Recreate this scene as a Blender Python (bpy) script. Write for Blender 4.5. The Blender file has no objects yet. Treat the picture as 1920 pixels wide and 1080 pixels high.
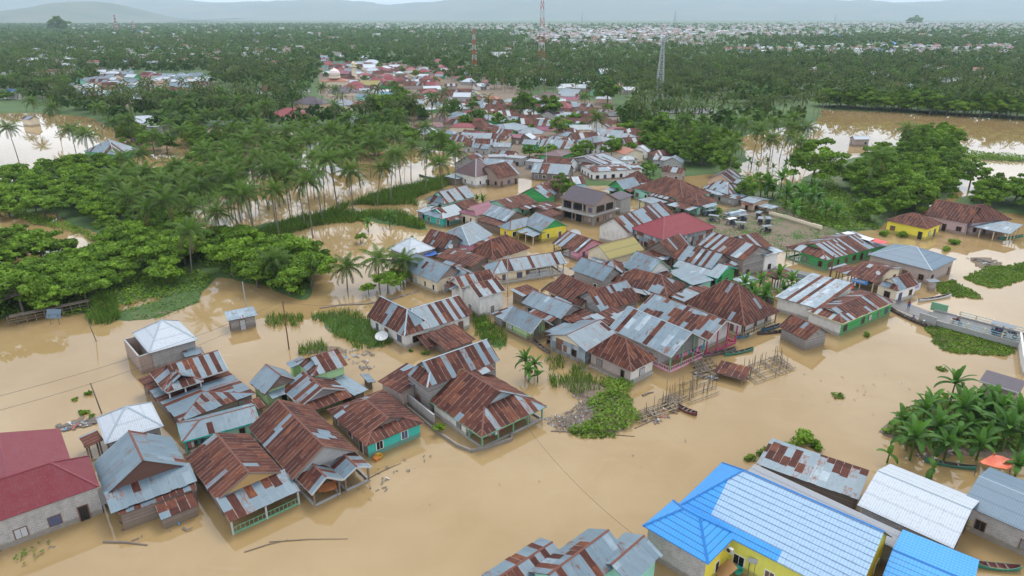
import bpy, math, random
import numpy as np
from mathutils import Vector, Matrix
random.seed(7); rng = np.random.default_rng(7)
S = bpy.context.scene; COL = S.collection
# ---------------------------------------------------------------- camera, sky, sun, exposure
CAMZ = 52.0; PITCH = math.radians(21.65); FPX = 1280.0
cam = bpy.data.cameras.new('camera'); cam.lens = 24.0; cam.sensor_width = 36.0
cam.clip_start = 0.5; cam.clip_end = 60000
cam_o = bpy.data.objects.new('camera', cam); COL.objects.link(cam_o)
cam_o.location = (0, 0, CAMZ); cam_o.rotation_euler = (math.pi/2 - PITCH, 0, 0)
S.camera = cam_o
S.view_settings.view_transform = 'Standard'; S.view_settings.look = 'None'
S.view_settings.exposure = 0.86; S.view_settings.gamma = 1.0
SUN_EL = math.radians(58); SUN_AZ = math.radians(200)
w = bpy.data.worlds.new('World'); S.world = w; w.use_nodes = True
nt = w.node_tree; nt.nodes.clear()
out = nt.nodes.new('ShaderNodeOutputWorld'); bg = nt.nodes.new('ShaderNodeBackground')
sky = nt.nodes.new('ShaderNodeTexSky'); sky.sky_type = 'NISHITA'; sky.sun_disc = False
sky.sun_elevation = SUN_EL; sky.sun_rotation = SUN_AZ; sky.altitude = 50
tc = nt.nodes.new('ShaderNodeTexCoord'); mp = nt.nodes.new('ShaderNodeMapping')
mp.inputs['Scale'].default_value = (1, 1, 3.2)
nz = nt.nodes.new('ShaderNodeTexNoise'); nz.inputs['Scale'].default_value = 3.0
nz.inputs['Detail'].default_value = 7; nz.inputs['Roughness'].default_value = 0.55
rp = nt.nodes.new('ShaderNodeValToRGB')
rp.color_ramp.elements[0].position = 0.34; rp.color_ramp.elements[0].color = (0.52, 0.52, 0.52, 1)
rp.color_ramp.elements[1].position = 0.62; rp.color_ramp.elements[1].color = (1, 1, 1, 1)
cr = nt.nodes.new('ShaderNodeValToRGB')
cr.color_ramp.elements[0].position = 0.35; cr.color_ramp.elements[0].color = (7.2, 8.0, 9.2, 1)
cr.color_ramp.elements[1].position = 0.7; cr.color_ramp.elements[1].color = (11.5, 11.9, 12.4, 1)
mx = nt.nodes.new('ShaderNodeMix'); mx.data_type = 'RGBA'
L = nt.links.new
L(tc.outputs['Generated'], mp.inputs['Vector']); L(mp.outputs[0], nz.inputs['Vector'])
L(nz.outputs['Fac'], rp.inputs[0]); L(nz.outputs['Fac'], cr.inputs[0])
L(rp.outputs[0], mx.inputs[0]); L(sky.outputs[0], mx.inputs[6]); L(cr.outputs[0], mx.inputs[7])
L(mx.outputs[2], bg.inputs[0]); bg.inputs[1].default_value = 0.1
L(bg.outputs[0], out.inputs[0])
sun = bpy.data.lights.new('sun', 'SUN'); sun.energy = 1.3; sun.angle = math.radians(25); sun.color = (1.0, 0.965, 0.91)
sun_o = bpy.data.objects.new('sun', sun); COL.objects.link(sun_o)
sun_o.rotation_euler = (math.pi/2 - SUN_EL, 0, math.radians(180) - SUN_AZ + math.radians(180))
# ---------------------------------------------------------------- pixel of the photograph -> point in the place
cp, sp = math.cos(PITCH), math.sin(PITCH)
def P(px, py, z=0.0):
    dx = (px - 960)/FPX; dy = (540 - py)/FPX
    v = Vector((dx, cp + dy*sp, -sp + dy*cp))
    t = (z - CAMZ)/v.z
    return Vector((v.x*t, v.y*t, z))
def Pd(px, py, Y):            # the point on the ray at depth Y (for tall things)
    dx = (px - 960)/FPX; dy = (540 - py)/FPX
    v = Vector((dx, cp + dy*sp, -sp + dy*cp)); t = Y/v.y
    return Vector((v.x*t, Y, CAMZ + v.z*t))
def zfrom(x, y, py):          # height above (x, y) that shows at row py
    k = (540 - py)/FPX
    # v = (cp*(z-C) + sp*y) / (cp*y - sp*(z-C)) = k
    q = y*(k*cp - sp)/(cp + k*sp)
    return CAMZ + q
# ---------------------------------------------------------------- objects, tags
def tag(o, label=None, cat=None, group=None, kind=None):
    if label: o['label'] = label
    if cat: o['category'] = cat
    if group: o['group'] = group
    if kind: o['kind'] = kind
    return o
def empty(name, loc, rz=0, **k):
    o = bpy.data.objects.new(name, None); COL.objects.link(o)
    o.location = loc; o.rotation_euler = (0, 0, rz); o.empty_display_size = 0.2
    return tag(o, **k)
def copy_tree(o, parent=None):
    c = o.copy(); COL.objects.link(c); c.parent = parent
    for ch in list(o.children): copy_tree(ch, c)
    return c
class MB:
    """collects polygons with uv and colour, builds one mesh object"""
    def __init__(s, off=(0, 0, 0)):
        s.v = []; s.f = []; s.uv = []; s.c = []; s.m = []; s.off = Vector(off)
    def poly(s, pts, uv=None, c=(0, 0.5, 0.5, 1), m=0):
        i = len(s.v); s.v.extend([tuple(p) for p in pts]); n = len(pts)
        s.f.append(tuple(range(i, i+n)))
        if uv is None:
            a = Vector(pts[1]) - Vector(pts[0])
            if a.length < 1e-6: a = Vector((1, 0, 0))
            a.normalize(); b = Vector(pts[-1]) - Vector(pts[0]); b = b - a*b.dot(a)
            if b.length < 1e-6: b = Vector((0, 0, 1))
            b.normalize()
            uv = [((Vector(p)-Vector(pts[0])).dot(a), (Vector(p)-Vector(pts[0])).dot(b)) for p in pts]
        s.uv.extend(uv); s.c.extend([c]*n); s.m.append(m)
    def quad_box(s, o, ax, ay, az, c=(0, .5, .5, 1), m=0, uvz=None):
        """box from corner o with edge vectors"""
        o = Vector(o); ax = Vector(ax); ay = Vector(ay); az = Vector(az)
        if ax.cross(ay).dot(az) < 0: ax, ay = ay, ax
        q = [o, o+ax, o+ax+ay, o+ay]; r = [p+az for p in q]
        lx, ly, lz = ax.length, ay.length, az.length
        z0 = o.z
        s.poly([q[3], q[2], q[1], q[0]], [(0, 0), (lx, 0), (lx, ly), (0, ly)], c, m)
        s.poly(r, [(0, 0), (lx, 0), (lx, ly), (0, ly)], c, m)
        for k in range(4):
            l = lx if k % 2 == 0 else ly
            k2 = (k+1) % 4
            s.poly([q[k], q[k2], r[k2], r[k]], [(0, z0), (l, z0), (l, z0+lz), (0, z0+lz)], c, m)
    def bar(s, a, b, w=0.1, h=None, c=(0, .5, .5, 1), m=0):
        a = Vector(a); b = Vector(b); h = h or w; d = (b-a)
        if d.length < 1e-5: return
        dn = d.normalized(); up = Vector((0, 0, 1)) if abs(dn.z) < 0.95 else Vector((1, 0, 0))
        x = dn.cross(up).normalized(); y = x.cross(dn).normalized()
        s.quad_box(a - x*w/2 - y*h/2, x*w, y*h, d, c, m)
    def tube(s, pts, rad, n=6, c=(0, .5, .5, 1), m=0, cap=True):
        pts = [Vector(p) for p in pts]
        if not hasattr(rad, '__len__'): rad = [rad]*len(pts)
        rings = []; acc = 0
        for i, p in enumerate(pts):
            d = (pts[min(i+1, len(pts)-1)] - pts[max(i-1, 0)]).normalized()
            up = Vector((0, 0, 1)) if abs(d.z) < 0.9 else Vector((1, 0, 0))
            x = d.cross(up).normalized(); y = x.cross(d).normalized()
            rings.append([p + (x*math.cos(2*math.pi*k/n) + y*math.sin(2*math.pi*k/n))*rad[i] for k in range(n)])
        for i in range(len(pts)-1):
            l = (pts[i+1]-pts[i]).length
            for k in range(n):
                k2 = (k+1) % n
                s.poly([rings[i][k2], rings[i][k], rings[i+1][k], rings[i+1][k2]],
                       [((k+1)/n, acc), (k/n, acc), (k/n, acc+l), ((k+1)/n, acc+l)], c, m)
            acc += l
        if cap:
            s.poly(rings[0], c=c, m=m); s.poly(rings[-1][::-1], c=c, m=m)
    def mesh(s, name, mats, smooth=False):
        me = bpy.data.meshes.new(name)
        off = s.off
        v = [(p[0]-off.x, p[1]-off.y, p[2]-off.z) for p in s.v]
        me.from_pydata(v, [], s.f); me.update()
        if s.uv:
            ul = me.uv_layers.new(name='UVMap'); ul.data.foreach_set('uv', np.array(s.uv, dtype=np.float32).ravel())
            ca = me.color_attributes.new('sheet', 'FLOAT_COLOR', 'CORNER')
            ca.data.foreach_set('color', np.array(s.c, dtype=np.float32).ravel())
        for m in (mats if isinstance(mats, (list, tuple)) else [mats]): me.materials.append(m)
        if any(s.m): me.polygons.foreach_set('material_index', np.array(s.m, dtype=np.int32))
        if smooth: me.polygons.foreach_set('use_smooth', np.ones(len(s.f), dtype=bool))
        return me
    def build(s, name, mats, parent=None, smooth=False, **k):
        o = bpy.data.objects.new(name, s.mesh(name, mats, smooth)); COL.objects.link(o)
        o.parent = parent
        if parent is None: o.location = s.off
        return tag(o, **k)
def np_object(name, verts, faces, mat, cols=None, smooth=False, nper=4, **k):
    """big mesh from arrays; all faces have nper corners; cols per face"""
    me = bpy.data.meshes.new(name); nv = len(verts); nf = len(faces)
    me.vertices.add(nv); me.vertices.foreach_set('co', np.asarray(verts, dtype=np.float32).ravel())
    me.loops.add(nf*nper); me.loops.foreach_set('vertex_index', np.asarray(faces, dtype=np.int32).ravel())
    me.polygons.add(nf); me.polygons.foreach_set('loop_start', np.arange(0, nf*nper, nper, dtype=np.int32))
    me.polygons.foreach_set('loop_total', np.full(nf, nper, dtype=np.int32))
    if smooth: me.polygons.foreach_set('use_smooth', np.ones(nf, dtype=bool))
    me.update(calc_edges=True)
    if cols is not None:
        ca = me.color_attributes.new('sheet', 'FLOAT_COLOR', 'CORNER')
        ca.data.foreach_set('color', np.repeat(np.asarray(cols, dtype=np.float32), nper, axis=0).ravel())
    me.materials.append(mat)
    o = bpy.data.objects.new(name, me); COL.objects.link(o)
    return tag(o, **k)
# ---------------------------------------------------------------- materials
MATS = {}
def new_mat(name):
    m = bpy.data.materials.new(name); m.use_nodes = True; MATS[name] = m
    n = m.node_tree; n.nodes.clear()
    o = n.nodes.new('ShaderNodeOutputMaterial'); b = n.nodes.new('ShaderNodeBsdfPrincipled')
    n.links.new(b.outputs[0], o.inputs[0])
    return m, n, b
class G:
    """tiny node helper"""
    def __init__(s, n): s.n = n
    def node(s, t, **k):
        x = s.n.nodes.new(t)
        for a, b in k.items(): setattr(x, a, b)
        return x
    def set(s, sock, v):
        if hasattr(v, 'node'): s.n.links.new(v, sock)
        else: sock.default_value = v
    def math(s, op, a, b=0.0, c=None, clamp=False):
        x = s.node('ShaderNodeMath', operation=op); x.use_clamp = clamp
        s.set(x.inputs[0], a); s.set(x.inputs[1], b)
        if c is not None: s.set(x.inputs[2], c)
        return x.outputs[0]
    def mix(s, f, a, b, blend='MIX'):
        x = s.node('ShaderNodeMix', data_type='RGBA', blend_type=blend)
        s.set(x.inputs[0], f); s.set(x.inputs[6], a); s.set(x.inputs[7], b)
        return x.outputs[2]
    def noise(s, vec, scale, detail=4, rough=0.55, dist=0.0):
        x = s.node('ShaderNodeTexNoise'); s.set(x.inputs['Vector'], vec)
        x.inputs['Scale'].default_value = scale; x.inputs['Detail'].default_value = detail
        x.inputs['Roughness'].default_value = rough; x.inputs['Distortion'].default_value = dist
        return x.outputs['Fac']
    def ramp(s, f, stops):
        x = s.node('ShaderNodeValToRGB'); s.set(x.inputs[0], f); e = x.color_ramp.elements
        while len(e) < len(stops): e.new(0.5)
        for q, (p, c) in zip(e, stops):
            q.position = p; q.color = (c[0], c[1], c[2], 1) if hasattr(c, '__len__') else (c, c, c, 1)
        return x.outputs[0]
    def mapv(s, vec, sc=(1, 1, 1), loc=(0, 0, 0)):
        x = s.node('ShaderNodeMapping'); s.set(x.inputs[0], vec)
        x.inputs['Scale'].default_value = sc; s.set(x.inputs['Location'], loc)
        return x.outputs[0]
    def uv(s): return s.node('ShaderNodeUVMap', uv_map='UVMap').outputs[0]
    def sep(s, v):
        x = s.node('ShaderNodeSeparateXYZ'); s.set(x.inputs[0], v); return x.outputs
    def attr(s, name='sheet'):
        x = s.node('ShaderNodeAttribute', attribute_name=name); return x
    def rnd(s): return s.node('ShaderNodeObjectInfo').outputs['Random']
    def bump(s, h, st=0.3, dist=0.02):
        x = s.node('ShaderNodeBump'); s.set(x.inputs['Height'], h)
        x.inputs['Strength'].default_value = st; x.inputs['Distance'].default_value = dist
        return x.outputs[0]
    def rgb(s, f):  # gray to vec
        x = s.node('ShaderNodeCombineColor'); 
        for i in range(3): s.set(x.inputs[i], f)
        return x.outputs[0]
def C4(c): return (c[0], c[1], c[2], 1.0)
def sr(r, g, b, e=.62):
    f = lambda u: e*((u/255/12.92) if u/255 <= 0.04045 else ((u/255+0.055)/1.055)**2.4)
    return (f(r), f(g), f(b), 1.0)
def shift_uv(g):
    """uv in metres, shifted per object so that copies differ"""
    r = g.rnd(); x = g.node('ShaderNodeCombineXYZ')
    g.set(x.inputs[0], g.math('MULTIPLY', r, 93.0)); g.set(x.inputs[1], g.math('MULTIPLY', r, 57.0))
    return g.mapv(g.uv(), loc=x.outputs[0])
def roof_metal(name='corrugated_iron'):
    m, n, b = new_mat(name); g = G(n)
    at = g.attr(); ac = g.node('ShaderNodeSeparateColor'); g.set(ac.inputs[0], at.outputs['Color'])
    kind, tint, rn = ac.outputs
    uv = g.uv(); suv = shift_uv(g); u = g.sep(uv)[0]
    # zinc
    n1 = g.noise(g.mapv(suv, (1.2, .35, 1)), 2.0, 5)
    zt = g.math('ADD', g.math('MULTIPLY', tint, .75), g.math('MULTIPLY', n1, .45))
    zinc = g.ramp(zt, [(.1, (.055, .090, .115)), (.45, (.090, .138, .170)), (.75, (.145, .200, .235)), (1, (.30, .36, .40))])
    spots = g.noise(suv, 4.5, 5, .7)
    zinc = g.mix(g.math('MULTIPLY', g.ramp(spots, [(.5, 0.), (.75, 1.)]), .35), zinc, (.16, .17, .17, 1))
    # rust
    n2 = g.noise(g.mapv(suv, (2.4, .5, 1)), 1.6, 7, .65)
    n3 = g.math('ADD', g.math('MULTIPLY', n2, .75), g.math('MULTIPLY', rn, .38))
    rust = g.ramp(n3, [(.25, (.030, .0125, .010)), (.5, (.066, .023, .017)), (.72, (.105, .037, .023)), (.93, (.23, .085, .034))])
    # worn light streaks inside rust, stains inside zinc
    st = g.noise(g.mapv(suv, (7, .55, 1)), 1.4, 6, .7)
    light = g.math('MULTIPLY', g.ramp(st, [(.63, 0.), (.67, 1.)]), g.math('MULTIPLY', g.math('GREATER_THAN', rn, .6), .7))
    rust = g.mix(light, rust, (.25, .26, .27, 1))
    st2 = g.noise(g.mapv(suv, (3.2, .8, 1)), 1.1, 6, .72)
    thr = g.math('SUBTRACT', .77, g.math('MULTIPLY', rn, .33))
    stain = g.math('MULTIPLY', g.math('SUBTRACT', st2, thr), 8, clamp=True)
    zinc2 = g.mix(stain, zinc, rust)
    col = g.mix(g.math('GREATER_THAN', kind, .5), zinc2, rust)
    # seams where the sheets overlap
    fr = g.math('FRACT', g.math('DIVIDE', u, .82))
    seam = g.math('LESS_THAN', g.math('ABSOLUTE', g.math('SUBTRACT', fr, .5)), .465)
    seam = g.math('SUBTRACT', 1.0, seam)
    sn = g.ramp(g.noise(g.mapv(suv, (1.2, .5, 1)), 1.7, 3), [(.40, 0.), (.52, 1.)])
    isr = g.math('GREATER_THAN', kind, .5)
    amt = g.math('MULTIPLY', seam, g.math('MULTIPLY', sn, .8))
    col = g.mix(g.math('MULTIPLY', amt, isr), col, (.30, .24, .205, 1))
    col = g.mix(g.math('MULTIPLY', g.math('MULTIPLY', seam, .4), g.math('SUBTRACT', 1., isr)), col, (.17, .2, .22, 1))
    g.set(b.inputs['Base Color'], col)
    b.inputs['Metallic'].default_value = 0.0
    g.set(b.inputs['Specular IOR Level'], g.math('SUBTRACT', .55, g.math('MULTIPLY', isr, .4)))
    g.set(b.inputs['Roughness'], g.math('ADD', g.math('MULTIPLY', isr, .3), .45))
    wv = g.math('SINE', g.math('MULTIPLY', u, 2*math.pi/.12))
    g.set(b.inputs['Normal'], g.bump(g.math('ADD', g.math('MULTIPLY', wv, .4), spots), .35, .012))
    return m
def roof_paint(name, c, c2=None, step=.42, wave=.22, dark=.45):
    m, n, b = new_mat(name); g = G(n)
    uv = g.uv(); suv = shift_uv(g); s = g.sep(uv)
    at = g.attr(); ac = g.node('ShaderNodeSeparateColor'); g.set(ac.inputs[0], at.outputs['Color'])
    base = g.mix(g.math('GREATER_THAN', ac.outputs[0], .5), C4(c), C4(c2 or c))
    n1 = g.noise(suv, .8, 5, .6)
    base = g.mix(g.math('MULTIPLY', n1, .4), base, g.mix(.35, base, (.3, .3, .3, 1)))
    n4 = g.ramp(g.noise(suv, 3.0, 6, .7), [(.52, 0.), (.8, .6)])
    base = g.mix(n4, base, (.12, .11, .10, 1))
    fr = g.math('FRACT', g.math('DIVIDE', s[1], step))
    ln = g.math('LESS_THAN', fr, .16)
    w_ = g.math('MULTIPLY', g.math('ADD', g.math('SINE', g.math('MULTIPLY', s[0], 2*math.pi/wave)), 1), .5)
    base = g.mix(g.math('MULTIPLY', w_, .22), base, g.mix(.75, base, (0.02, 0.02, 0.03, 1)))
    base = g.mix(g.math('MULTIPLY', ln, dark), base, g.mix(.85, base, (0.0, .02, .05, 1)))
    g.set(b.inputs['Base Color'], base); b.inputs['Roughness'].default_value = .5; b.inputs['Specular IOR Level'].default_value = .25
    g.set(b.inputs['Normal'], g.bump(g.math('ADD', w_, g.math('MULTIPLY', fr, 1.5)), .4, .02))
    return m
def wall_mat(name, c, pat=None, stain=.5, c2=None):
    m, n, b = new_mat(name); g = G(n)
    suv = shift_uv(g); pos = g.node('ShaderNodeNewGeometry').outputs['Position']
    z = g.sep(pos)[2]
    base = C4(c); h = g.noise(suv, 5, 4)
    if pat == 'block' or pat == 'brick':
        t = g.node('ShaderNodeTexBrick'); g.set(t.inputs['Vector'], g.mapv(suv))
        bw, bh = (.4, .19) if pat == 'block' else (.26, .09)
        t.inputs['Color1'].default_value = C4(c); t.inputs['Color2'].default_value = C4([x*.78 for x in c[:3]])
        t.inputs['Mortar'].default_value = C4(c2 or [min(1, x*1.2+.03) for x in c[:3]])
        t.inputs['Scale'].default_value = 1; t.inputs['Brick Width'].default_value = bw
        t.inputs['Row Height'].default_value = bh; t.inputs['Mortar Size'].default_value = .02
        base = t.outputs[0]; h = t.outputs['Fac']
    elif pat == 'plank':
        s = g.sep(suv); i = g.math('FLOOR', g.math('DIVIDE', s[1], .2))
        wn = g.node('ShaderNodeTexWhiteNoise', noise_dimensions='1D'); g.set(wn.inputs['W'], i)
        fr = g.math('FRACT', g.math('DIVIDE', s[1], .2))
        base = g.mix(wn.outputs['Value'], C4(c), C4([x*.6 for x in c[:3]]))
        base = g.mix(g.math('LESS_THAN', fr, .12), base, C4([x*.3 for x in c[:3]])); h = fr
    elif pat == 'sheet':
        s = g.sep(suv); cm = g.node('ShaderNodeCombineXYZ')
        g.set(cm.inputs[0], g.math('FLOOR', g.math('DIVIDE', s[0], .8))); g.set(cm.inputs[1], g.math('FLOOR', g.math('DIVIDE', s[1], 1.2)))
        wn = g.node('ShaderNodeTexWhiteNoise', noise_dimensions='3D'); g.set(wn.inputs['Vector'], cm.outputs[0])
        base = g.ramp(wn.outputs['Value'], [(0, (.16, .2, .23)), (.5, (.3, .35, .38)), (.75, (.4, .44, .46)), (.8, (.13, .055, .04)), (1, (.2, .09, .05))])
        h = g.math('SINE', g.math('MULTIPLY', s[0], 60))
    n1 = g.noise(g.mapv(suv, (1, .45, 1)), 1.3, 6, .65)
    col = g.mix(g.math('MULTIPLY', g.ramp(n1, [(.45, 0.), (.75, 1.)]), stain), base, g.mix(.7, base, (.10, .085, .06, 1)))
    # mud left by the flood: a band with an uneven top edge
    wet = g.math('SUBTRACT', g.math('ADD', .55, g.math('MULTIPLY', g.noise(suv, 1.5, 4), .5)), z)
    col = g.mix(g.math('MULTIPLY', g.math('MULTIPLY', wet, 4, clamp=True), .6), col, (.16, .12, .075, 1))
    g.set(b.inputs['Base Color'], col); b.inputs['Roughness'].default_value = .85
    g.set(b.inputs['Normal'], g.bump(h, .3, .01))
    return m
def plain(name, c, rough=.6, var=.3, metallic=0, scale=3.0):
    m, n, b = new_mat(name); g = G(n)
    o = g.node('ShaderNodeTexCoord').outputs['Object']
    n1 = g.noise(o, scale, 5, .6)
    g.set(b.inputs['Base Color'], g.mix(g.math('MULTIPLY', n1, var), C4(c), C4([x*.4 for x in c[:3]])))
    b.inputs['Roughness'].default_value = rough; b.inputs['Metallic'].default_value = metallic
    g.set(b.inputs['Normal'], g.bump(n1, .2, .02))
    return m
def foliage(name, dark, lightc, trans=.35, rough=.55):
    """leaf colour from the leaf's own random value plus the plant's"""
    m, n, b = new_mat(name); g = G(n)
    at = g.attr(); ac = g.node('ShaderNodeSeparateColor'); g.set(ac.inputs[0], at.outputs['Color'])
    f = g.math('ADD', g.math('MULTIPLY', ac.outputs[1], .75), g.math('MULTIPLY', g.rnd(), .3))
    col = g.mix(f, C4(dark), C4(lightc))
    col = g.mix(ac.outputs[0], col, (.20, .12, .05, 1))      # dry leaves, stems
    g.set(b.inputs['Base Color'], col); b.inputs['Roughness'].default_value = rough
    b.inputs['Specular IOR Level'].default_value = .12
    tr = g.node('ShaderNodeBsdfTranslucent'); g.set(tr.inputs[0], g.mix(.5, col, (.10, .22, .02, 1)))
    ms = g.node('ShaderNodeMixShader'); ms.inputs[0].default_value = trans
    o = [x for x in n.nodes if x.type == 'OUTPUT_MATERIAL'][0]
    n.links.new(b.outputs[0], ms.inputs[1]); n.links.new(tr.outputs[0], ms.inputs[2]); n.links.new(ms.outputs[0], o.inputs[0])
    return m
M_ROOF = roof_metal()
M_PAINT = {
 'maroon': roof_paint('maroon_metal_roofing', sr(150, 22, 42, .5), step=.5, wave=.25, dark=.12),
 'red':    roof_paint('red_metal_roofing', sr(165, 22, 38, .55), step=.6, wave=.3, dark=.5),
 'blue':   roof_paint('blue_metal_tile', sr(62, 162, 240, .82), sr(182, 214, 244, .72), step=.62, wave=.3, dark=.62),
 'pink':   roof_paint('faded_pink_roofing', sr(160, 92, 108), sr(200, 190, 190), step=2., wave=.25, dark=.3),
 'tile':   roof_paint('brown_roof_tile', sr(112, 74, 74), sr(122, 86, 84), step=.45, wave=.3, dark=.6),
 'slate':  roof_paint('violet_roof_tile', sr(92, 76, 84), sr(100, 84, 90), step=.45, wave=.3, dark=.6),
 'orange': roof_paint('orange_roof_tile', sr(196, 118, 84), sr(200, 130, 96), step=.45, wave=.3, dark=.4),
 'ochre':  roof_paint('ochre_painted_iron', sr(176, 160, 78), sr(150, 130, 60), step=2., wave=.25, dark=.35),
 'white':  roof_paint('new_white_zinc', sr(220, 228, 236, .62), sr(228, 233, 238, .64), step=1.9, wave=.25, dark=.18),
 'fibre':  roof_paint('grey_fibre_cement', sr(168, 172, 178), sr(178, 180, 184), step=1.8, wave=.2, dark=.25),
 'green':  roof_paint('green_painted_iron', sr(60, 130, 100), sr(70, 140, 110), step=1.8, wave=.2, dark=.25),
 'grey':   roof_paint('blue_grey_zinc', sr(128, 156, 176, .5), sr(138, 164, 180, .5), step=1.8, wave=.22, dark=.22),
}
W_ = {
 'block': wall_mat('grey_block_wall', (.36, .34, .32), 'block'), 'plaster': wall_mat('stained_white_plaster', (.62, .60, .56), None, .55),
 'white': wall_mat('white_plaster', (.74, .72, .68), None, .25), 'wood': wall_mat('weathered_plank_wall', (.25, .19, .155), 'plank'),
 'greywood': wall_mat('grey_plank_wall', (.34, .31, .29), 'plank'), 'brick': wall_mat('brick_wall', (.30, .17, .13), 'brick', .4, (.36, .31, .27)),
 'pbrick': wall_mat('pale_brick_wall', (.38, .27, .23), 'brick', .4, (.4, .35, .32)),
 'green': wall_mat('bright_green_wall', (.07, .42, .12), 'plank', .2), 'rustsheet': wall_mat('rusty_gable_sheet', (.10, .045, .032), None, .5), 'ochre': wall_mat('ochre_gable_boards', (.42, .26, .10), None, .4), 'lgreen': wall_mat('pale_green_wall', (.36, .54, .26), None, .3),
 'teal': wall_mat('turquoise_wall', (.04, .42, .34), None, .25), 'mint': wall_mat('mint_green_wall', (.28, .58, .46), None, .25),
 'yellow': wall_mat('yellow_wall', (.72, .60, .06), None, .15), 'cream': wall_mat('cream_wall', (.68, .58, .42), None, .3),
 'pink': wall_mat('pink_wall', (.66, .30, .40), None, .25), 'mauve': wall_mat('mauve_wall', (.42, .30, .31), None, .3),
 'sheet': wall_mat('rusty_sheet_wall', (.3, .33, .35), 'sheet', .4), 'cement': wall_mat('raw_cement_wall', (.30, .29, .28), None, .6),
 'blue': wall_mat('pale_blue_wall', (.35, .60, .72), None, .25), 'lime': wall_mat('lime_yellow_wall', (.60, .58, .10), None, .2),
 'violet': wall_mat('violet_wall', (.25, .16, .38), None, .3), 'peach': wall_mat('peach_wall', (.62, .42, .30), None, .3)}
M_DARK = plain('dark_pane_and_shade', (.012, .013, .015), .25, .3)  # near-black panes; also the shade inside wall openings, put in as colour
M_CURT = [plain('curtain_white', (.45, .45, .46), .8, .4), plain('curtain_blue', (.07, .09, .16), .8, .4), plain('shutter_wood', (.15, .09, .06), .8, .5), plain('shutter_grey', (.22, .21, .2), .8, .5)]
M_FRAME = plain('brown_window_frame', (.16, .075, .045), .6)
M_WFRAME = plain('white_window_frame', (.72, .72, .70), .5)
M_UNDER = plain('roof_underside_boards', (.11, .085, .07), .9)
M_TRIM = {'white': plain('white_fascia', (.46, .46, .45), .5, .4), 'green': plain('green_fascia', (.16, .34, .2), .5, .4),
          'wood': plain('wooden_fascia', (.22, .16, .12), .8, .5), 'teal': plain('turquoise_paint', (.03, .42, .36), .5, .3),
          'pink': plain('magenta_paint', (.42, .05, .14), .5, .3), 'blue': plain('blue_paint', (.02, .16, .42), .5, .3),
          'rust': plain('rusty_ridge_iron', (.16, .06, .04), .8, .6), 'zinc': plain('zinc_ridge', (.27, .33, .37), .5, .4),
          'maroon': plain('maroon_ridge', sr(140, 34, 52), .5, .3), 'bluecap': plain('blue_ridge', sr(10, 130, 215), .4, .2),
          'cream': plain('cream_paint', (.6, .5, .32), .6, .3), 'palepink': plain('pale_pink_paint', (.75, .36, .46), .6, .3)}
M_POST = {'white': M_TRIM['white'], 'green': M_TRIM['green'], 'wood': M_TRIM['wood'], 'teal': M_TRIM['teal'], 'pink': M_TRIM['pink'], 'blue': M_TRIM['blue'], 'cream': M_TRIM['cream']}
M_CONC = plain('concrete', (.34, .33, .31), .9, .5)
M_WOOD = plain('weathered_wood', (.18, .14, .11), .9, .6)
M_BAMBOO = plain('bamboo', (.30, .23, .13), .8, .5)
M_STEEL = plain('grey_steel', (.35, .37, .38), .5, .3)
# ---------------------------------------------------------------- terrain, water, mountains
def poly_w(pp): return np.array([[P(a, b_)[0], P(a, b_)[1]] for a, b_ in pp])
def sdist(X, Y, pg):
    """signed distance to polygon, + inside"""
    d = np.full(X.shape, 1e9); ins = np.zeros(X.shape, bool); n = len(pg)
    for i in range(n):
        x1, y1 = pg[i]; x2, y2 = pg[(i+1) % n]; ex, ey = x2-x1, y2-y1
        t = np.clip(((X-x1)*ex + (Y-y1)*ey)/max(ex*ex+ey*ey, 1e-9), 0, 1)
        d = np.minimum(d, np.hypot(X-x1-t*ex, Y-y1-t*ey))
        c = ((y1 > Y) != (y2 > Y)) & (X < (x2-x1)*(Y-y1)/((y2-y1) if abs(y2-y1) > 1e-9 else 1e-9) + x1)
        ins ^= c
    return np.where(ins, d, -d)
def fnoise(X, Y, s, seed=0):
    r = np.random.default_rng(seed); out = 0; amp = 1
    for o in range(4):
        for _ in range(3):
            a = r.uniform(0, 6.28); f = s*(2**o)*r.uniform(.7, 1.3)
            out = out + amp*np.sin((X*math.cos(a)+Y*math.sin(a))*f + r.uniform(0, 6.28) + 1.3*np.sin((X*math.sin(a)-Y*math.cos(a))*f*.7))
        amp *= .55
    return out/4.5
FAR = [(-900, 215), (60, 212), (150, 218), (200, 240), (330, 262), (440, 250), (640, 240), (760, 266), (850, 296), (880, 338), (960, 340), (1010, 330), (1030, 345),
       (1075, 352), (1180, 345), (1330, 330), (1390, 325), (1400, 302), (1385, 275), (1400, 255), (1460, 240), (1530, 228),
       (1552, 206), (1700, 212), (2500, 262), (2500, 120), (6000, 50), (6000, 34.5), (-5000, 34.5), (-5000, 50)]
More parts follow.
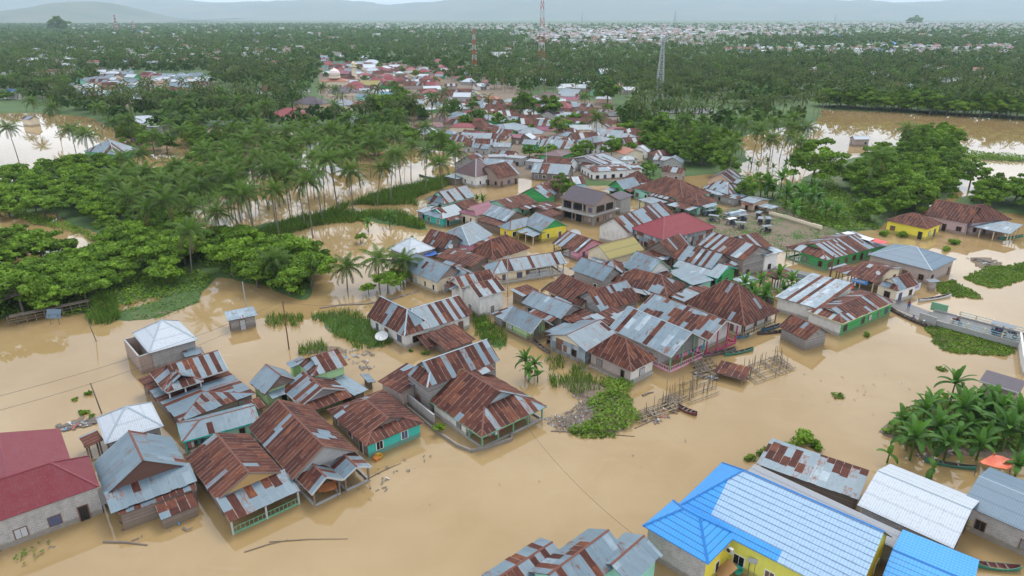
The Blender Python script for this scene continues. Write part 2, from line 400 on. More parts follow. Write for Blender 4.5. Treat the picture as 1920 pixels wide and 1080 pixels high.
LANDS = [  # polygon in photo pixels, height, mud amount, edge noise
 (FAR, .5, .25, 3.0),
 ([(600, 112), (880, 125), (1000, 180), (1150, 195), (1195, 255), (1215, 300), (1180, 342), (1010, 338), (880, 325), (840, 270), (700, 215), (600, 180)], .62, 1.15, 2.0),
 ([(160, 140), (400, 150), (420, 195), (180, 202)], .62, 1.1, 2.0),
 ([(0, 400), (60, 400), (140, 425), (240, 470), (300, 500), (400, 518), (380, 545), (250, 570), (215, 605), (60, 595), (-60, 640), (-200, 560), (0, 500), (150, 490), (210, 480), (150, 440), (60, 420)], .25, .2, 3.0),
 ([(0, 345), (110, 315), (230, 300), (330, 330), (420, 330), (470, 330), (400, 380), (280, 400), (380, 440), (500, 415), (640, 392), (760, 400), (800, 432), (760, 425), (640, 415), (500, 450), (470, 475), (590, 520), (570, 560), (430, 520), (330, 500), (120, 425), (60, 400), (0, 395)], .3, .15, 2.5),
 ([(205, 600), (215, 585), (300, 560), (380, 542), (372, 568), (300, 598), (240, 605)], .22, .3, 1.2),
 ([(580, 590), (650, 585), (720, 605), (742, 640), (700, 655), (650, 640), (610, 620)], .15, .3, 1.2),
 ([(550, 655), (600, 645), (660, 650), (650, 668), (570, 668)], .1, .6, 1.0),
 ([(105, 790), (170, 765), (180, 780), (150, 805), (115, 805)], .1, .9, 1.0),
 ([(880, 590), (900, 600), (960, 640), (940, 665), (890, 640)], .12, .3, 1.0),
 ([(1016, 786), (1067, 772), (1087, 752), (1058, 738), (1030, 715), (1075, 695), (1118, 712), (1165, 722), (1195, 750), (1185, 800), (1199, 814), (1140, 822), (1058, 817), (1033, 803)], .28, .75, 1.0),
 ([(1195, 395), (1330, 398), (1420, 383), (1480, 393), (1590, 445), (1545, 470), (1440, 480), (1390, 462), (1290, 440)], .32, .5, 1.0),
 ([(1340, 335), (1480, 345), (1570, 300), (1700, 280), (1830, 325), (1800, 345), (1740, 400), (1650, 430), (1560, 440), (1480, 395), (1400, 380)], .3, .35, 2.0),
 ([(1740, 395), (1830, 365), (1990, 350), (1990, 415), (1860, 395)], .3, .3, 2.0),
 ([(1807, 481), (1850, 480), (1887, 492), (1880, 502), (1830, 505)], .3, .9, .6),
 ([(1650, 810), (1690, 770), (1760, 755), (1980, 760), (1980, 880), (1860, 868), (1780, 858), (1700, 845)], .25, .8, 1.2),
 ([(1820, 290), (1990, 300), (1990, 308), (1820, 300)], .2, .3, .8),
 ([(1395, 855), (1450, 840), (1540, 850), (1560, 858), (1480, 870)], .1, .5, .8),
 ([(0, 1040), (60, 1040), (90, 1010), (140, 1012), (60, 1070), (0, 1075)], .02, .6, .8),
]
def ground_height(X, Y):
    h = np.full(X.shape, -1.2); mud = np.full(X.shape, .9)
    nz_ = fnoise(X, Y, .12, 3); n2 = fnoise(X, Y, .6, 5)
    for pp, top, md, ed in LANDS:
        pg = poly_w(pp); d = sdist(X, Y, pg) + nz_*ed*1.2
        t = np.clip((d+ed)/(2*ed), 0, 1); t = t*t*(3-2*t)
        hh = -1.2 + (1.2+top)*t + t*n2*.13 + t*nz_*.12
        mud = np.where(hh > h, md + n2*.15, mud); h = np.maximum(h, hh)
    return h, mud
def make_ground():
    ys = [24.0]
    while ys[-1] < 900: ys.append(ys[-1]*1.0105 + .12)
    ys = np.array(ys); nx = 330; us = np.linspace(-1.15, 1.15, nx)
    Yg = np.repeat(ys[:, None], nx, 1); Xg = us[None, :]*(Yg*.98+18)
    h, mud = ground_height(Xg, Yg)
    v = np.stack([Xg, Yg, h], -1).reshape(-1, 3)
    ny = len(ys); i = np.arange(ny-1)[:, None]*nx + np.arange(nx-1)[None, :]
    f = np.stack([i, i+1, i+nx+1, i+nx], -1).reshape(-1, 4)
    mf = mud.reshape(-1)[f].mean(1)
    # beyond: one far sheet joined to the same object
    yl = ys[-1]; xr = 1.15*(yl*.98+18)
    ext = [(-xr, yl), (xr, yl), (xr*40, 40000), (-xr*40, 40000)]
    q = len(v)
    v = np.vstack([v, [(x, y, .5) for x, y in ext]])
    # side wings so that the sheet also reaches the horizon to the sides
    yb = ys[0]; xb = 1.15*(yb*.98+18)
    v = np.vstack([v, [(-40000, yb-100, -.6), (-xb, yb, -.6), (xb, yb, -.6), (40000, yb-100, -.6)]])
    f = np.vstack([f, [(q, q+1, q+2, q+3), (q+5, q, q+3, q+4), (q+6, q+7, q+2, q+1)]])
    mf = np.concatenate([mf, [.2, .2, .2]])
    cols = np.stack([mf, rng.random(len(mf)), mf*0, mf*0+1], -1)
    m, n, b_ = new_mat('ground'); g = G(n)
    at = g.attr(); ac = g.node('ShaderNodeSeparateColor'); g.set(ac.inputs[0], at.outputs['Color'])
    o = g.node('ShaderNodeNewGeometry').outputs['Position']
    n1 = g.noise(o, .35, 8, .62); n2 = g.noise(o, 2.5, 6, .7); n3 = g.noise(o, .06, 5)
    grass = g.ramp(g.math('ADD', g.math('MULTIPLY', n2, .6), g.math('MULTIPLY', n3, .4)), [(.3, (.022, .05, .01)), (.55, (.05, .098, .018)), (.75, (.085, .125, .03))])
    mudc = g.ramp(n2, [(.3, (.09, .065, .042)), (.6, (.17, .125, .085)), (.8, (.24, .19, .14))])
    f_ = g.math('MULTIPLY', g.math('ADD', g.math('SUBTRACT', ac.outputs[0], .86), n1), 6, clamp=True)
    g.set(b_.inputs['Base Color'], g.mix(f_, grass, mudc)); b_.inputs['Roughness'].default_value = .9
    g.set(b_.inputs['Normal'], g.bump(n2, .5, .15))
    np_object('ground', v, f, m, cols, smooth=True, kind='structure')
make_ground()
def make_water():
    m, n, b_ = new_mat('flood_water'); g = G(n)
    o = g.node('ShaderNodeNewGeometry').outputs['Position']
    n1 = g.noise(o, .018, 5, .6, .6); n2 = g.noise(g.mapv(o, (.25, 1, 1)), .05, 5, .6)
    f = g.math('ADD', g.math('MULTIPLY', n1, .6), g.math('MULTIPLY', n2, .4))
    g.set(b_.inputs['Base Color'], g.ramp(f, [(.35, (.26, .172, .072)), (.5, (.285, .195, .09)), (.65, (.31, .218, .11))]))
    st_ = g.noise(g.mapv(o, (.10, .55, 1)), .55, 6, .7, 1.5); fl = g.ramp(st_, [(.60, 0.), (.72, .22)]); c0 = b_.inputs['Base Color'].links[0].from_socket
    sp_ = g.ramp(g.noise(o, .09, 4, .6, 2.5), [(.42, 0.), (.6, .35)])
    g.set(b_.inputs['Base Color'], g.mix(fl, g.mix(sp_, c0, (.25, .165, .072, 1)), (.36, .28, .18, 1)))
    b_.inputs['Roughness'].default_value = .02; b_.inputs['IOR'].default_value = 1.5
    w1 = g.noise(g.mapv(o, (1, .6, 1)), 1.6, 3, .5); w2 = g.noise(o, .25, 3, .5)
    g.set(b_.inputs['Normal'], g.bump(g.math('ADD', g.math('MULTIPLY', w1, .35), w2), .10, .06))
    mb = MB(); mb.poly([(-2500, 8, 0), (2500, 8, 0), (2500, 1500, 0), (-2500, 1500, 0)])
    mb.build('flood_water', m, kind='structure')
make_water()
def make_mountains():
    m, n, b_ = new_mat('mountain_slopes'); g = G(n)
    o = g.node('ShaderNodeNewGeometry').outputs['Position']
    n1 = g.noise(o, .0012, 8, .65)
    g.set(b_.inputs['Base Color'], g.ramp(n1, [(.35, (.05, .075, .04)), (.55, (.085, .10, .05)), (.7, (.14, .13, .08))]))
    b_.inputs['Roughness'].default_value = 1
    for nm, y0, dep, xa, xb, hf, sd in (
        ('mountains', 14000, 5000, -19000, 19000, lambda x: 470+65*np.sin(x/2300.+1)+35*np.sin(x/900.)-130*np.exp(-((x+2900)/1000.)**2), 4),
        ('hill', 7600, 2600, -7400, -3700, lambda x: 20+215*np.exp(-((x+5600)/700.)**2), 9)):
        nx, ny = 260, 40
        X = np.linspace(xa, xb, nx)[None, :].repeat(ny, 0); T = np.linspace(0, 1, ny)[:, None].repeat(nx, 1)
        Y = y0 + T*dep
        prof = np.sin(np.clip(T*1.25, 0, 1)*math.pi/2)**1.2
        Z = hf(X)*prof*(1+.22*fnoise(X, Y, .0035, sd)*(1-.5*prof)) - 2 + 25*fnoise(X, Y, .002, sd+1)*prof
        v = np.stack([X, Y, Z], -1).reshape(-1, 3); i = np.arange(ny-1)[:, None]*nx + np.arange(nx-1)[None, :]
        np_object(nm, v, np.stack([i, i+1, i+nx+1, i+nx], -1).reshape(-1, 4), m, smooth=True, kind='structure')
make_mountains()
# ---------------------------------------------------------------- houses
HS = 1.12         # heights in the tables are in units of 1.3 m
CW, RL = .82, 2.3
def clip(poly, axis, val, keep_less):
    out = []
    n = len(poly)
    for i in range(n):
        a = poly[i]; b = poly[(i+1) % n]
        ia = (a[axis] <= val) if keep_less else (a[axis] >= val)
        ib = (b[axis] <= val) if keep_less else (b[axis] >= val)
        if ia: out.append(a)
        if ia != ib:
            t = (val - a[axis])/(b[axis]-a[axis])
            p = [a[0]+(b[0]-a[0])*t, a[1]+(b[1]-a[1])*t]; p[axis] = val; out.append(tuple(p))
    return out
def hnoise(x, y, s):
    return .5 + .5*math.sin(x*.9+s*7.1)*math.cos(y*1.3+s*3.7+math.sin(x*.35+s))
def slope(mb, pts, rust=.6, style='mix', tone=.4, seed=0, paint=False, fk=None, fine=True, jit=.07):
    """one roof slope: pts with the eave as its first edge; laid with single sheets over a solid bed"""
    pts = [Vector(p) for p in pts]
    u = (pts[1]-pts[0]).normalized(); nrm = Vector((0, 0, 0))
    for i in range(1, len(pts)-1): nrm += (pts[i]-pts[0]).cross(pts[i+1]-pts[0])
    nrm.normalize()
    if nrm.z < 0: nrm = -nrm
    v = nrm.cross(u).normalized()
    if v.z < 0: v = -v
    o = pts[0]; q = [((p-o).dot(u), (p-o).dot(v)) for p in pts]
    thick = .07
    R = random.Random(seed)
    # bed (underside and edges), its material slot 1
    low = [p - nrm*thick for p in pts]
    if (pts[1]-pts[0]).cross(pts[2]-pts[0]).dot(nrm) > 0: mb.poly(low[::-1], m=1)
    else: mb.poly(low, m=1)
    n = len(pts)
    for i in range(n):
        mb.poly([low[i], low[(i+1) % n], pts[(i+1) % n], pts[i]], m=1)
    flip = (pts[1]-pts[0]).cross(pts[2]-pts[0]).dot(nrm) < 0
    if paint or not fine:
        k = 0.
        if not paint: k = 1. if R.random() < rust else 0.
        top = [p + nrm*.004 for p in pts]; uvs = q
        if not paint and not fine or (paint and fk):
            pass
        else:
            if flip: top = top[::-1]; uvs = q[::-1]
            mb.poly(top, uvs, (k, tone, R.random(), 1)); return
    cw, rl = (CW, RL) if fine else (CW*2.5, RL*1.7)
    if fine and not paint: cw = CW*R.uniform(.82, 1.25); rl = R.uniform(1.7, 3.1)
    if paint: cw, rl = 1.24, .62
    us = [a[0] for a in q]; vs = [a[1] for a in q]
    c0 = math.floor(min(us)/cw); c1 = math.ceil(max(us)/cw)
    ph = R.random()*100
    base_stripe = R.random()
    for ci in range(c0, c1):
        colr = R.random(); cj = R.uniform(-jit, jit) - .03; off = R.uniform(0, .5)
        strip = clip(clip(q, 0, ci*cw, False), 0, (ci+1)*cw, True)
        if len(strip) < 3: continue
        vmax = max(a[1] for a in strip); vmin = min(a[1] for a in strip)
        nr = max(1, int(math.ceil(vmax/rl)))
        for ri in range(0, nr+1):
            v0 = (ri*rl - (off*rl if not paint else 0)) if ri else -1; v1 = (ri+1)*rl - (off*rl if not paint else 0)
            cell = clip(clip(strip, 1, v0, False), 1, v1, True)
            if len(cell) < 3: continue
            cu = (ci+.5)*cw; cv = (max(v0, 0)+v1)/2
            if fk: kd, tn = fk(cu, cv, q)
            else:
                if style == 'stripe': x = colr*.92 + R.random()*.08
                elif style == 'patch': x = R.random()*.3 + .7*(1-hnoise(cu*.55+ph, cv*.6, seed % 17))
                elif style == 'band': x = .25*colr + .75*(1-min(1, cv/ max(.1, max(vs))))  # rust near the ridge
                else: x = .3*colr + .2*R.random() + .5*(1-hnoise(cu*.5+ph, cv*.5, seed % 13))
                # map to fraction
                kd = 1. if x < (.12 + .76*rust) and R.random() < .97 and rust > 0.02 else 0.
                if rust > .97: kd = 1.
                tn = tone + (colr-.5)*.14 + R.uniform(-.07, .07) + (.32 if R.random() < .05 else 0)
                tn = min(1, max(0, tn - (.16 if .45 < rust < .97 else 0)))
            h = .006 + R.uniform(0, .012)
            tilt = R.uniform(-.004, .012)
            ps = []
            for (a, b_) in cell:
                bb = b_ + (cj if (b_ < 1e-3 and not paint) else 0)
                ps.append(o + u*a + v*bb + nrm*(h + (tilt if abs(b_-max(v0, 0)) < 1e-3 else 0)))
            uvs = [(a*CW/cw, b_) for a, b_ in cell] if fine and not paint else list(cell)
            if flip: ps = ps[::-1]; uvs = uvs[::-1]
            mb.poly(ps, uvs, (kd, tn, R.random(), 1))
def block(root, A, B, D, ze, ry=None, rise=None, e=('g', 'g'), shed=False, rust=.6, style='mix', tone=.4, paint=None,
          wall='wood', gab=None, o=.45, wx=(0, 1), wy=(0, 1), trim=None, cap='rust', win=True, posts=None, rail=None,
          porch=(), fk=None, fine=True, seed=None, z0=-1.0, wside=None, base=None, world=False, winw='brown', jit=.07, gf=None, doorp=.25, grow=0.):
    """one roof with the walls under it. A-B is an eave along the ridge, A-D the end; pixels of the photograph at eave height"""
    ze *= HS
    if not world: A, B, D = P(A[0], A[1], ze), P(B[0], B[1], ze), P(D[0], D[1], ze)
    else: A, B, D = [Vector((p[0], p[1], ze)) for p in (A, B, D)]
    ex = (B-A).normalized(); d = D-A; dy = d - ex*d.dot(ex); W = dy.length; ey = dy.normalized(); Ln = (B-A).length
    if grow: A = A - ex*grow - ey*grow; B = B + ex*grow - ey*grow; D = D - ex*grow + ey*grow; Ln += 2*grow; W += 2*grow; dy = ey*W
    O = A + (B-A)/2 + dy/2; O.z = 0
    seed = seed if seed is not None else int(abs(O.x*13+O.y*7)) % 9973
    R = random.Random(seed)
    def pt(x, y, z): return O + ex*x + ey*y + Vector((0, 0, z))
    hx, hy = Ln/2, W/2
    def ep(i):
        k = e[i]
        if k == 'g': return ('g', 0, 0)
        if k == 'h': return ('h', min(hy, hx*.98), 0)
        if k[0] == 'h': return ('h', min(k[1]*hy, hx*1.2), 0)
        if k == 'gt': return ('gt', hy, .5)
        return ('gt', hy*k[1], k[2])
    eA, eB = ep(0), ep(1)
    def inset(k): return k[1] if k[0] == 'h' else (k[1]*k[2] if k[0] == 'gt' else 0)
    if rise is None:
        if ry is None: rise = hy*.55
        else:
            m = pt(-hx + inset(eA), 0, 0) if not shed else pt(-hx, hy, 0)
            rise = max(.25, zfrom(m.x, m.y, ry) - ze)
            rise = min(rise, max(1.0, (hy*1.0 if not shed else W*.5)))
    else: rise *= HS
    zr = ze + rise
    root_off = root.location
    rb = MB(root_off); kw = dict(rust=rust, style=style, tone=tone, paint=bool(paint), fk=fk, fine=fine, jit=jit)
    caps = []
    if shed:
        slope(rb, [pt(-hx, -hy, ze), pt(hx, -hy, ze), pt(hx, hy, zr), pt(-hx, hy, zr)], seed=seed, **kw)
    else:
        for s in (-1, 1):
            ps = [pt(-hx, s*hy, ze), pt(hx, s*hy, ze)]
            for sg, k in ((1, eB), (-1, eA)):
                if k[0] == 'g': seqp = [pt(sg*hx, 0, zr)]
                elif k[0] == 'h': seqp = [pt(sg*(hx-k[1]), 0, zr)]
                else:
                    t = k[2]; g = k[1]*t
                    seqp = [pt(sg*(hx-g), s*hy*(1-t), ze+t*rise), pt(sg*(hx-g+.3), s*hy*(1-t), ze+t*rise), pt(sg*(hx-g+.3), 0, zr)]
                if sg < 0: seqp = seqp[::-1]
                ps += seqp
            if s > 0: ps = ps   # same order, flipped inside slope()
            slope(rb, ps, seed=seed+s+1, **kw)
        for sg, k in ((-1, eA), (1, eB)):
            if k[0] == 'h':
                slope(rb, [pt(sg*hx, -hy, ze), pt(sg*hx, hy, ze), pt(sg*(hx-k[1]), 0, zr)], seed=seed+5+sg, **kw)
                for s in (-1, 1): caps.append((pt(sg*hx, s*hy, ze), pt(sg*(hx-k[1]), 0, zr)))
            elif k[0] == 'gt':
                t = k[2]; g = k[1]*t
                slope(rb, [pt(sg*hx, -hy, ze), pt(sg*hx, hy, ze), pt(sg*(hx-g), hy*(1-t), ze+t*rise), pt(sg*(hx-g), -hy*(1-t), ze+t*rise)], seed=seed+5+sg, **kw)
                for s in (-1, 1): caps.append((pt(sg*hx, s*hy, ze), pt(sg*(hx-g), s*hy*(1-t), ze+t*rise)))
        caps.append((pt(-hx+(eA[1] if eA[0] == 'h' else (inset(eA)-.3 if eA[0] == 'gt' else 0)), 0, zr),
                     pt(hx-(eB[1] if eB[0] == 'h' else (inset(eB)-.3 if eB[0] == 'gt' else 0)), 0, zr)))
    for p in porch:     # skirt or verandah roofs: (side, depth, f0, f1, ztop, zlow, rust, tone)
        side, dep, f0, f1, zt, zl = p[:6]; r_ = p[6] if len(p) > 6 else rust; t_ = p[7] if len(p) > 7 else tone
        zt *= HS; zl *= HS
        fr = {'A': lambda f, d_: (-hx-d_, -hy+2*hy*f), 'B': lambda f, d_: (hx+d_, -hy+2*hy*f),
              'F': lambda f, d_: (-hx+2*hx*f, -hy-d_), 'K': lambda f, d_: (-hx+2*hx*f, hy+d_)}[side]
        a0 = fr(f0, dep); a1 = fr(f1, dep); b0 = fr(f0, -.3); b1 = fr(f1, -.3)
        slope(rb, [pt(*a0, zl), pt(*a1, zl), pt(*b1, zt), pt(*b0, zt)], seed=seed+31, rust=r_, tone=t_, style=style, paint=bool(paint) and len(p) < 7, fine=fine, jit=jit)
        if posts:
            npn = max(2, int(round((Vector(pt(*a0, 0))-Vector(pt(*a1, 0))).length/3.4))+1)
            for i in range(npn):
                f = f0 + (f1-f0)*(.03+.94*i/(npn-1)); q = fr(f, dep-.3)
                pb = MB(root_off); pb.quad_box(pt(q[0]-.09, q[1]-.09, z0), ex*.18, ey*.18, Vector((0, 0, zl-z0-.02)))
                pb.build('post', M_POST[posts], root)
            if rail:
                q0 = fr(f0+.02, dep-.3); q1 = fr(f1-.02, dep-.3); pb = MB(root_off)
                pb.bar(pt(*q0, .12), pt(*q1, .12), .14, .22)
                if rail != 'floor':
                    pb.bar(pt(*q0, .85), pt(*q1, .85), .07, .07)
                    nn = max(3, int((Vector(pt(*q0, 0))-Vector(pt(*q1, 0))).length/.45))
                    for i in range(nn):
                        f = i/(nn-1); a = pt(*q0, 0).lerp(pt(*q1, 0), f)
                        pb.bar(a+Vector((0, 0, .2)), a+Vector((0, 0, .85)), .06, .06)
                pb.build('railing', M_POST.get(rail, M_TRIM.get(rail, M_CONC)), root)
    mats = [M_PAINT[paint] if paint else M_ROOF, M_UNDER]
    if paint and any(len(p) > 6 for p in porch): pass
    rb.build('roof', mats, root)
    if caps:
        cb = MB(root_off); cm = {'maroon': 'maroon', 'blue': 'bluecap', 'red': 'maroon'}.get(paint, cap)
        for a, b_ in caps:
            if (a-b_).length < .3: continue
            dn = (b_-a).normalized(); sd = dn.cross(Vector((0, 0, 1))).normalized()
            wd = .13
            for s in (-1, 1):
                dz = -.06 if abs(dn.z) < .05 else -.02
                q = [a+Vector((0, 0, .06)), b_+Vector((0, 0, .06)), b_+sd*s*wd+Vector((0, 0, dz+.04)), a+sd*s*wd+Vector((0, 0, dz+.04))]
                cb.poly(q if s < 0 else q[::-1])
        cb.build('ridge_cap', M_TRIM[cm], root)
    if trim:
        tb = MB(root_off)
        if shed: eds = [(pt(-hx, -hy, ze), pt(hx, -hy, ze))]
        else:
            eds = [(pt(-hx, s*hy, ze), pt(hx, s*hy, ze)) for s in (-1, 1)]
            for sg, k in ((-1, eA), (1, eB)):
                if k[0] == 'g': eds += [(pt(sg*hx, s*hy, ze), pt(sg*hx, 0, zr)) for s in (-1, 1)]
                else: eds.append((pt(sg*hx, -hy, ze), pt(sg*hx, hy, ze)))
        for a, b_ in eds: tb.bar(a-Vector((0, 0, .09)), b_-Vector((0, 0, .09)), .05, .2)
        tb.build('fascia', M_TRIM[trim], root)
    # walls: one closed prism
    if wall:
        x0 = -hx + max(o, Ln*wx[0]) if wx[0] > 0 else -hx+o; x1 = hx - o if wx[1] >= 1 else -hx + Ln*wx[1]
        y0 = -hy+o if wy[0] <= 0 else -hy + W*wy[0]; y1 = hy-o if wy[1] >= 1 else -hy + W*wy[1]
        def zroof(x, y):
            if shed: return ze + rise*(y+hy)/W
            z = ze + rise*(1-abs(y)/hy)
            if eA[0] == 'h': z = min(z, ze + rise*(x+hx)/max(eA[1], .01))
            elif eA[0] == 'gt': z = min(z, ze + rise*(x+hx)/max(eA[1], .01)) if (x+hx) < eA[1]*eA[2] else z
            if eB[0] == 'h': z = min(z, ze + rise*(hx-x)/max(eB[1], .01))
            elif eB[0] == 'gt': z = min(z, ze + rise*(hx-x)/max(eB[1], .01)) if (hx-x) < eB[1]*eB[2] else z
            return z - .1
        wb = MB(root_off); gb = MB(root_off)
        ztop = min(zroof(x0, y0), zroof(x1, y1), zroof(x0, y1), zroof(x1, y0))
        cs = [(x0, y0), (x1, y0), (x1, y1), (x0, y1)]
        sidem = wside or {}
        names = ['F', 'B', 'K', 'A']
        for i in range(4):
            a, b_ = cs[i], cs[(i+1) % 4]
            zb = MB(root_off) if names[i] in sidem else wb
            la = (Vector(pt(*a, 0))-Vector(pt(*b_, 0))).length
            ta, tb_ = zroof(*a), zroof(*b_)
            zb.poly([pt(*a, z0), pt(*b_, z0), pt(*b_, tb_), pt(*a, ta)], [(0, z0), (la, z0), (la, tb_), (0, ta)])
            if names[i] in sidem: zb.build('side_wall', W_[sidem[names[i]]], root)
        wb.poly([pt(*c, ztop-.03) for c in cs])
        wb.build('wall', W_[wall], root)
        if not shed:
            for sg, k, xx in ((-1, eA, x0), (1, eB, x1)):
                gb = MB(root_off)
                if k[0] == 'g' and ((sg < 0 and wx[0] <= 0) or (sg > 0 and wx[1] >= 1) or True):
                    tri = [pt(xx, y0, zroof(xx, y0)), pt(xx, y1, zroof(xx, y1)), pt(xx, 0, zroof(xx, 0))]
                    gx = gf if gf is not None else 0
                    if gx: tri = [p + ex*sg*gx for p in tri]
                    gb.poly(tri if sg > 0 else tri[::-1], [(0, 0), (y1-y0, 0), ((y1-y0)/2, zr-ze)])
                elif k[0] == 'gt':
                    t = k[2]; g = k[1]*t; xg = sg*(hx-g-.02)
                    tri = [pt(xg, -hy*(1-t), ze+t*rise), pt(xg, hy*(1-t), ze+t*rise), pt(xg, 0, zr-.05)]
                    gb.poly(tri if sg > 0 else tri[::-1], [(0, 0), (2*hy*(1-t), 0), (hy*(1-t), rise*(1-t))])
                if gb.f: gb.build('gable', W_[gab or wall], root)

        if base:
            bb = MB(root_off); bb.quad_box(pt(x0-.25, y0-.25, z0), ex*(x1-x0+.5), ey*(y1-y0+.5), Vector((0, 0, -z0+.12)))
            bb.build('plinth', M_CONC, root)
        if win:
            camv = Vector((0, 0, CAMZ))
            for i in range(4):
                a, b_ = Vector(pt(*cs[i], 0)), Vector(pt(*cs[(i+1) % 4], 0)); dr = (b_-a); la = dr.length
                if la < 1.8: continue
                dr.normalize(); nn = Vector((dr.y, -dr.x, 0))
                if nn.dot((a+b_)/2-O) < 0: nn = -nn
                if nn.dot(camv-(a+b_)/2) < 0: continue
                if isinstance(win, str) and names[i] not in win: continue
                cnt = max(1, int(la/2.7)); 
                for j in range(cnt):
                    if R.random() < .12: continue
                    c = a + dr*la*((j+.5+R.uniform(-.12, .12))/cnt)
                    door = R.random() < doorp
                    ht = ze
                    if ht < 1.9: continue
                    levels = [0] if ht < 5.0 else [0, ht-2.9]
                    for lv in levels:
                        ww, wz0, wz1 = (.9, -.3, min(1.85, ht-.35)) if door and lv == 0 else (R.choice([.9, 1.1, .6]), .75+lv, min(1.85, ht-.35-lv)+lv)
                        if wz1-wz0 < .4: continue
                        fb = MB(root_off)
                        fb.quad_box(c - dr*(ww/2+.08) + Vector((0, 0, wz0-.07)), dr*(ww+.16), nn*.07, Vector((0, 0, wz1-wz0+.14)))
                        fo = fb.build('door' if door and lv == 0 else 'window', M_WFRAME if winw == 'white' else M_FRAME, root)
                        pb = MB(root_off)
                        nl = 2 if ww > .8 and not door else 1
                        for q in range(nl):
                            wq = ww/nl - .05
                            pb.quad_box(c - dr*(ww/2-.025-q*ww/nl) + nn*.072 + Vector((0, 0, wz0)), dr*wq, nn*.015, Vector((0, 0, wz1-wz0)))
                        pb.build('pane' if not door else 'panel', M_DARK if R.random() < .5 else R.choice(M_CURT), fo)
    if posts and (wall is None or wx != (0, 1) or wy != (0, 1)) and not porch:
        n1 = max(2, int(round(Ln/3.2))+1); n2 = max(2, int(round(W/3.2))+1)
        pos = set()
        for i in range(n1):
            f = i/(n1-1); pos.add((round(-hx+o+(Ln-2*o)*f, 3), -hy+o)); pos.add((round(-hx+o+(Ln-2*o)*f, 3), hy-o))
        for j in range(n2):
            f = j/(n2-1); pos.add((-hx+o, round(-hy+o+(W-2*o)*f, 3))); pos.add((hx-o, round(-hy+o+(W-2*o)*f, 3)))
        for (x, y) in sorted(pos):
            if wall and (x0-.1 <= x <= x1+.1) and (y0-.1 <= y <= y1+.1): continue
            top = (zroof(x, y) if wall else (ze + rise*(y+hy)/W if shed else ze))
            pb = MB(root_off); pb.quad_box(pt(x-.09, y-.09, z0), ex*.18, ey*.18, Vector((0, 0, top-z0)))
            pb.build('post', M_POST[posts], root)
        if rail:
            pb = MB(root_off); cc = [(-hx+o, -hy+o), (hx-o, -hy+o), (hx-o, hy-o), (-hx+o, hy-o)]
            for i in range(4):
                a, b_ = pt(*cc[i], 0), pt(*cc[(i+1) % 4], 0)
                pb.bar(a+Vector((0, 0, .15)), b_+Vector((0, 0, .15)), .2, .25)
                if rail != 'floor':
                    pb.bar(a+Vector((0, 0, .9)), b_+Vector((0, 0, .9)), .07, .08); nn = max(2, int((b_-a).length/.5))
                    for j in range(nn):
                        c = a.lerp(b_, (j+.5)/nn); pb.bar(c+Vector((0, 0, .2)), c+Vector((0, 0, .9)), .06)
            pb.build('railing', M_TRIM.get(rail, M_CONC), root)
    return dict(pt=pt, hx=hx, hy=hy, ze=ze, zr=zr, ex=ex, ey=ey, O=O, root=root)
def house(name, label, blocks, cat='house', group=None, clutter=False):
    if clutter:
        for k_, bk in enumerate(blocks):
            if bk.get('shed') or bk.get('porch') or bk.get('paint') or bk.get('posts'): continue
            R = random.Random(int(bk['A'][0]*7+bk['A'][1])); ps = []
            for sd in 'FBKA':
                if R.random() < .5:
                    f0 = R.uniform(0, .4); f1 = min(1, f0+R.uniform(.35, .6)); ps.append((sd, R.uniform(1.2, 2.3), f0, f1, bk['ze']-.03, bk['ze']-R.uniform(.3, .55), R.choice([.1, .5, .9, .9]), R.uniform(.3, .8)))
            bk['porch'] = ps; bk['grow'] = .3
    b0 = blocks[0]; ze = b0['ze']*HS
    A, B, D = [P(q[0], q[1], ze) for q in (b0['A'], b0['B'], b0['D'])]
    c = (B+D)/2; c.z = 0
    root = empty(name, c, label=label, cat=cat, group=group)
    bpy.context.view_layer.update() if False else None
    return root, [block(root, **b) for b in blocks]
def b(A, B, D, ze, **k): return dict(A=A, B=B, D=D, ze=ze, **k)
# ---------------------------------------------------------------- the houses one can see well, from the camera outward
def fk_blue(cu, cv, q):
    umax = max(a[0] for a in q); f = cu/umax
    vmax = max(a[1] for a in q)
    if umax > 16:
        lim = .24 - .06*(cv/vmax)
        if f < lim: return (0., .5)
        if cv < vmax*.2 and f < .62: return (0., .5)
        return (1., .5)
    return (0., .5)
HN = {}
def H(key, name, label, *blocks, **k):
    HN[key] = house(name, label, list(blocks), clutter=key[0] in 'CU' and key not in ('C22', 'U14', 'U24', 'U27', 'U6', 'C11'), **k); return HN[key]
H('N1', 'concrete_house', 'large unpainted concrete block house with maroon metal roof at the lower left corner',
  b((187, 912), (-140, 1026), (167, 854), 3.3, e=('h', 'g'), ry=867, paint='maroon', wall='block', o=.3, trim=None),
  b((146, 900), (112, 803), (-105, 978), 3.3, e=('g', 'g'), rise=1.62, paint='maroon', wall='block', win=False, o=.3))
H('N2', 'timber_house', 'plank house with blue grey zinc roof and rusty gable beside the maroon roofed concrete house',
  b((197, 930), (175, 868), (353, 876), 2.7, ry=863, rust=.12, style='mix', tone=.3, wall='wood', gab='rustsheet', gf=.25, doorp=.1,
    porch=[('A', 2.6, 0, 1.03, 2.95, 2.15, .12, .35)]),
  b((224, 966), (368, 916), (214, 946), 1.95, shed=True, rise=.05, rust=.9, wall='wood', win=False, o=.1, posts=None),
  b((302, 975), (372, 947), (297, 953), 1.3, shed=True, rise=.45, rust=.9, wall='wood', win=False, o=.15))
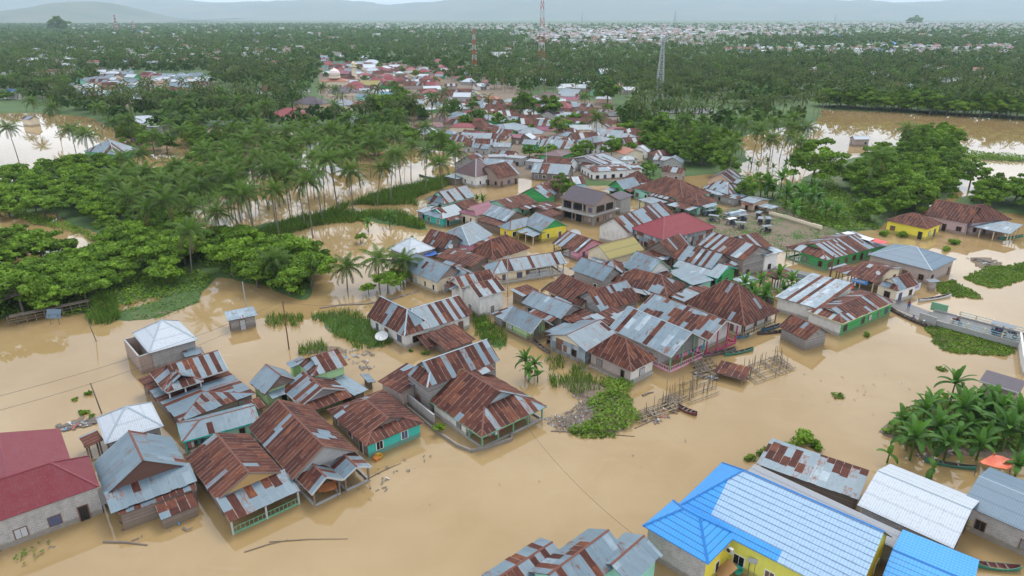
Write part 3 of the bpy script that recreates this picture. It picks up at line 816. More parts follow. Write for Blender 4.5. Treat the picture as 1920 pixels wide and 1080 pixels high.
H('N3', 'block_house', 'small grey block house with bright white pyramid roof behind the blue grey timber house',
  b((197, 833), (307, 799), (168, 787), 2.5, e=('h', 'h'), ry=762, paint='white', wall='cement', cap='zinc'),
  b((160, 840), (148, 820), (196, 829), 1.7, shed=True, rise=.2, rust=.5, tone=.6, wall=None, posts='wood'))
H('N4', 'brick_house', 'unfinished brick house with silvery white hip roof and an open roofless room',
  b((279, 663), (372, 637), (234, 628), 3.0, e=('h', 'h'), ry=600, paint='white', wall='cement', win=False, cap='zinc'))
H('N5', 'timber_house', 'two storey timber house with turquoise verandah railing and rust striped gabled roof',
  b((305, 731), (428, 693), (262, 702), 3.3, e=(('gt', 1, .6), 'g'), ry=683, rust=.6, style='stripe', tone=.5, wall='wood', wy=(.35, 1), wside={'A': 'mint'}, trim='white'),
  b((313, 736), (292, 712), (384, 716), 3.2, e=(('gt', 1, .5), 'g'), ry=702, rust=.6, style='stripe', tone=.5, wall=None, posts='white', rail='teal', trim='white', o=.35),
  b((347, 670), (383, 661), (339, 661), 1.6, shed=True, rise=.2, rust=.3, wall='wood', win=False))
H('N6', 'timber_house', 'low timber house with broad zinc and rust hip roof next to the turquoise verandah',
  b((337, 791), (258, 711), (512, 763), 2.1, e=('h', 'g'), ry=741, rust=.33, style='stripe', tone=.25, wall='wood', cap='rust'))
H('N7', 'verandah_house', 'narrow house with patched blue grey zinc roof and washing under its turquoise porch',
  b((341, 829), (487, 789), (314, 797), 2.25, e=('h', 'g'), ry=787, rust=.06, style='mix', tone=.42, wall='mint', wx=(.28, 1), posts='teal', rail='floor', trim='teal'))
H('N8', 'rust_roofed_house', 'wide rust roofed house with yellow gable and white posts under a striped porch roof',
  b((406, 939), (348, 858), (538, 892), 2.3, ry=886, rust=.93, style='mix', tone=.6, wall='wood', gab='ochre', gf=.3, trim='wood',
    porch=[('A', 3.6, 0.0, 1.04, 2.45, 1.75, .5, .45)], posts='white', rail='green'))
H('N9', 'rust_roofed_house', 'large dark rust roofed house with two small front gables over a porch',
  b((548, 898), (466, 802), (667, 842), 2.4, ry=836, rust=.9, style='patch', tone=.6, wall='greywood', gf=.3, trim='wood', gab='cement'),
  b((585, 927), (553, 895), (642, 899), 1.85, ry=894, rust=.7, style='stripe', tone=.5, wall=None, trim='white', posts='wood', rail='floor', o=.35),
  b((644, 899), (611, 866), (700, 878), 1.85, ry=875, rust=.5, style='stripe', tone=.5, wall=None, trim='white', posts='wood', rail='floor', o=.35))
H('N10', 'rust_roofed_house', 'rust roofed house with pale zinc patches and a turquoise and cream striped front',
  b((686, 837), (613, 768), (802, 797), 2.0, e=(('gt', 1, .45), ('h', .8)), ry=783, rust=.8, style='mix', tone=.72, wall='wood', wside={'A': 'teal'}, winw='white'))
H('N11', 'zinc_roofed_cottage', 'small green walled cottage with steep light zinc gable roof',
  b((496, 740), (468, 717), (551, 706), 2.3, ry=704, rust=.04, tone=.5, wall='lgreen', gab='wood', gf=.2, trim='rust', porch=[('A', 1.1, .1, .9, 2.2, 1.9, .05, .5)]))
H('N12', 'rust_roofed_house', 'pale green house with orange brown rust gable roof beside the small light zinc cottage',
  b((564, 762), (528, 729), (655, 735), 2.0, ry=727, rust=.75, style='stripe', tone=.55, wall='lgreen', gab='greywood', gf=.2, trim='white', porch=[('A', 1.7, .02, 1.0, 2.1, 1.7, .75, .5)]),
  b((664, 742), (690, 730), (636, 706), 1.7, shed=True, rise=.3, rust=.4, tone=.6, wall='wood', win=False))
H('N13', 'two_storey_house', 'two storey green and grey house right behind the pale green rust roofed house',
  b((587, 706), (652, 684), (549, 680), 3.4, e=(('gt', 1, .5), 'g'), ry=668, rust=.6, style='stripe', tone=.5, wall='lgreen', wside={'B': 'greywood'}, trim=None),
  b((545, 690), (536, 680), (575, 680), 2.7, shed=True, rise=.3, rust=.1, wall='lgreen', win=False))
# centre left
H('C1', 'white_walled_house', 'white block house with L shaped roof of rust and zinc stripes beside the tall grass',
  b((759, 628), (882, 590), (708, 602), 2.4, e=('h', 'g'), ry=578, rust=.5, style='stripe', tone=.5, wall='plaster', cap='zinc', doorp=.1),
  b((759, 628), (692, 593), (812, 612), 2.35, e=('h', 'g'), ry=579, rust=.9, style='stripe', tone=.5, wall='plaster', cap='zinc', win='F'))
H('C2', 'rusty_shed', 'low rust brown shed roofs before the white house with L shaped roof',
  b((838, 657), (892, 636), (823, 627), 1.4, shed=True, rise=.9, rust=.98, wall='wood', win=False),
  b((800, 652), (838, 642), (798, 630), 1.2, shed=True, rise=.5, rust=.98, wall=None, posts='wood'), cat='shed')
H('C3', 'two_storey_house', 'two storey weathered timber house with rust and zinc roof towering over a lower rust wing',
  b((802, 724), (932, 675), (762, 696), 4.1, e=(('gt', 1, .5), 'g'), ry=677, rust=.75, style='stripe', tone=.5, wall='greywood', cap='zinc', doorp=0),
  b((753, 738), (708, 715), (800, 706), 2.5, shed=True, rise=.7, rust=.95, tone=.6, wall='pbrick', win=False))
H('C4', 'rust_roofed_house', 'big rust roofed house with green posts and white floor edge around its open verandah',
  b((903, 820), (805, 752), (1026, 762), 1.95, e=(('gt', 1.05, .55), 'g'), ry=733, rust=.86, style='stripe', tone=.6, wall='plaster', wx=(.34, 1), wy=(0, 1), posts='green', rail='floor', trim='green', gab='grey' if 0 else 'sheet', doorp=.2))
H('C5', 'two_storey_house', 'white timber two storey house on a brick ground floor with stepped rust roof',
  b((866, 541), (928, 527), (849, 526), 4.0, ry=519, rust=.75, style='stripe', tone=.6, wall='plaster', trim='white'),
  b((899, 557), (944, 544), (880, 537), 3.9, ry=534, rust=.88, style='stripe', tone=.6, wall='plaster', trim='white', winw='white'))
H('C6', 'green_cottage', 'pale green cottage with plain grey zinc gable roof and a blue cloth in its porch',
  b((996, 625), (942, 599), (1037, 609), 1.9, ry=597, rust=.0, tone=.3, wall='lgreen', wx=(.22, 1), trim='white', posts='wood', rail='wood', gab='cream', gf=.3),
  b((940, 599), (920, 588), (962, 577), 1.8, shed=True, rise=.3, rust=.2, wall='greywood', win=False))
H('C7', 'plank_house', 'grey plank house with clean pale blue zinc gable roof behind the green cottage',
  b((1052, 596), (982, 568), (1094, 580), 2.3, ry=572, rust=.0, tone=.5, wall='greywood'),
  b((1085, 610), (1055, 592), (1113, 592), 2.1, shed=True, rise=.4, rust=.75, style='patch', tone=.6, wall='greywood', win=False))
H('C8', 'brown_roofed_house', 'cream walled house under a plain dark brown rust roof with tiny yellow marks',
  b((1090, 573), (1027, 544), (1150, 556), 2.3, ry=541, rust=1., wall='cream', tone=.6))
H('C9', 'patched_roof_house', 'house whose rust roof is patched with pale zinc squares along its left edge',
  b((1127, 584), (1197, 562), (1080, 560), 2.4, ry=546, rust=.72, style='patch', tone=.7, wall='greywood'))
H('C10', 'sheet_metal_house', 'house with mottled sheet metal walls and blue grey gable roof at the water edge',
  b((1098, 657), (1156, 628), (1034, 627), 2.4, ry=628, rust=.1, style='mix', tone=.25, wall='sheet', gab='cream', trim=None, wside={'A': 'sheet'}, doorp=.1))
H('C11', 'brick_house', 'half brick half white house with dark brown pyramid roof standing in the open water',
  b((1184, 697), (1101, 659), (1228, 671), 2.3, e=(('h', 1.25), ('h', .9)), ry=630, rust=1., wall='pbrick', wside={'A': 'plaster'}, cap='rust', base=True, doorp=.1))
H('C12', 'zinc_roofed_house', 'large house with pale zinc gable roof, green posts, pink railing and washing on its porch',
  b((1259, 669), (1141, 615), (1328, 638), 2.8, ry=623, rust=.1, style='stripe', tone=.62, wall='block', wx=(.2, 1), posts='green', rail='palepink', trim='white', gab='plaster', gf=0, win='F', cap='zinc'))
H('C13', 'magenta_post_house', 'house with magenta posts and a gable roof of mixed zinc and brown rust panels',
  b((1328, 639), (1192, 583), (1390, 611), 2.9, ry=601, rust=.5, style='patch', tone=.6, wall='plaster', wx=(.14, 1), posts='pink', rail='pink', trim='white', gab='plaster', win=False),
  b((1137, 611), (1183, 590), (1106, 598), 2.5, shed=True, rise=.5, rust=.6, style='patch', tone=.6, wall='wood', win=False))
H('C14', 'great_hip_roof_house', 'grey walled house under the biggest dark brown hip roof with zinc patches at one corner',
  b((1396, 612), (1282, 567), (1462, 584), 2.3, e=(('h', 1.1), ('h', .9)), ry=532, rust=.93, style='patch', tone=.6, wall='plaster', wx=(.1, 1), posts='wood', rail='cream', cap='rust'))
H('C15', 'brown_roofed_house', 'dark brown hip roof fringed by rust and zinc sheets in mid village',
  b((1250, 554), (1144, 525), (1303, 538), 2.2, e=(('h', .9), ('h', .9)), ry=516, rust=.88, style='patch', tone=.6, wall='peach'))
H('C16', 'flat_zinc_annex', 'flat pale zinc annex right of the fringed brown hip roof in mid village',
  b((1299, 535), (1249, 509), (1338, 527), 2.7, shed=True, rise=.25, rust=.02, tone=.45, wall='mint', wy=(.3, 1), posts='teal', win=False), cat='annex')
H('C17', 'plank_house', 'grey plank house with blue grey zinc roof and window awnings left of the patched roofs',
  b((1131, 526), (1075, 506), (1160, 512), 2.9, ry=502, rust=.02, tone=.3, wall='greywood', winw='white'))
H('C18', 'orange_rust_house', 'small house with orange streaked rust roof squeezed between two zinc roofs',
  b((1157, 513), (1185, 500), (1128, 494), 2.7, e=('h', 'h'), ry=487, rust=.7, style='stripe', tone=.6, wall='wood', win=False))
H('C19', 'zinc_gable_house', 'house with steep pale zinc gable facing right, beside the orange streaked roof',
  b((1213, 517), (1172, 500), (1256, 505), 3.1, ry=487, rust=.02, tone=.4, wall='plaster', trim='green'))
H('C20', 'green_arch_house', 'house with rust and zinc roof over a long front of turquoise arches',
  b((1346, 522), (1262, 499), (1394, 506), 2.8, ry=498, rust=.12, tone=.45, wall='green', wy=(.3, 1), posts='teal', trim='teal', gab='mint'),
  b((1333, 503), (1262, 483), (1374, 489), 3.6, ry=476, rust=.7, style='stripe', tone=.6, wall='wood'))
H('C21', 'two_storey_house', 'two storey house with patchy rust roofs and a green railed upper verandah under new zinc',
  b((1395, 487), (1312, 459), (1446, 472), 4.0, ry=462, rust=.6, style='stripe', tone=.65, wall='greywood', wside={'F': 'brick'}),
  b((1412, 469), (1444, 461), (1372, 446), 4.5, ry=443, rust=.6, style='stripe', tone=.65, wall='greywood', win=False),
  b((1437, 480), (1471, 471), (1411, 468), 4.0, shed=True, rise=.15, rust=.1, tone=.8, wall='white', wy=(0, 1), win=True, posts='teal', rail='green', o=.9))
H('C22', 'red_roofed_hall', 'tall sheet metal walled hall with crimson hip roof overlooking the parking ground',
  b((1243, 450), (1344, 427), (1180, 428), 3.6, e=('h', 'h'), ry=406, paint='red', wall='sheet', wside={'B': 'cement'}))
H('C23', 'rust_roofed_house', 'small rust and zinc roofed house right below the crimson roofed hall',
  b((1262, 482), (1297, 467), (1226, 462), 2.9, ry=452, rust=.6, style='stripe', tone=.6, wall='wood'),
  b((1230, 492), (1268, 478), (1205, 478), 2.7, shed=True, rise=.5, rust=.55, style='patch', tone=.7, wall='wood', win=False))
# right side
H('R1', 'green_walled_house', 'long white and bright green house with brown rust roof on the river',
  b((1580, 607), (1680, 565), (1511, 582), 2.5, e=(('gt', 1, .55), ('h', .8)), ry=577, rust=.95, style='stripe', tone=.6, wall='plaster', wside={'F': 'green'}, trim='cream'),
  b((1537, 580), (1453, 556), (1625, 543), 2.7, shed=True, rise=.55, rust=.42, style='stripe', tone=.75, wall='plaster', win=False))
H('R2', 'plank_hut', 'small square plank hut with rust roof standing alone in the river by the green house',
  b((1512, 638), (1459, 612), (1551, 623), 2.0, ry=614, rust=.85, style='patch', tone=.5, wall='greywood', doorp=0), cat='hut')
H('R3', 'hip_roofed_house', 'pinkish brick house with big smooth grey blue hip roof',
  b((1748, 508), (1627, 477), (1804, 488), 3.0, e=(('h', 1.), ('h', 1.)), ry=463, paint='grey', wall='pbrick', cap='zinc'),
  b((1745, 530), (1735, 524), (1757, 526), 1.8, shed=True, rise=.2, rust=0, tone=.3, wall='pbrick', win=False))
H('R4', 'green_walled_house', 'bright green house with rust and zinc roof and an open porch on the flooded street',
  b((1550, 488), (1645, 463), (1469, 463), 2.4, e=(('gt', .8, .6), 'g'), ry=457, rust=.78, style='stripe', tone=.7, wall='green', wx=(.0, 1), wy=(0, .62), posts='green', rail='green'),
  b((1632, 465), (1668, 460), (1580, 438), 2.4, shed=True, rise=.3, rust=.6, style='stripe', tone=.7, wall='green', win=False))
H('R5', 'rust_roofed_shop', 'rust roofed street shop with a blue banner and an orange ball float in front',
  b((1641, 530), (1586, 515), (1712, 508), 2.5, ry=504, rust=.86, style='mix', tone=.6, wall='cream', wy=(.35, 1), posts='cream'),
  b((1684, 546), (1724, 533), (1653, 528), 2.5, e=(('gt', 1, .45), 'g'), ry=521, rust=.7, style='stripe', tone=.5, wall='cream', wside={'F': 'white'}),
  b((1592, 517), (1552, 503), (1608, 504), 2.3, shed=True, rise=.2, rust=.7, style='stripe', tone=.6, wall=None, posts='wood'), cat='shop')
H('R6', 'yellow_house', 'yellow walled house with brown hip roof standing in flood water below the big trees',
  b((1740, 430), (1660, 413), (1771, 419), 2.7, e=('h', 'h'), ry=401, rust=1., wall='yellow'))
H('R7', 'mauve_house', 'mauve house with two dark brown hip roofs and zinc carport on cream pillars',
  b((1815, 419), (1733, 403), (1846, 404), 2.9, e=('g', 'g'), ry=388, rust=1., wall='mauve', gab='greywood'),
  b((1824, 418), (1898, 412), (1800, 398), 3.0, e=('h', 'h'), ry=384, rust=1., wall='mauve'),
  b((1894, 439), (1809, 422), (1917, 427), 2.2, shed=True, rise=.7, rust=0, tone=.6, wall=None, posts='cream'))
H('R8', 'rust_roofed_lean_to', 'open rust roofed lean to beside the banana clump and the flooded street',
  b((1455, 525), (1493, 514), (1436, 513), 2.0, shed=True, rise=.3, rust=1., wall=None, posts='wood'), cat='shelter')
H('R9', 'zinc_lean_to', 'pale zinc lean to roof half hidden behind the banana clump',
  b((1398, 535), (1425, 525), (1370, 527), 2.0, shed=True, rise=.3, rust=0., tone=.6, wall='greywood', win=False), cat='shelter')
# foreground right
H('Q1', 'block_house', 'grey block house with bright white corrugated roof behind the big blue roof',
  b((1607, 947), (1788, 1029), (1661, 866), 2.9, ry=882, paint='white', wall='block', cap='zinc'))
H('Q2', 'block_house', 'grey block house with pale blue grey roof cut by the right edge',
  b((1803, 945), (1985, 1025), (1852, 874), 2.8, ry=892, paint='grey', wall='block', cap='zinc'))
H('Q3', 'low_shed', 'long low shed with chequered rust and zinc roof above the white corrugated roof',
  b((1610, 937), (1418, 869), (1640, 889), 2.4, shed=True, rise=.25, rust=.38, style='patch', tone=.45, wall='wood', win=False), cat='shed')
H('Q4', 'blue_roofed_house', 'big yellow walled house with bright blue metal tile roof partly bare white',
  b((1262, 955), (1604, 1130), (1357, 868), 3.3, e=(('h', .85), 'g'), ry=881, paint='blue', fk=fk_blue, wall='lime', wside={'B': 'yellow'}, winw='white', doorp=0),
  b((1328, 1059), (1204, 986), (1384, 1003), 3.3, e=('h', 'h'), ry=969, paint='blue', wall='block', wside={'A': 'yellow'}, win='A', winw='white'),
  b((1640, 1118), (1800, 1192), (1722, 1004), 3.0, e=('g', 'g'), rise=1.25, paint='blue', wall='yellow', winw='white'))
H('Q6', 'fibre_roof_annex', 'long narrow grey fibre cement roof running behind the big blue roof',
  b((1700, 1040), (1392, 892), (1727, 1016), 2.6, shed=True, rise=.1, paint='fibre', wall='block', win=False), cat='annex')
H('Q5', 'zinc_roofed_house', 'house with crossed grey zinc gables and rusty ridge at the bottom middle of the picture',
  b((990, 1072), (1103, 991), (1082, 1120), 3.3, rise=1.35, rust=.12, style='stripe', tone=.4, wall='mint', cap='rust', win=False),
  b((1180, 1098), (1242, 1040), (1112, 1050), 3.0, rise=.9, rust=.02, style='stripe', tone=.5, wall='mint', wx=(0, 1), win=False),
  b((903, 1078), (1013, 1008), (962, 1110), 2.9, rise=.6, rust=.2, style='stripe', tone=.35, wall='wood', win=False))
H('Q7', 'brown_hut', 'brown walled hut with weathered violet grey roof behind the banana plants at the right edge',
  b((1912, 737), (1836, 714), (1922, 717), 2.6, shed=True, rise=.2, paint='slate', wall='brick', win=False, trim='white'), cat='hut')
# upper centre
H('U1', 'turquoise_house', 'turquoise house with pale zinc roof standing at the left tip of the village',
  b((829, 410), (869, 399), (796, 400), 2.2, e=(('gt', .8, .5), 'g'), ry=391, rust=.03, tone=.6, wall='teal', winw='white'),
  b((806, 402), (779, 395), (824, 391), 2.2, shed=True, rise=.2, rust=.3, tone=.85, wall='greywood'))
H('U2', 'turquoise_house', 'second turquoise house, blue grey roofed, just behind the one at the left tip',
  b((832, 382), (889, 368), (798, 374), 2.3, e=(('gt', .8, .5), 'g'), ry=359, rust=.12, style='stripe', tone=.3, wall='mint'))
H('U3', 'pink_roofed_house', 'house with faded pink roof between turquoise and rust roofs',
  b((891, 406), (932, 393), (862, 397), 2.4, e=(('gt', .9, .5), 'g'), ry=387, paint='pink', wall='cream', winw='white'),
  b((868, 392), (897, 384), (856, 383), 2.4, ry=380, rust=.95, style='stripe', wall='wood', win=False))
H('U4', 'rust_roofed_house', 'long house with rust striped ridge roof and mint green wall above the yellow house',
  b((955, 392), (1005, 379), (924, 377), 2.5, ry=376, rust=.95, style='stripe', wall='mint', doorp=.1))
H('U5', 'timber_gable_house', 'zinc roofed house with dark timber gable left of the bright yellow house',
  b((948, 415), (908, 402), (991, 407), 2.6, ry=396, rust=.1, tone=.65, wall='wood'),
  b((937, 425), (892, 412), (957, 415), 2.1, shed=True, rise=.5, rust=.95, wall='wood', win=False))
H('U6', 'yellow_house', 'bright yellow house with green gable and zinc roof beside the flooded street',
  b((1015, 434), (980, 419), (1060, 422), 2.6, ry=411, rust=.0, tone=.4, wall='yellow', gab='green', winw='white', trim='green'),
  b((956, 432), (1000, 421), (938, 423), 2.4, e=('h', 'g'), ry=413, rust=.03, tone=.4, wall='yellow', winw='white'),
  b((1000, 444), (967, 434), (1015, 435), 1.9, shed=True, rise=.3, rust=.1, tone=.6, wall=None, posts='cream'))
H('U7', 'pink_house', 'pink walled house with blue grey zinc hip roof left of the flooded square',
  b((880, 460), (921, 440), (824, 441), 2.6, e=('h', 'g'), ry=424, rust=0, tone=.3, wall='pink', cap='zinc'))
H('U8', 'rust_roofed_hut', 'small rust roofed hut with a white satellite dish left of the pink house',
  b((838, 466), (794, 453), (852, 450), 2.4, ry=442, rust=.95, wall='wood', win=False), cat='hut')
H('U9', 'white_hip_roof_house', 'house with pale white zinc pyramid roof and a red and blue awning behind the palms',
  b((765, 480), (816, 466), (721, 467), 2.7, e=('h', 'h'), ry=445, paint='white', wall='cement', cap='zinc', win=False))
H('U10', 'rust_roofed_house', 'long flat rust roof with rows of pale dashes in front of the pink house',
  b((884, 499), (820, 481), (930, 482), 2.3, rise=.7, rust=.96, style='mix', tone=.8, wall='wood', win=False))
H('U11', 'brown_roofed_house', 'smooth brown hip roofed house behind the long open shop on the flooded square',
  b((925, 487), (991, 465), (890, 471), 2.6, e=(('h', .8), ('h', 1.)), ry=448, rust=1., wall='cream', win=False))
H('U12', 'open_front_shop', 'long shop with zinc and rust roof and an open front on posts over the water',
  b((924, 514), (1062, 493), (882, 500), 2.3, e=('h', 'g'), ry=487, rust=.25, style='stripe', tone=.35, wall='cream', wx=(0, .45), posts='white', rail='white', trim='white'), cat='shop')
H('U13', 'white_walled_house', 'white house with blue curtained windows and blue grey zinc roof behind the coconut palms',
  b((819, 529), (757, 503), (868, 512), 2.5, ry=499, rust=.03, tone=.4, wall='cream', gab='brick', winw='white'),
  b((857, 526), (842, 516), (888, 514), 2.3, ry=510, rust=.03, tone=.35, wall='wood', win=False))
H('U14', 'unfinished_house', 'tall unfinished brick and concrete house with violet brown tile roof',
  b((1115, 386), (1051, 371), (1160, 374), 5.0, ry=361, paint='slate', wall='brick', cap='rust', trim='wood', doorp=0),
  b((1163, 375), (1140, 366), (1188, 372), 4.0, shed=True, rise=.8, paint='slate', wall='cement', win=False))
H('U15', 'old_warehouse', 'old warehouse with stained white gable wall left of the crimson roof',
  b((1177, 436), (1262, 402), (1120, 425), 3.3, ry=409, rust=.5, style='stripe', tone=.7, wall='plaster', win=False))
H('U16', 'ochre_roofed_house', 'cream gabled house with mustard yellow iron roof',
  b((1143, 487), (1209, 469), (1098, 470), 2.7, ry=459, paint='ochre', wall='cream', win='A'))
H('U17', 'market_stalls', 'rust roofed row of market stalls with a pink end wall on the flooded street',
  b((1084, 474), (1034, 456), (1132, 456), 2.0, ry=449, rust=.75, style='stripe', tone=.8, wall='pink', wx=(0, .3), posts='wood', rail='wood'), cat='stall')
H('U18', 'brown_roofed_house', 'large group of brown hip roofs with a mint green wall behind the parking ground',
  b((1280, 374), (1188, 352), (1326, 360), 2.9, e=('h', 'h'), ry=337, rust=1., wall='mint'),
  b((1309, 386), (1346, 376), (1274, 374), 2.8, e=('h', 'h'), ry=363, rust=1., wall='mint', winw='white'),
  b((1292, 395), (1250, 384), (1308, 384), 2.3, shed=True, rise=.4, rust=.35, style='stripe', tone=.7, wall=None, posts='wood'))
H('U18b', 'patchy_low_roof', 'low patchy rust and zinc roof in front of the brown hip roofs',
  b((1262, 378), (1182, 352), (1275, 366), 2.4, shed=True, rise=.3, rust=.6, style='patch', tone=.7, wall='wood', win=False), cat='shed')
H('U18c', 'blue_post_shelter', 'open zinc shelter on blue posts beside the parking ground',
  b((1226, 384), (1196, 374), (1247, 378), 2.3, shed=True, rise=.15, rust=.05, tone=.5, wall=None, posts='blue'), cat='shelter')
H('U19', 'green_cottage', 'small bright green cottage with zinc roof left of the brown hip roofs',
  b((1168, 355), (1199, 348), (1141, 349), 2.6, ry=338, rust=0, tone=.45, wall='green'))
H('U20', 'brown_roofed_house', 'brown hip roofed house behind the small bright green cottage',
  b((1188, 344), (1222, 340), (1160, 337), 2.6, e=('h', 'h'), ry=320, rust=1., wall='peach', win=False))
H('U21', 'striped_hip_roof_house', 'brown and silver striped hip roof near the trees by the parking ground',
  b((1366, 364), (1318, 351), (1388, 356), 2.6, e=('h', 'h'), ry=341, rust=.45, style='stripe', tone=.7, wall='cement', win=False),
  b((1378, 373), (1335, 362), (1397, 366), 2.3, shed=True, rise=.2, rust=.3, tone=.7, wall='cement'))
H('U22', 'timber_gable_house', 'house with pale timber gable and rust roof below the leaning coconut palms',
  b((1371, 342), (1389, 330), (1327, 337), 2.6, ry=326, rust=.6, style='stripe', tone=.6, wall='peach', win=False))
H('U23', 'zinc_roofed_shack', 'zinc roofed shack at the far end of the parking ground',
  b((1413, 381), (1390, 375), (1428, 371), 2.5, rise=.5, rust=0, tone=.4, wall='peach'), cat='shack')
H('U23b', 'zinc_shelter', 'low zinc shelter with blue barrels right of the shack at the parking ground',
  b((1446, 392), (1421, 386), (1461, 388), 2., shed=True, rise=.1, rust=0, tone=.7, wall=None, posts='wood'), cat='shelter')
H('U24', 'tile_roofed_house', 'white walled house with brownish pink tile hip roof beside the flooded palm grove',
  b((892, 332), (937, 323), (850, 322), 3.2, e=('h', ('h', .9)), ry=298, paint='tile', wall='white', winw='white', cap='zinc', doorp=0),
  b((858, 336), (878, 330), (848, 328), 2., shed=True, rise=.3, rust=.1, tone=.5, wall='wood', win=False))
H('U25', 'rust_roofed_house', 'brick house with rust roof joined to the brownish pink tile roofed house',
  b((935, 334), (973, 326), (917, 320), 2.9, ry=310, rust=.92, style='stripe', wall='brick'))
H('U27', 'village_mosque', 'small mosque with two tiered maroon roof and bright green walls in the village centre',
  b((1052, 294), (1075, 285), (1024, 285), 2.9, e=('h', 'h'), rise=1.0, paint='tile', wall='green', winw='white'), cat='mosque')
H('U28', 'zinc_barn', 'long barn with rust and zinc stripes right of the small green walled mosque',
  b((1128, 309), (1165, 300), (1098, 291), 3.2, rise=1.5, rust=.4, style='stripe', tone=.5, wall='cement', win=False), cat='barn')
H('U29', 'orange_roofed_house', 'house with orange tile gable roof right of the long striped barn',
  b((1172, 290), (1145, 283), (1190, 281), 3.6, rise=1.4, paint='orange', wall='cream', win=False))
H('U30', 'white_front_shop', 'shop with white awnings and patchy rust roof beside the village street',
  b((1112, 322), (1205, 316), (1100, 309), 2.9, rise=.5, rust=.55, style='patch', tone=.8, wall='white', posts=None), cat='shop')
H('U31', 'two_storey_house', 'two storey pale house with blue grey zinc hip roof left of the orange tile roof',
  b((1112, 268), (1150, 261), (1094, 261), 4.6, e=('h', 'h'), rise=1.4, rust=0, tone=.35, wall='white', winw='white'))
H('U32', 'zinc_roofed_house', 'long house with clean pale zinc roof and violet wall left of the village crossroads',
  b((950, 246), (1004, 240), (944, 232), 2.9, rise=1.6, rust=0, tone=.5, wall='violet', e=(('h', .5), ('h', .5)), win=False))
# ---------------------------------------------------------------- small roofs squeezed between the others
for A, B, D, ze, r_, st, tn, sh, wl_, lb in (
 ((1044, 360), (1060, 345), (1011, 350), 2.6, 1., 'mix', .5, False, 'wood', 'plain dark brown ridge roof behind the unfinished house, at its left'),
 ((1027, 372), (1044, 362), (975, 363), 2.4, .5, 'patch', .6, False, 'green', 'patchy zinc and rust roof between the long rust roof and the unfinished house'),
 ((1022, 394), (1056, 386), (1013, 381), 2.0, .9, 'patch', .6, True, 'wood', 'upper low rust shed touching the left wall of the unfinished house'),
 ((1034, 407), (1058, 399), (1018, 399), 1.9, .8, 'stripe', .6, True, 'wood', 'lower low rust shed between the yellow house and the unfinished house'),
 ((1068, 346), (1099, 344), (1052, 338), 2.5, .4, 'stripe', .7, False, 'blue', 'small striped zinc roof at the foot of the village street'),
 ((1120, 501), (1142, 491), (1096, 490), 2.2, .1, 'mix', .4, True, 'cement', 'small pale zinc lean to below the mustard yellow roof'),
 ((1286, 567), (1335, 541), (1256, 558), 2.3, .5, 'patch', .5, True, 'wood', 'narrow rust and zinc strip roof left of the biggest brown hip roof'),
 ((1216, 553), (1250, 548), (1196, 545), 2.0, .1, 'mix', .6, True, 'wood', 'tiny pale zinc roof below the fringed brown hip roof'),
 ((1140, 560), (1172, 545), (1120, 552), 2.0, .7, 'patch', .5, True, 'wood', 'low rust roof squeezed left of the fringed brown hip roof'),
 ((1300, 500), (1330, 490), (1280, 490), 2.3, .6, 'stripe', .6, True, 'wood', 'low striped roof right of the crimson hall foot'),
 ((868, 545), (900, 552), (880, 533), 1.7, .9, 'mix', .5, True, 'brick', 'rusty porch roof against the brick base of the white timber house'),
 ((980, 556), (1012, 545), (958, 545), 2.0, .7, 'stripe', .6, True, 'wood', 'rust and zinc roof right of the white timber two storey house'),
 ((690, 700), (705, 716), (676, 705), 1.2, .6, 'patch', .5, True, 'wood', 'scrap roof heaped with planks beside the two storey green and grey house'),
 ((472, 772), (500, 762), (458, 757), 1.9, .9, 'mix', .5, True, 'wood', 'short rust roof joining the zinc hip roof and the dark rust roof'),
 ((500, 800), (520, 812), (470, 815), 1.8, .7, 'stripe', .5, True, 'wood', 'small zinc and rust valley roof between the two big rust roofs')):
    H('K', 'lean_to', lb, b(A, B, D, ze, shed=sh, rise=.25 if sh else None, rust=r_, style=st, tone=tn, wall=wl_, win=False), cat='lean-to')
# ---------------------------------------------------------------- plants
M_LEAF = foliage('broad_leaves', (.016, .045, .006), (.225, .365, .036))
M_DLEAF = foliage('dark_leaves', (.016, .048, .009), (.18, .30, .034))
M_PALM = foliage('palm_fronds', (.012, .034, .007), (.115, .195, .030), .3, .5)
M_BAN = foliage('banana_leaves', (.010, .040, .012), (.095, .215, .030), .3, .45)
M_REED = foliage('reed_blades', (.025, .06, .012), (.17, .27, .04), .3)
M_BARK = plain('bark', (.15, .12, .095), .9, .6, scale=6)
M_PBARK = plain('palm_bark', (.19, .165, .14), .9, .5, scale=5)
def nrm_(a): return a/np.maximum(np.linalg.norm(a, axis=-1, keepdims=True), 1e-9)
def quads(c, n_, s, r, asp=1.0):
    """square leaves at c with normals n_"""
    k = len(c); t = nrm_(np.cross(n_, nrm_(r.normal(size=(k, 3))))); b_ = np.cross(n_, t)
    s = (s*np.ones(k))[:, None]; t = t*s*.5; b_ = b_*s*.5*asp
    v = np.stack([c-t-b_, c+t-b_*.6, c+t*.8+b_, c-t*.7+b_*.8], 1).reshape(-1, 3)
    return v, np.arange(k*4).reshape(-1, 4)
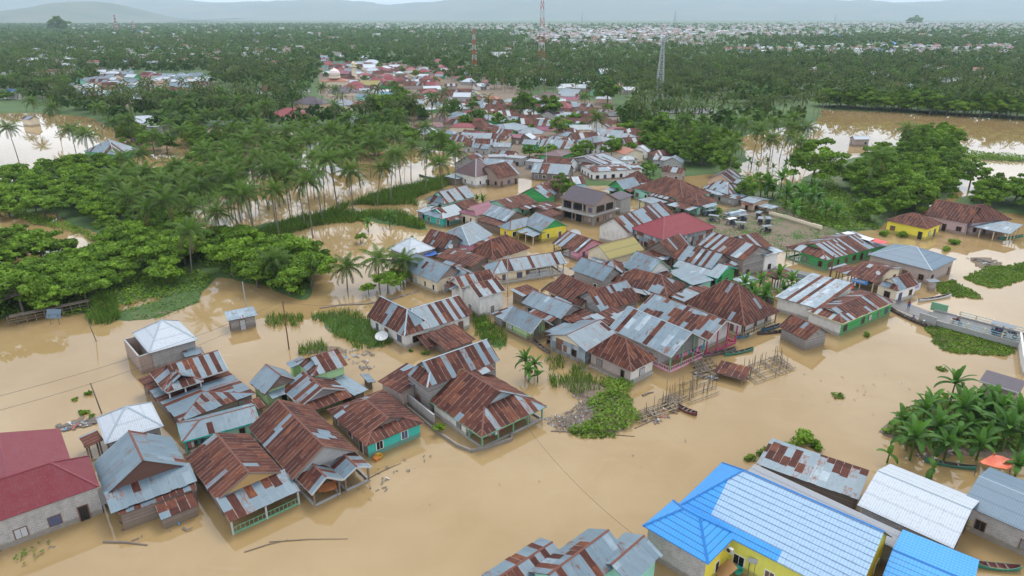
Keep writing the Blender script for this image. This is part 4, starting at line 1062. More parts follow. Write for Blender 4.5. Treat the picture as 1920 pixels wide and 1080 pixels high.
def cloud(centers, radii, n, size, r, flat=.6, bright=None):
    """leaves on and inside flattened lumps"""
    V = []; Cc = []
    for i, (c, ra) in enumerate(zip(centers, radii)):
        d = nrm_(r.normal(size=(n, 3))); d[:, 2] = np.abs(d[:, 2])*1.0 - .25*(r.random(n) < .35)
        rr = (.55 + .5*r.random(n))[:, None]
        p = np.array(c) + d*rr*np.array([ra, ra, ra*flat])
        nn = nrm_(d*np.array([1, 1, 1.4]) + r.normal(size=(n, 3))*.55)
        v, _ = quads(p, nn, size*(.6+.8*r.random(n)), r)
        V.append(v); base = r.choice([r.uniform(.0, .35), r.uniform(.45, 1.), r.uniform(.7, 1.25)]) if bright is None else bright
        Cc.append(np.stack([np.zeros(n), np.clip(base*.62 + .38*r.random(n), 0, 1), np.zeros(n), np.ones(n)], -1))
    V = np.vstack(V); Cc = np.vstack(Cc)
    return V, np.arange(len(V)).reshape(-1, 4), Cc
def mesh_np(name, V, F, mat, C_):
    o = np_object(name, V, F, mat, C_); me = o.data; bpy.data.objects.remove(o); return me
def child(name, me, parent):
    o = bpy.data.objects.new(name, me); COL.objects.link(o); o.parent = parent; return o
def tree_proto(nm, seed, h, cr, clumps, n, size, flat=.6, mat=None, crz=.55, lumpr=(.28, .45)):
    r = np.random.default_rng(seed); mb = MB()
    t = empty(nm, (0, 0, 0))
    lean = r.normal(size=2)*.3
    top = Vector((lean[0], lean[1], h*.5))
    mb.tube([(0, 0, -1), (lean[0]*.3, lean[1]*.3, h*.2), top], [.16+.014*h, .13+.012*h, .10+.006*h], 6)
    cs = []; rs = []
    for k in range(clumps):
        a = r.uniform(0, 6.28); q = math.sqrt(r.random()); zz = h*(1-crz) + h*crz*(r.uniform(.1, 1)*(1-.45*q*q))
        c = Vector((math.cos(a)*q*cr + lean[0], math.sin(a)*q*cr + lean[1], zz)); cs.append(c); rs.append(cr*r.uniform(*lumpr))
        if k % 2 == 0: mb.tube([top, top.lerp(c, .5)+Vector((0, 0, -.2)), c], [.09, .06, .03], 4)
    mb.build('trunk', M_BARK, t)
    V, F, Cc = cloud(cs, rs, n, size, r, flat)
    child('crown', mesh_np('crown', V, F, mat or M_LEAF, Cc), t)
    return t
def palm_proto(seed, h, fr=24, fl=5.9, pairs=20, lean=1.2):
    r = np.random.default_rng(seed); t = empty('coconut_palm', (0, 0, 0)); mb = MB()
    a = r.uniform(0, 6.28); tip = Vector((math.cos(a)*lean, math.sin(a)*lean, h))
    pts = [Vector((tip.x*q**1.7, tip.y*q**1.7, -1+(h+1)*q)) for q in (0, .15, .35, .6, .8, 1)]
    mb.tube(pts, [.24, .17, .15, .13, .12, .13], 6); mb.build('trunk', M_PBARK, t)
    V = []; Cc = []
    for i in range(fr):
        az = i*2.39996 + r.uniform(-.25, .25); q = i/(fr-1)
        el = math.radians(80 - 105*q**.8 + r.uniform(-8, 8)); L_ = fl*r.uniform(.85, 1.08)*(.75 if q < .12 else 1)
        droop = .85 + .5*q
        pos = np.array(tip) + np.array([0, 0, .1]); hd = np.array([math.cos(az), math.sin(az), 0.]); rach = [pos.copy()]; dirs = []
        ns = 7
        for k in range(ns):
            e = el - droop*(k/ns)**1.3*1.35; d = hd*math.cos(e) + np.array([0, 0, math.sin(e)])
            dirs.append(d); pos = pos + d*L_/ns; rach.append(pos.copy())
        dirs.append(dirs[-1]); rach = np.array(rach); dirs = np.array(dirs)
        side = np.cross(hd, [0, 0, 1.])
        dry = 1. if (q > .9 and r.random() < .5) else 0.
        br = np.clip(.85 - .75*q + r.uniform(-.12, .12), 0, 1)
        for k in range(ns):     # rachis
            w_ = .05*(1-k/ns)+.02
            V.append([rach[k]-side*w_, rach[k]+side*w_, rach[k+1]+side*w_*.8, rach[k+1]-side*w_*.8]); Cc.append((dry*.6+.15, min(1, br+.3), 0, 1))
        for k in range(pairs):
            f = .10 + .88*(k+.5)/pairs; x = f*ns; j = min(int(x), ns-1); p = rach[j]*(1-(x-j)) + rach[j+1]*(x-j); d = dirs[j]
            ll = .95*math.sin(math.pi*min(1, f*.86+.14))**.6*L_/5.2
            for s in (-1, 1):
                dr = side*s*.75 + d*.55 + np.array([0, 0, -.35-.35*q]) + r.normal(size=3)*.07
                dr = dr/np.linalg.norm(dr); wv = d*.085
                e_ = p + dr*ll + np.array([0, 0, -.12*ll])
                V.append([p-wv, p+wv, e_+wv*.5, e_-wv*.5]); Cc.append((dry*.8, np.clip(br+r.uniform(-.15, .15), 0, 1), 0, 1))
    V = np.array(V).reshape(-1, 3); Cc = np.array(Cc)
    child('crown', mesh_np('crown', V, np.arange(len(V)).reshape(-1, 4), M_PALM, Cc), t)
    nb = MB()
    for k in range(7):
        c = tip + Vector((math.cos(k*.9)*.28, math.sin(k*.9)*.28, -.25-.1*(k % 3)))
        nb.tube([c+Vector((0, 0, .15)), c+Vector((0, 0, .05)), c-Vector((0, 0, .08)), c-Vector((0, 0, .16))], [.03, .13, .13, .03], 6)
    nb.build('coconuts', M_TRIM['wood'], t)
    return t
def banana_proto(seed, h=2.2, nl=10, L0=2.3):
    r = np.random.default_rng(seed); t = empty('banana_plant', (0, 0, 0)); mb = MB()
    mb.tube([(0, 0, -.8), (.03, 0, h*.5), (.08, 0, h)], [.14, .11, .07], 7, c=(.25, .6, 0, 1)); mb.build('stem', M_BAN, t)
    V = []; Cc = []
    for i in range(nl):
        az = i*2.4 + r.uniform(-.3, .3); q = i/(nl-1); el = math.radians(84 - 82*q + r.uniform(-8, 8)); L_ = L0*r.uniform(.8, 1.15)
        hd = np.array([math.cos(az), math.sin(az), 0.]); side = np.cross(hd, [0, 0, 1.]); pos = np.array([.08, 0, h]); ns = 9; W_l = .34*r.uniform(.85, 1.2)
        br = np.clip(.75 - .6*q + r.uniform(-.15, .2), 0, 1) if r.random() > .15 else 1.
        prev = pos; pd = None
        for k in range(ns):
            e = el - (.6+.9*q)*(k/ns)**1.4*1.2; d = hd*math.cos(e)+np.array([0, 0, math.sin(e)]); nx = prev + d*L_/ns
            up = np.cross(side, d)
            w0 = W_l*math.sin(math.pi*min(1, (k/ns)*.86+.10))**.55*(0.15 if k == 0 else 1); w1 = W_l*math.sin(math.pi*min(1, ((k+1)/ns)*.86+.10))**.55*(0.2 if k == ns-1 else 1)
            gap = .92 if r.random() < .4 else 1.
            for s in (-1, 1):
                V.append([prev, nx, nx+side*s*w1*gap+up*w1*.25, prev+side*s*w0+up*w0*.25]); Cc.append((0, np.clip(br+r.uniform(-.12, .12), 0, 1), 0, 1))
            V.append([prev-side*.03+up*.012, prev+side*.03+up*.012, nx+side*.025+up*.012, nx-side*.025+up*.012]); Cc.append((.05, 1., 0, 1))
            prev = nx
    V = np.array(V).reshape(-1, 3)
    child('leaves', mesh_np('leaves', V, np.arange(len(V)).reshape(-1, 4), M_BAN, np.array(Cc)), t)
    return t
def bush_proto(seed, r0=1.2, n=260, size=.2, mat=None, flat=.8):
    r = np.random.default_rng(seed); t = empty('bush', (0, 0, 0)); cs = []; rs = []
    for k in range(7):
        a = r.uniform(0, 6.28); q = r.random()**.5*r0*.7; cs.append((math.cos(a)*q, math.sin(a)*q, r.uniform(0, .45)*r0)); rs.append(r0*r.uniform(.3, .5))
    mb = MB()
    for c in cs: mb.tube([(0, 0, -.5), c], [.05, .02], 4)
    mb.build('stems', M_BARK, t)
    V, F, Cc = cloud(cs, rs, n//4, size, r, flat); child('foliage', mesh_np('foliage', V, F, mat or M_LEAF, Cc), t)
    return t
used = {}
def put(protos, x, y, z=0., rz=None, sc=1., label=None, cat=None, group=None, key=None):
    p = random.choice(protos)
    if p.name in used: o = copy_tree(p)
    else: o = p; used[p.name] = 1
    o.location = (x, y, z); o.rotation_euler = (0, 0, random.uniform(0, 6.28) if rz is None else rz); o.scale = (sc, sc, sc*random.uniform(.92, 1.08))
    tag(o, label, cat, group); return o
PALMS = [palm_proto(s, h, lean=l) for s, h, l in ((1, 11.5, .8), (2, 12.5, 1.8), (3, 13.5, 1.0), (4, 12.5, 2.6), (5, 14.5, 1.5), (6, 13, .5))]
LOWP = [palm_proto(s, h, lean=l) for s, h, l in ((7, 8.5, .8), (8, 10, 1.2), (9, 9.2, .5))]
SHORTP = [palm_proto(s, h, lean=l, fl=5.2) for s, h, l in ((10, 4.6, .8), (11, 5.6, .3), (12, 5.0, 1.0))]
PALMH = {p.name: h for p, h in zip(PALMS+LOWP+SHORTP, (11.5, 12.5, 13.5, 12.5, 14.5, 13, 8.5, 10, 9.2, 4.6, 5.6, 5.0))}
THICK = [tree_proto('leafy_tree', 20+i, h, cr, 22, 110, .40, .5) for i, (h, cr) in enumerate(((5, 3.2), (5.5, 3.6), (6, 3.4), (4.5, 3.0), (6.3, 4.0)))]
GARDEN = [tree_proto('garden_tree', 90+i, h, cr, 24, 90, .45, .7, M_LEAF if i % 2 else M_DLEAF, .7, (.25, .4)) for i, (h, cr) in enumerate(((6, 3.2), (7.5, 3.6), (5, 3.4)))]
BIG = [tree_proto('broad_tree', 40+i, h, cr, 42, 120, .48, .65, M_LEAF if i % 2 else M_DLEAF, .75, (.2, .34)) for i, (h, cr) in enumerate(((9, 4.6), (10.5, 5.5), (11.5, 5.0), (8.5, 5.2)))]
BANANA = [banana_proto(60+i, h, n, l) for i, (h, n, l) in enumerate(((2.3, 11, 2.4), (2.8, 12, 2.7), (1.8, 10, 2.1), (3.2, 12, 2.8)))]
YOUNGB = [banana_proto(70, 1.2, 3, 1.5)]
BUSH = [bush_proto(80+i, r0) for i, r0 in enumerate((1.2, 1.6, 1.0))]
ORD = ['', 'first', 'second', 'third', 'fourth', 'fifth', 'sixth', 'seventh', 'eighth', 'ninth', 'tenth', 'eleventh', 'twelfth', 'thirteenth', 'fourteenth', 'fifteenth', 'sixteenth', 'seventeenth', 'eighteenth', 'nineteenth', 'twentieth']
def ordn(i, n):
    if i == 0: return 'leftmost'
    if i == n-1: return 'rightmost'
    return ORD[i+1] if i < 20 else str(i+1)+'th'
def palms_at(lst, where, group, numbered=False, PALMS=None):
    PALMS = PALMS or globals()['PALMS']
    lst = sorted(lst)
    for i, (px, py) in enumerate(lst):
        p = random.choice(PALMS); h = PALMH[p.name]; sc = random.uniform(.9, 1.06)
        w_ = P(px, py, h*sc)
        lab = ('%s from left of the palms %s' % (ordn(i, len(lst)), where)) if (numbered and 0 < i < len(lst)-1) else ('%s of the palms %s' % (ordn(i, len(lst)), where) if numbered else 'tall coconut palm ' + where)
        put([p], w_.x, w_.y, 0, sc=sc, label=lab, cat='palm tree', group=group)
palms_at([(17, 234), (131, 239), (155, 255), (212, 231), (249, 222), (181, 202), (297, 255), (60, 190), (100, 205), (40, 170)], 'by the white flooded field at the left edge', 'palms at the left edge', True)
palms_at([(319, 235), (342, 242), (410, 237), (362, 225), (440, 200), (395, 195), (350, 200), (282, 195), (470, 262), (457, 280), (470, 207), (430, 240), (385, 215), (330, 205), (420, 215), (300, 215)], 'behind the green thicket left of the village', 'palms behind the thicket', False, LOWP)
palms_at([(210, 342), (257, 342), (305, 337), (337, 337), (385, 330), (442, 322), (250, 377), (277, 392), (317, 382), (360, 385), (407, 397), (435, 365), (465, 362), (345, 432)], 'rising out of the green thicket', 'palms in the thicket', True, LOWP)
palms_at([(230, 325), (275, 320), (325, 312), (355, 318), (400, 305), (425, 345), (375, 350), (340, 365), (300, 365), (390, 285), (420, 275), (265, 290), (230, 300)], 'sprinkled over the thicket', 'palms over the thicket', False, LOWP)
palms_at([(502, 200), (470, 210), (624, 167), (600, 165), (626, 199), (656, 214), (682, 225), (792, 235), (755, 220), (832, 207), (702, 185)], 'between the houses left of the village centre', 'palms between the houses')
palms_at([(615, 250), (557, 260), (572, 265), (500, 280), (465, 270), (535, 295), (475, 320), (737, 257), (767, 270), (707, 260), (822, 260), (590, 255), (605, 260), (670, 282), (447, 315), (485, 250), (520, 262), (640, 262), (690, 270), (545, 275), (580, 285)], 'in the flooded grove left of the village', 'palms in the flooded grove')
palms_at([(480, 235), (505, 245), (530, 250), (555, 238), (580, 240), (645, 245), (665, 258), (700, 240), (720, 245), (745, 245), (560, 300), (600, 300), (625, 300), (620, 275), (650, 292), (490, 300), (515, 310), (440, 335), (415, 310), (430, 290), (505, 330), (560, 320)], 'crowded in the middle of the flooded grove', 'crowded grove palms')
palms_at([(852, 282), (830, 300), (795, 287), (750, 292), (727, 300), (702, 315), (655, 315), (595, 322), (575, 342), (535, 330), (512, 360), (467, 360)], 'along the front edge of the flooded grove', 'palms along the grove edge', True)
palms_at([(647, 497), (707, 485), (753, 492)], 'standing in water by the white pyramid roof', 'palms by the white roof', True, SHORTP)
palms_at([(519, 488)], 'low among the leafy trees left of the grey hut', 'low palm', False, SHORTP)
palms_at([(1283, 230), (1330, 243), (1377, 267), (1397, 237), (1417, 247), (1448, 260), (1470, 240), (1457, 227), (1493, 240), (1493, 223), (1525, 240), (1497, 270), (1435, 235), (1480, 258)], 'in the leaning row before the wide flooded field', 'palms of the leaning row', True)
palms_at([(1702, 243)], 'alone above the big trees at the flooded field', 'lone palm'); palms_at([(1120, 224)], 'behind the zinc hip roof in the village centre', 'lone palm of the centre')
palms_at([(1103, 181), (1547, 177), (1630, 292)], 'standing apart at the far field edge', 'scattered palms', True)
# individual broad trees: crown centre, radius in pixels
def tree_at(px, py, rpx, label, protos=None, hz=5.5, group=None):
    pr = protos or BIG; w_ = P(px, py, hz); dist = math.hypot(w_.y, CAMZ); rad = rpx*dist/FPX
    put(pr, w_.x, w_.y, .2, sc=rad/5.2 if pr is BIG else rad/3.6, label=label, cat='tree', group=group)
for px, py, rp, lb in ((735, 205, 36, 'big light green spreading tree behind the palm grove in the village'), (872, 222, 17, 'dark green tree in the village street before rust roofs'), (1085, 272, 15, 'slender light green tree beside the small green mosque'),
    (915, 240, 10, 'small round tree by the earthen yard in the village centre'), (985, 200, 26, 'dark spreading tree left of the maroon hip roof beyond the centre'), (1030, 205, 26, 'bright spreading tree below the maroon hip roof beyond the centre'),
    (1050, 235, 18, 'low tree behind the white two storey house'), (1185, 205, 14, 'narrow dark tree at the edge of the dark vegetable beds'), (1235, 245, 30, 'broad tree left of the leaning palm row'), (1270, 260, 24, 'bushy tree at the foot of the leaning palm row'),
    (1360, 300, 28, 'olive green tree in front of the leaning palm row'), (1320, 285, 24, 'dense tree between village and leaning palm row'), (1525, 320, 44, 'large dark tree left of the big tree mass at the flooded field'), (1430, 340, 24, 'bright tree beside the striped hip roof'), (1395, 345, 18, 'tree just right of the striped hip roof'),
    (1215, 300, 16, 'small tree behind the orange tile roof'), (1175, 230, 16, 'green tree right of the dark vegetable beds'), (1350, 370, 9, 'small sparse tree before the mint green wall at the parking ground'), (1055, 340, 22, 'flat topped tree right behind the unfinished brick house'),
    (1140, 180, 22, 'tree mass near the white gable roof beyond the centre'), (700, 270, 22, 'dark tree between palms at the grove'), (640, 285, 20, 'dark round tree standing in the flooded grove'), (830, 270, 20, 'bright tree at the village end of the palm grove'),
    (145, 345, 22, 'bright tree at the near corner of the white flooded field'), (115, 60, 18, 'huge dark tree on the far left horizon'), (1713, 48, 12, 'tall lone tree on the right horizon')):
    tree_at(px, py, rp, lb)
tree_at(725, 520, 24, 'leafy green tree at the foot of the three palms in water', THICK, 3.5); tree_at(690, 528, 16, 'smaller leafy tree leaning over the water below the three palms', THICK, 3.)
tree_at(750, 510, 18, 'pale leafy tree touching the white walled house', THICK, 3.); tree_at(823, 793, 11, 'small clipped tree on the wall before the turquoise fronted house', THICK, 1.6)
tree_at(1680, 348, 40, 'bright front tree of the tree mass at the flooded field', None, 5); tree_at(675, 437, 12, 'small round tree in water behind the three palms', THICK, 2.5)
# scattered trees over regions
def region_pts(pp, spacing, seed, holes=(), nmax=999, jitter=.4):
    pg = poly_w(pp); x0, y0 = pg.min(0); x1, y1 = pg.max(0); r = np.random.default_rng(seed)
    X, Y = np.meshgrid(np.arange(x0, x1, spacing), np.arange(y0, y1, spacing*.9)); X = X + (np.arange(X.shape[0]) % 2)[:, None]*spacing*.5
    X = X + r.uniform(-jitter, jitter, X.shape)*spacing; Y = Y + r.uniform(-jitter, jitter, Y.shape)*spacing
    k = sdist(X, Y, pg) > 0
    for h in holes: k &= sdist(X, Y, poly_w(h)) < 0
    pts = np.stack([X[k], Y[k]], -1); r.shuffle(pts); return pts[:nmax]
POND = [(-60, 418), (60, 408), (150, 425), (225, 455), (255, 475), (200, 492), (110, 478), (-60, 470)]
def part_of(x, y, pp):
    g_ = poly_w(pp); a, b_ = g_.min(0), g_.max(0); u = (x/y - (g_[:, 0]/g_[:, 1]).min())/max(1e-6, np.ptp(g_[:, 0]/g_[:, 1])); v = (y-a[1])/(b_[1]-a[1])
    return ', ' + ['front', 'middle', 'back'][min(2, int(v*3))] + ' ' + ['left', 'centre', 'right'][min(2, max(0, int(u*3)))] + ' part'
T_THICK = [([(0, 355), (70, 330), (180, 310), (300, 335), (400, 308), (450, 300), (440, 345), (340, 350), (250, 420), (390, 520), (350, 545), (250, 555), (200, 580), (60, 590), (-120, 640), (-300, 540), (-120, 400)], 4.1, 'in the dense thicket on the left bank', 'leafy trees of the left thicket', 170),
           ([(390, 478), (480, 470), (590, 500), (592, 550), (560, 570), (470, 540), (420, 512)], 4.3, 'in the clump left of the three palms in water', 'leafy trees of the waterside clump', 22),
           ([(250, 410), (340, 440), (470, 470), (400, 490), (320, 490)], 4.6, 'behind the thicket at the reed bank', 'leafy trees at the reed bank', 18)]
for pp, sp_, where, grp, mx_ in T_THICK:
    for x, y in region_pts(pp, sp_, 11, [POND], mx_):
        put(THICK, x, y, .1, sc=random.uniform(.85, 1.25), label='low leafy tree ' + where + part_of(x, y, pp), cat='tree', group=grp)
for x, y in region_pts([(-40, 440), (60, 452), (200, 500), (170, 515), (-60, 520)], 5.2, 5, [], 16):
    put(THICK, x, y, -.3, sc=random.uniform(.7, .95), label='thin leafy tree standing in the pond at the left edge', cat='tree', group='leafy trees in the pond')
T_BIG = [([(1575, 400), (1600, 350), (1640, 315), (1700, 275), (1790, 265), (1805, 330), (1825, 350), (1730, 405), (1660, 425), (1600, 425)], 6.6, 'in the mass before the flooded field', 'broad trees of the right tree mass', 60),
         ([(1790, 395), (1840, 372), (1960, 362), (1960, 410), (1900, 398)], 7, 'behind the mauve house at the right edge', 'broad trees behind the mauve house', 10),
         ([(1290, 185), (1400, 200), (1540, 170), (1520, 150), (1380, 150), (1270, 165)], 9, 'in the dark wood behind the right lattice tower', 'broad trees behind the tower', 26),
         ([(1195, 258), (1290, 242), (1370, 275), (1375, 300), (1330, 325), (1240, 318), (1205, 285)], 7., 'between the village and the leaning palm row', 'broad trees by the leaning palms', 30),
         ([(560, 275), (720, 300), (840, 290), (800, 262), (640, 258)], 9, 'between the palms of the flooded grove', 'broad trees in the flooded grove', 14),
         ([(190, 262), (300, 300), (440, 300), (520, 330), (560, 300), (460, 262), (330, 240)], 8, 'under the palms left of the village', 'broad trees under the palms', 30)]
for pp, sp_, where, grp, mx_ in T_BIG:
    for x, y in region_pts(pp, sp_, 12, [], mx_):
        put(BIG, x, y, .1, sc=random.uniform(.7, 1.05), label='bushy broad tree ' + where + part_of(x, y, pp), cat='tree', group=grp)
for i in range(48):
    f = (i//2)/23.; px = 1556 + 400*f; py = 204 + (px-1552)*.0591; w_ = P(px, py); off = 5 + 9*(i % 2) + random.uniform(-2, 2)
    put(BIG, w_.x + random.uniform(-2, 2), w_.y + off, .1, sc=random.uniform(.95, 1.35), label='full green tree on the far shore of the flooded field, ' + ('front' if i % 2 == 0 else 'back') + ' row, ' + ['left end', 'left half', 'middle', 'right half', 'right end'][int(f*4.99)], cat='tree', group='trees of the far shore')
# bananas
def bananas_at(lst, where, grp, protos=None, hz=2.0, sc=1., numbered=True):
    lst = sorted(lst)
    for i, (px, py) in enumerate(lst):
        w_ = P(px, py, hz); lab = '%s banana plant %s' % (ordn(i, len(lst)), where) if numbered else 'banana plant ' + where
        put(protos or BANANA, w_.x, w_.y, 0, sc=sc*random.uniform(.9, 1.15), label=lab, cat='banana plant', group=grp)
bananas_at([(1695, 790), (1722, 812), (1712, 838), (1785, 740), (1805, 765), (1775, 842), (1838, 838), (1865, 755), (1868, 800), (1820, 800), (1760, 790), (1745, 765), (1905, 790), (1910, 870), (1850, 770), (1890, 760), (1835, 752), (1915, 825), (1733, 780), (1755, 815), (1800, 782), (1850, 812), (1885, 825), (1872, 775), (1795, 822), (1705, 820), (1828, 778)], 'in the big clump at the right edge', 'banana clump at the right edge', sc=1.08)
pass
bananas_at([(1666, 855), (1748, 885)], 'young and pale, standing before the white corrugated roof', 'young bananas', YOUNGB, 1., 1.1)
bananas_at([(985, 690), (1003, 688), (992, 700)], 'on the tiny islet right of the rust roofed houses', 'banana islet', sc=.75, hz=1.5)
bananas_at([(1008, 705)], 'short, beside the bare trunk near the islet', 'short banana', YOUNGB, 1., 1.)
bananas_at([(1380, 540), (1395, 535), (1410, 545), (1425, 528), (1440, 545), (1432, 555), (1460, 520), (1472, 540), (1484, 535), (1415, 560)], 'between the great brown hip roof and the green house', 'bananas by the great roof', sc=1., hz=2.5)
bananas_at([(1450, 355), (1475, 372), (1500, 360), (1520, 385), (1490, 392), (1465, 350), (1535, 372), (1550, 392), (1440, 362), (1505, 378), (1527, 352), (1570, 395)], 'behind the parking ground', 'bananas behind the parking ground', hz=3.2, sc=1.55)
bananas_at([(1405, 300), (1420, 305), (1440, 302), (1450, 310), (1475, 306)], 'under the leaning palms', 'bananas under the palms', hz=2.5)
bananas_at([(1220, 340), (1240, 335), (1225, 328)], 'right of the small bright green cottage', 'bananas in the village', hz=2.5)
bananas_at([(520, 475), (770, 455), (895, 372), (905, 376), (690, 420), (730, 412)], 'at the village edge near the reed bank', 'bananas near the reeds', hz=2.)
def bushes_at(lst, where, grp, sc=1., z=0.):
    lst = sorted(lst)
    for i, (px, py, rp) in enumerate(lst):
        w_ = P(px, py, .4); d = math.hypot(w_.y, CAMZ)
        lab = ('%s bush %s' % (ordn(i, len(lst)), where)) if len(lst) > 1 else 'bush ' + where
        put(BUSH, w_.x, w_.y, z, sc=rp*d/FPX/1.25, label=lab, cat='bush', group=grp)
bushes_at([(1505, 828, 28), (1530, 835, 20), (1440, 848, 16), (1410, 856, 12), (1480, 840, 18)], 'floating before the long chequered shed', 'bushes by the chequered shed')
bushes_at([(185, 572, 24), (175, 590, 18), (205, 590, 14)], 'at the end of the wooden fence on the left bank', 'bushes by the fence')
bushes_at([(155, 770, 14), (170, 778, 9), (140, 745, 9), (165, 735, 10)], 'on the debris behind the white pyramid roof', 'bushes on the debris')
bushes_at([(420, 470, 14), (470, 455, 12), (505, 440, 16), (515, 452, 12), (560, 425, 10), (605, 412, 10), (640, 405, 12), (690, 402, 12), (730, 405, 14), (770, 415, 12), (790, 425, 12), (440, 462, 12), (680, 412, 9)], 'along the reed bank', 'bushes of the reed bank')
bushes_at([(1625, 625, 9)], 'in front of the bright green wall at the river', 'river bush')
bushes_at([(1790, 455, 14), (1775, 466, 10), (1660, 440, 12), (1690, 442, 12)], 'around the grey blue hip roofed house', 'bushes by the hip roof')
bushes_at([(690, 825, 6), (905, 615, 16), (925, 632, 12), (895, 600, 12)], 'between the white house and the green cottage', 'bushes by the green cottage')
bushes_at([(820, 645, 7), (660, 752, 6), (800, 660, 8), (770, 655, 7)], 'before the low rust brown sheds', 'bushes by the sheds')
# ground cover that nobody could count
def blades(polys, dens, h, w0, name, mat, lean=.25, seed=1, cap=30000):
    r = np.random.default_rng(seed); PT = []
    for pp in polys:
        pg = poly_w(pp); x0, y0 = pg.min(0); x1, y1 = pg.max(0); n = int((x1-x0)*(y1-y0)*dens)
        X = r.uniform(x0, x1, n); Y = r.uniform(y0, y1, n); k = (sdist(X, Y, pg) + fnoise(X, Y, .8, seed)*1.2) > 0; PT.append(np.stack([X[k], Y[k]], -1))
    p = np.vstack(PT)[:cap]; n = len(p); hh = h*(.55+.7*r.random(n))*(1+.3*fnoise(p[:, 0], p[:, 1], .3, 8)); a = r.uniform(0, 6.28, n); t = np.stack([np.cos(a), np.sin(a), 0*a], -1)*w0
    b0 = np.stack([p[:, 0], p[:, 1], np.full(n, -.1)], -1); off = np.stack([r.normal(size=n), r.normal(size=n), 0*a], -1)*lean*hh[:, None]
    m_ = b0 + off*.35 + np.array([0, 0, 1.])*hh[:, None]*.6; e_ = b0 + off + np.array([0, 0, 1.])*hh[:, None]
    V = np.stack([b0-t, b0+t, m_+t*.9, m_-t*.9, m_-t*.9, m_+t*.9, e_+t*.15, e_-t*.15], 1).reshape(-1, 3)
    F = np.arange(len(V)).reshape(-1, 4); g_ = np.repeat(np.clip(r.random(n)*.7+.3*r.random(), 0, 1), 2)
    C_ = np.stack([np.repeat((r.random(n) < .06)*.6, 2), g_, 0*g_, 0*g_+1], -1)
    np_object(name, V, F, mat, C_, kind='stuff', label='tall green reeds and grass growing out of the flood water' if 'reed' in name else None, cat='grass')
def cover(polys, dens, size, z, name, mat, label, seed=2, cap=60000, cat='plants', hs=.2):
    r = np.random.default_rng(seed); PT = []
    for pp in polys:
        pg = poly_w(pp); x0, y0 = pg.min(0); x1, y1 = pg.max(0); n = int((x1-x0)*(y1-y0)*dens)
        X = r.uniform(x0, x1, n); Y = r.uniform(y0, y1, n); k = (sdist(X, Y, pg) + fnoise(X, Y, .9, seed)*1.0) > 0; PT.append(np.stack([X[k], Y[k]], -1))
    p = np.vstack(PT)[:cap]; n = len(p); lum = .5+.5*fnoise(p[:, 0], p[:, 1], .7, seed+3)
    c = np.stack([p[:, 0], p[:, 1], z + hs*r.random(n)*(.5+lum)], -1); nn = nrm_(r.normal(size=(n, 3))*.6 + np.array([0, 0, 1.]))
    V, F = quads(c, nn, size*(.6+.8*r.random(n)), r)
    C_ = np.stack([(r.random(n) < .05)*.5, np.clip(.6*lum+.4*r.random(n), 0, 1), np.zeros(n), np.ones(n)], -1)
    np_object(name, V, F, mat, C_, kind='stuff', label=label, cat=cat)
blades([[(395, 462), (470, 440), (560, 410), (640, 398), (760, 402), (805, 432), (770, 428), (700, 412), (600, 424), (500, 448), (470, 475), (410, 480)],
        [(165, 600), (170, 555), (215, 560), (225, 600), (200, 612)], [(590, 420), (640, 385), (780, 385), (780, 372), (850, 345), (850, 330), (760, 352), (700, 365)]], 11., 1.9, .08, 'reeds', M_REED, cap=46000)
blades([[(585, 592), (650, 585), (725, 600), (745, 640), (715, 655), (660, 650), (620, 625)], [(498, 595), (560, 592), (565, 612), (510, 618)], [(885, 590), (905, 592), (950, 632), (945, 650), (900, 640), (885, 615)],
        [(1020, 672), (1055, 670), (1062, 690), (1030, 695)], [(1067, 690), (1098, 688), (1100, 710), (1070, 712)], [(1060, 712), (1110, 708), (1130, 735), (1080, 745)], [(550, 655), (610, 645), (620, 662), (560, 668)], [(1025, 712), (1065, 708), (1060, 728), (1030, 728)],
        [(1490, 395), (1580, 400), (1600, 430), (1560, 430), (1500, 410)]], 13, 1.25, .06, 'tall_grass_reeds', M_REED, seed=4, cap=34000)
cover([[(1735, 612), (1770, 600), (1900, 640), (1905, 665), (1880, 668), (1780, 662), (1745, 640)], [(1810, 520), (1850, 500), (1935, 492), (1935, 525), (1865, 540), (1830, 535)], [(1745, 530), (1790, 525), (1830, 550), (1845, 562), (1800, 558), (1760, 548)],
       [(1755, 690), (1770, 688), (1775, 693), (1762, 697)], [(1562, 740), (1578, 738), (1582, 746), (1566, 748)], [(1065, 805), (1110, 790), (1150, 800), (1150, 820), (1090, 822)]], 42, .24, .04, 'water_hyacinth', M_LEAF, 'mats of green water hyacinth floating on the flood')
cover([[(1650, 810), (1690, 770), (1760, 745), (1980, 750), (1980, 860), (1860, 850), (1780, 845), (1700, 840)]], 14, .4, .2, 'banana_undergrowth', M_DLEAF, 'dark undergrowth below the banana clump', seed=27, hs=.8)
cover([[(1470, 350), (1560, 340), (1620, 400), (1650, 432), (1570, 436), (1500, 412), (1455, 385)], [(1340, 340), (1420, 330), (1440, 360), (1380, 365)], [(1800, 285), (1960, 297), (1960, 306), (1800, 300)]], 5, .45, .2, 'bank_undergrowth', M_LEAF, 'bright undergrowth behind the parking ground and its beige wall', seed=37, hs=1.1)
cover([[(1105, 760), (1125, 735), (1185, 735), (1197, 790), (1185, 812), (1110, 812)], [(1120, 712), (1175, 710), (1192, 740), (1130, 745)], [(1060, 808), (1100, 795), (1130, 812), (1070, 818)]], 30, .26, .28, 'creeper_cover', M_LEAF, 'dense green creepers covering the debris island in the river', seed=6, hs=.6)
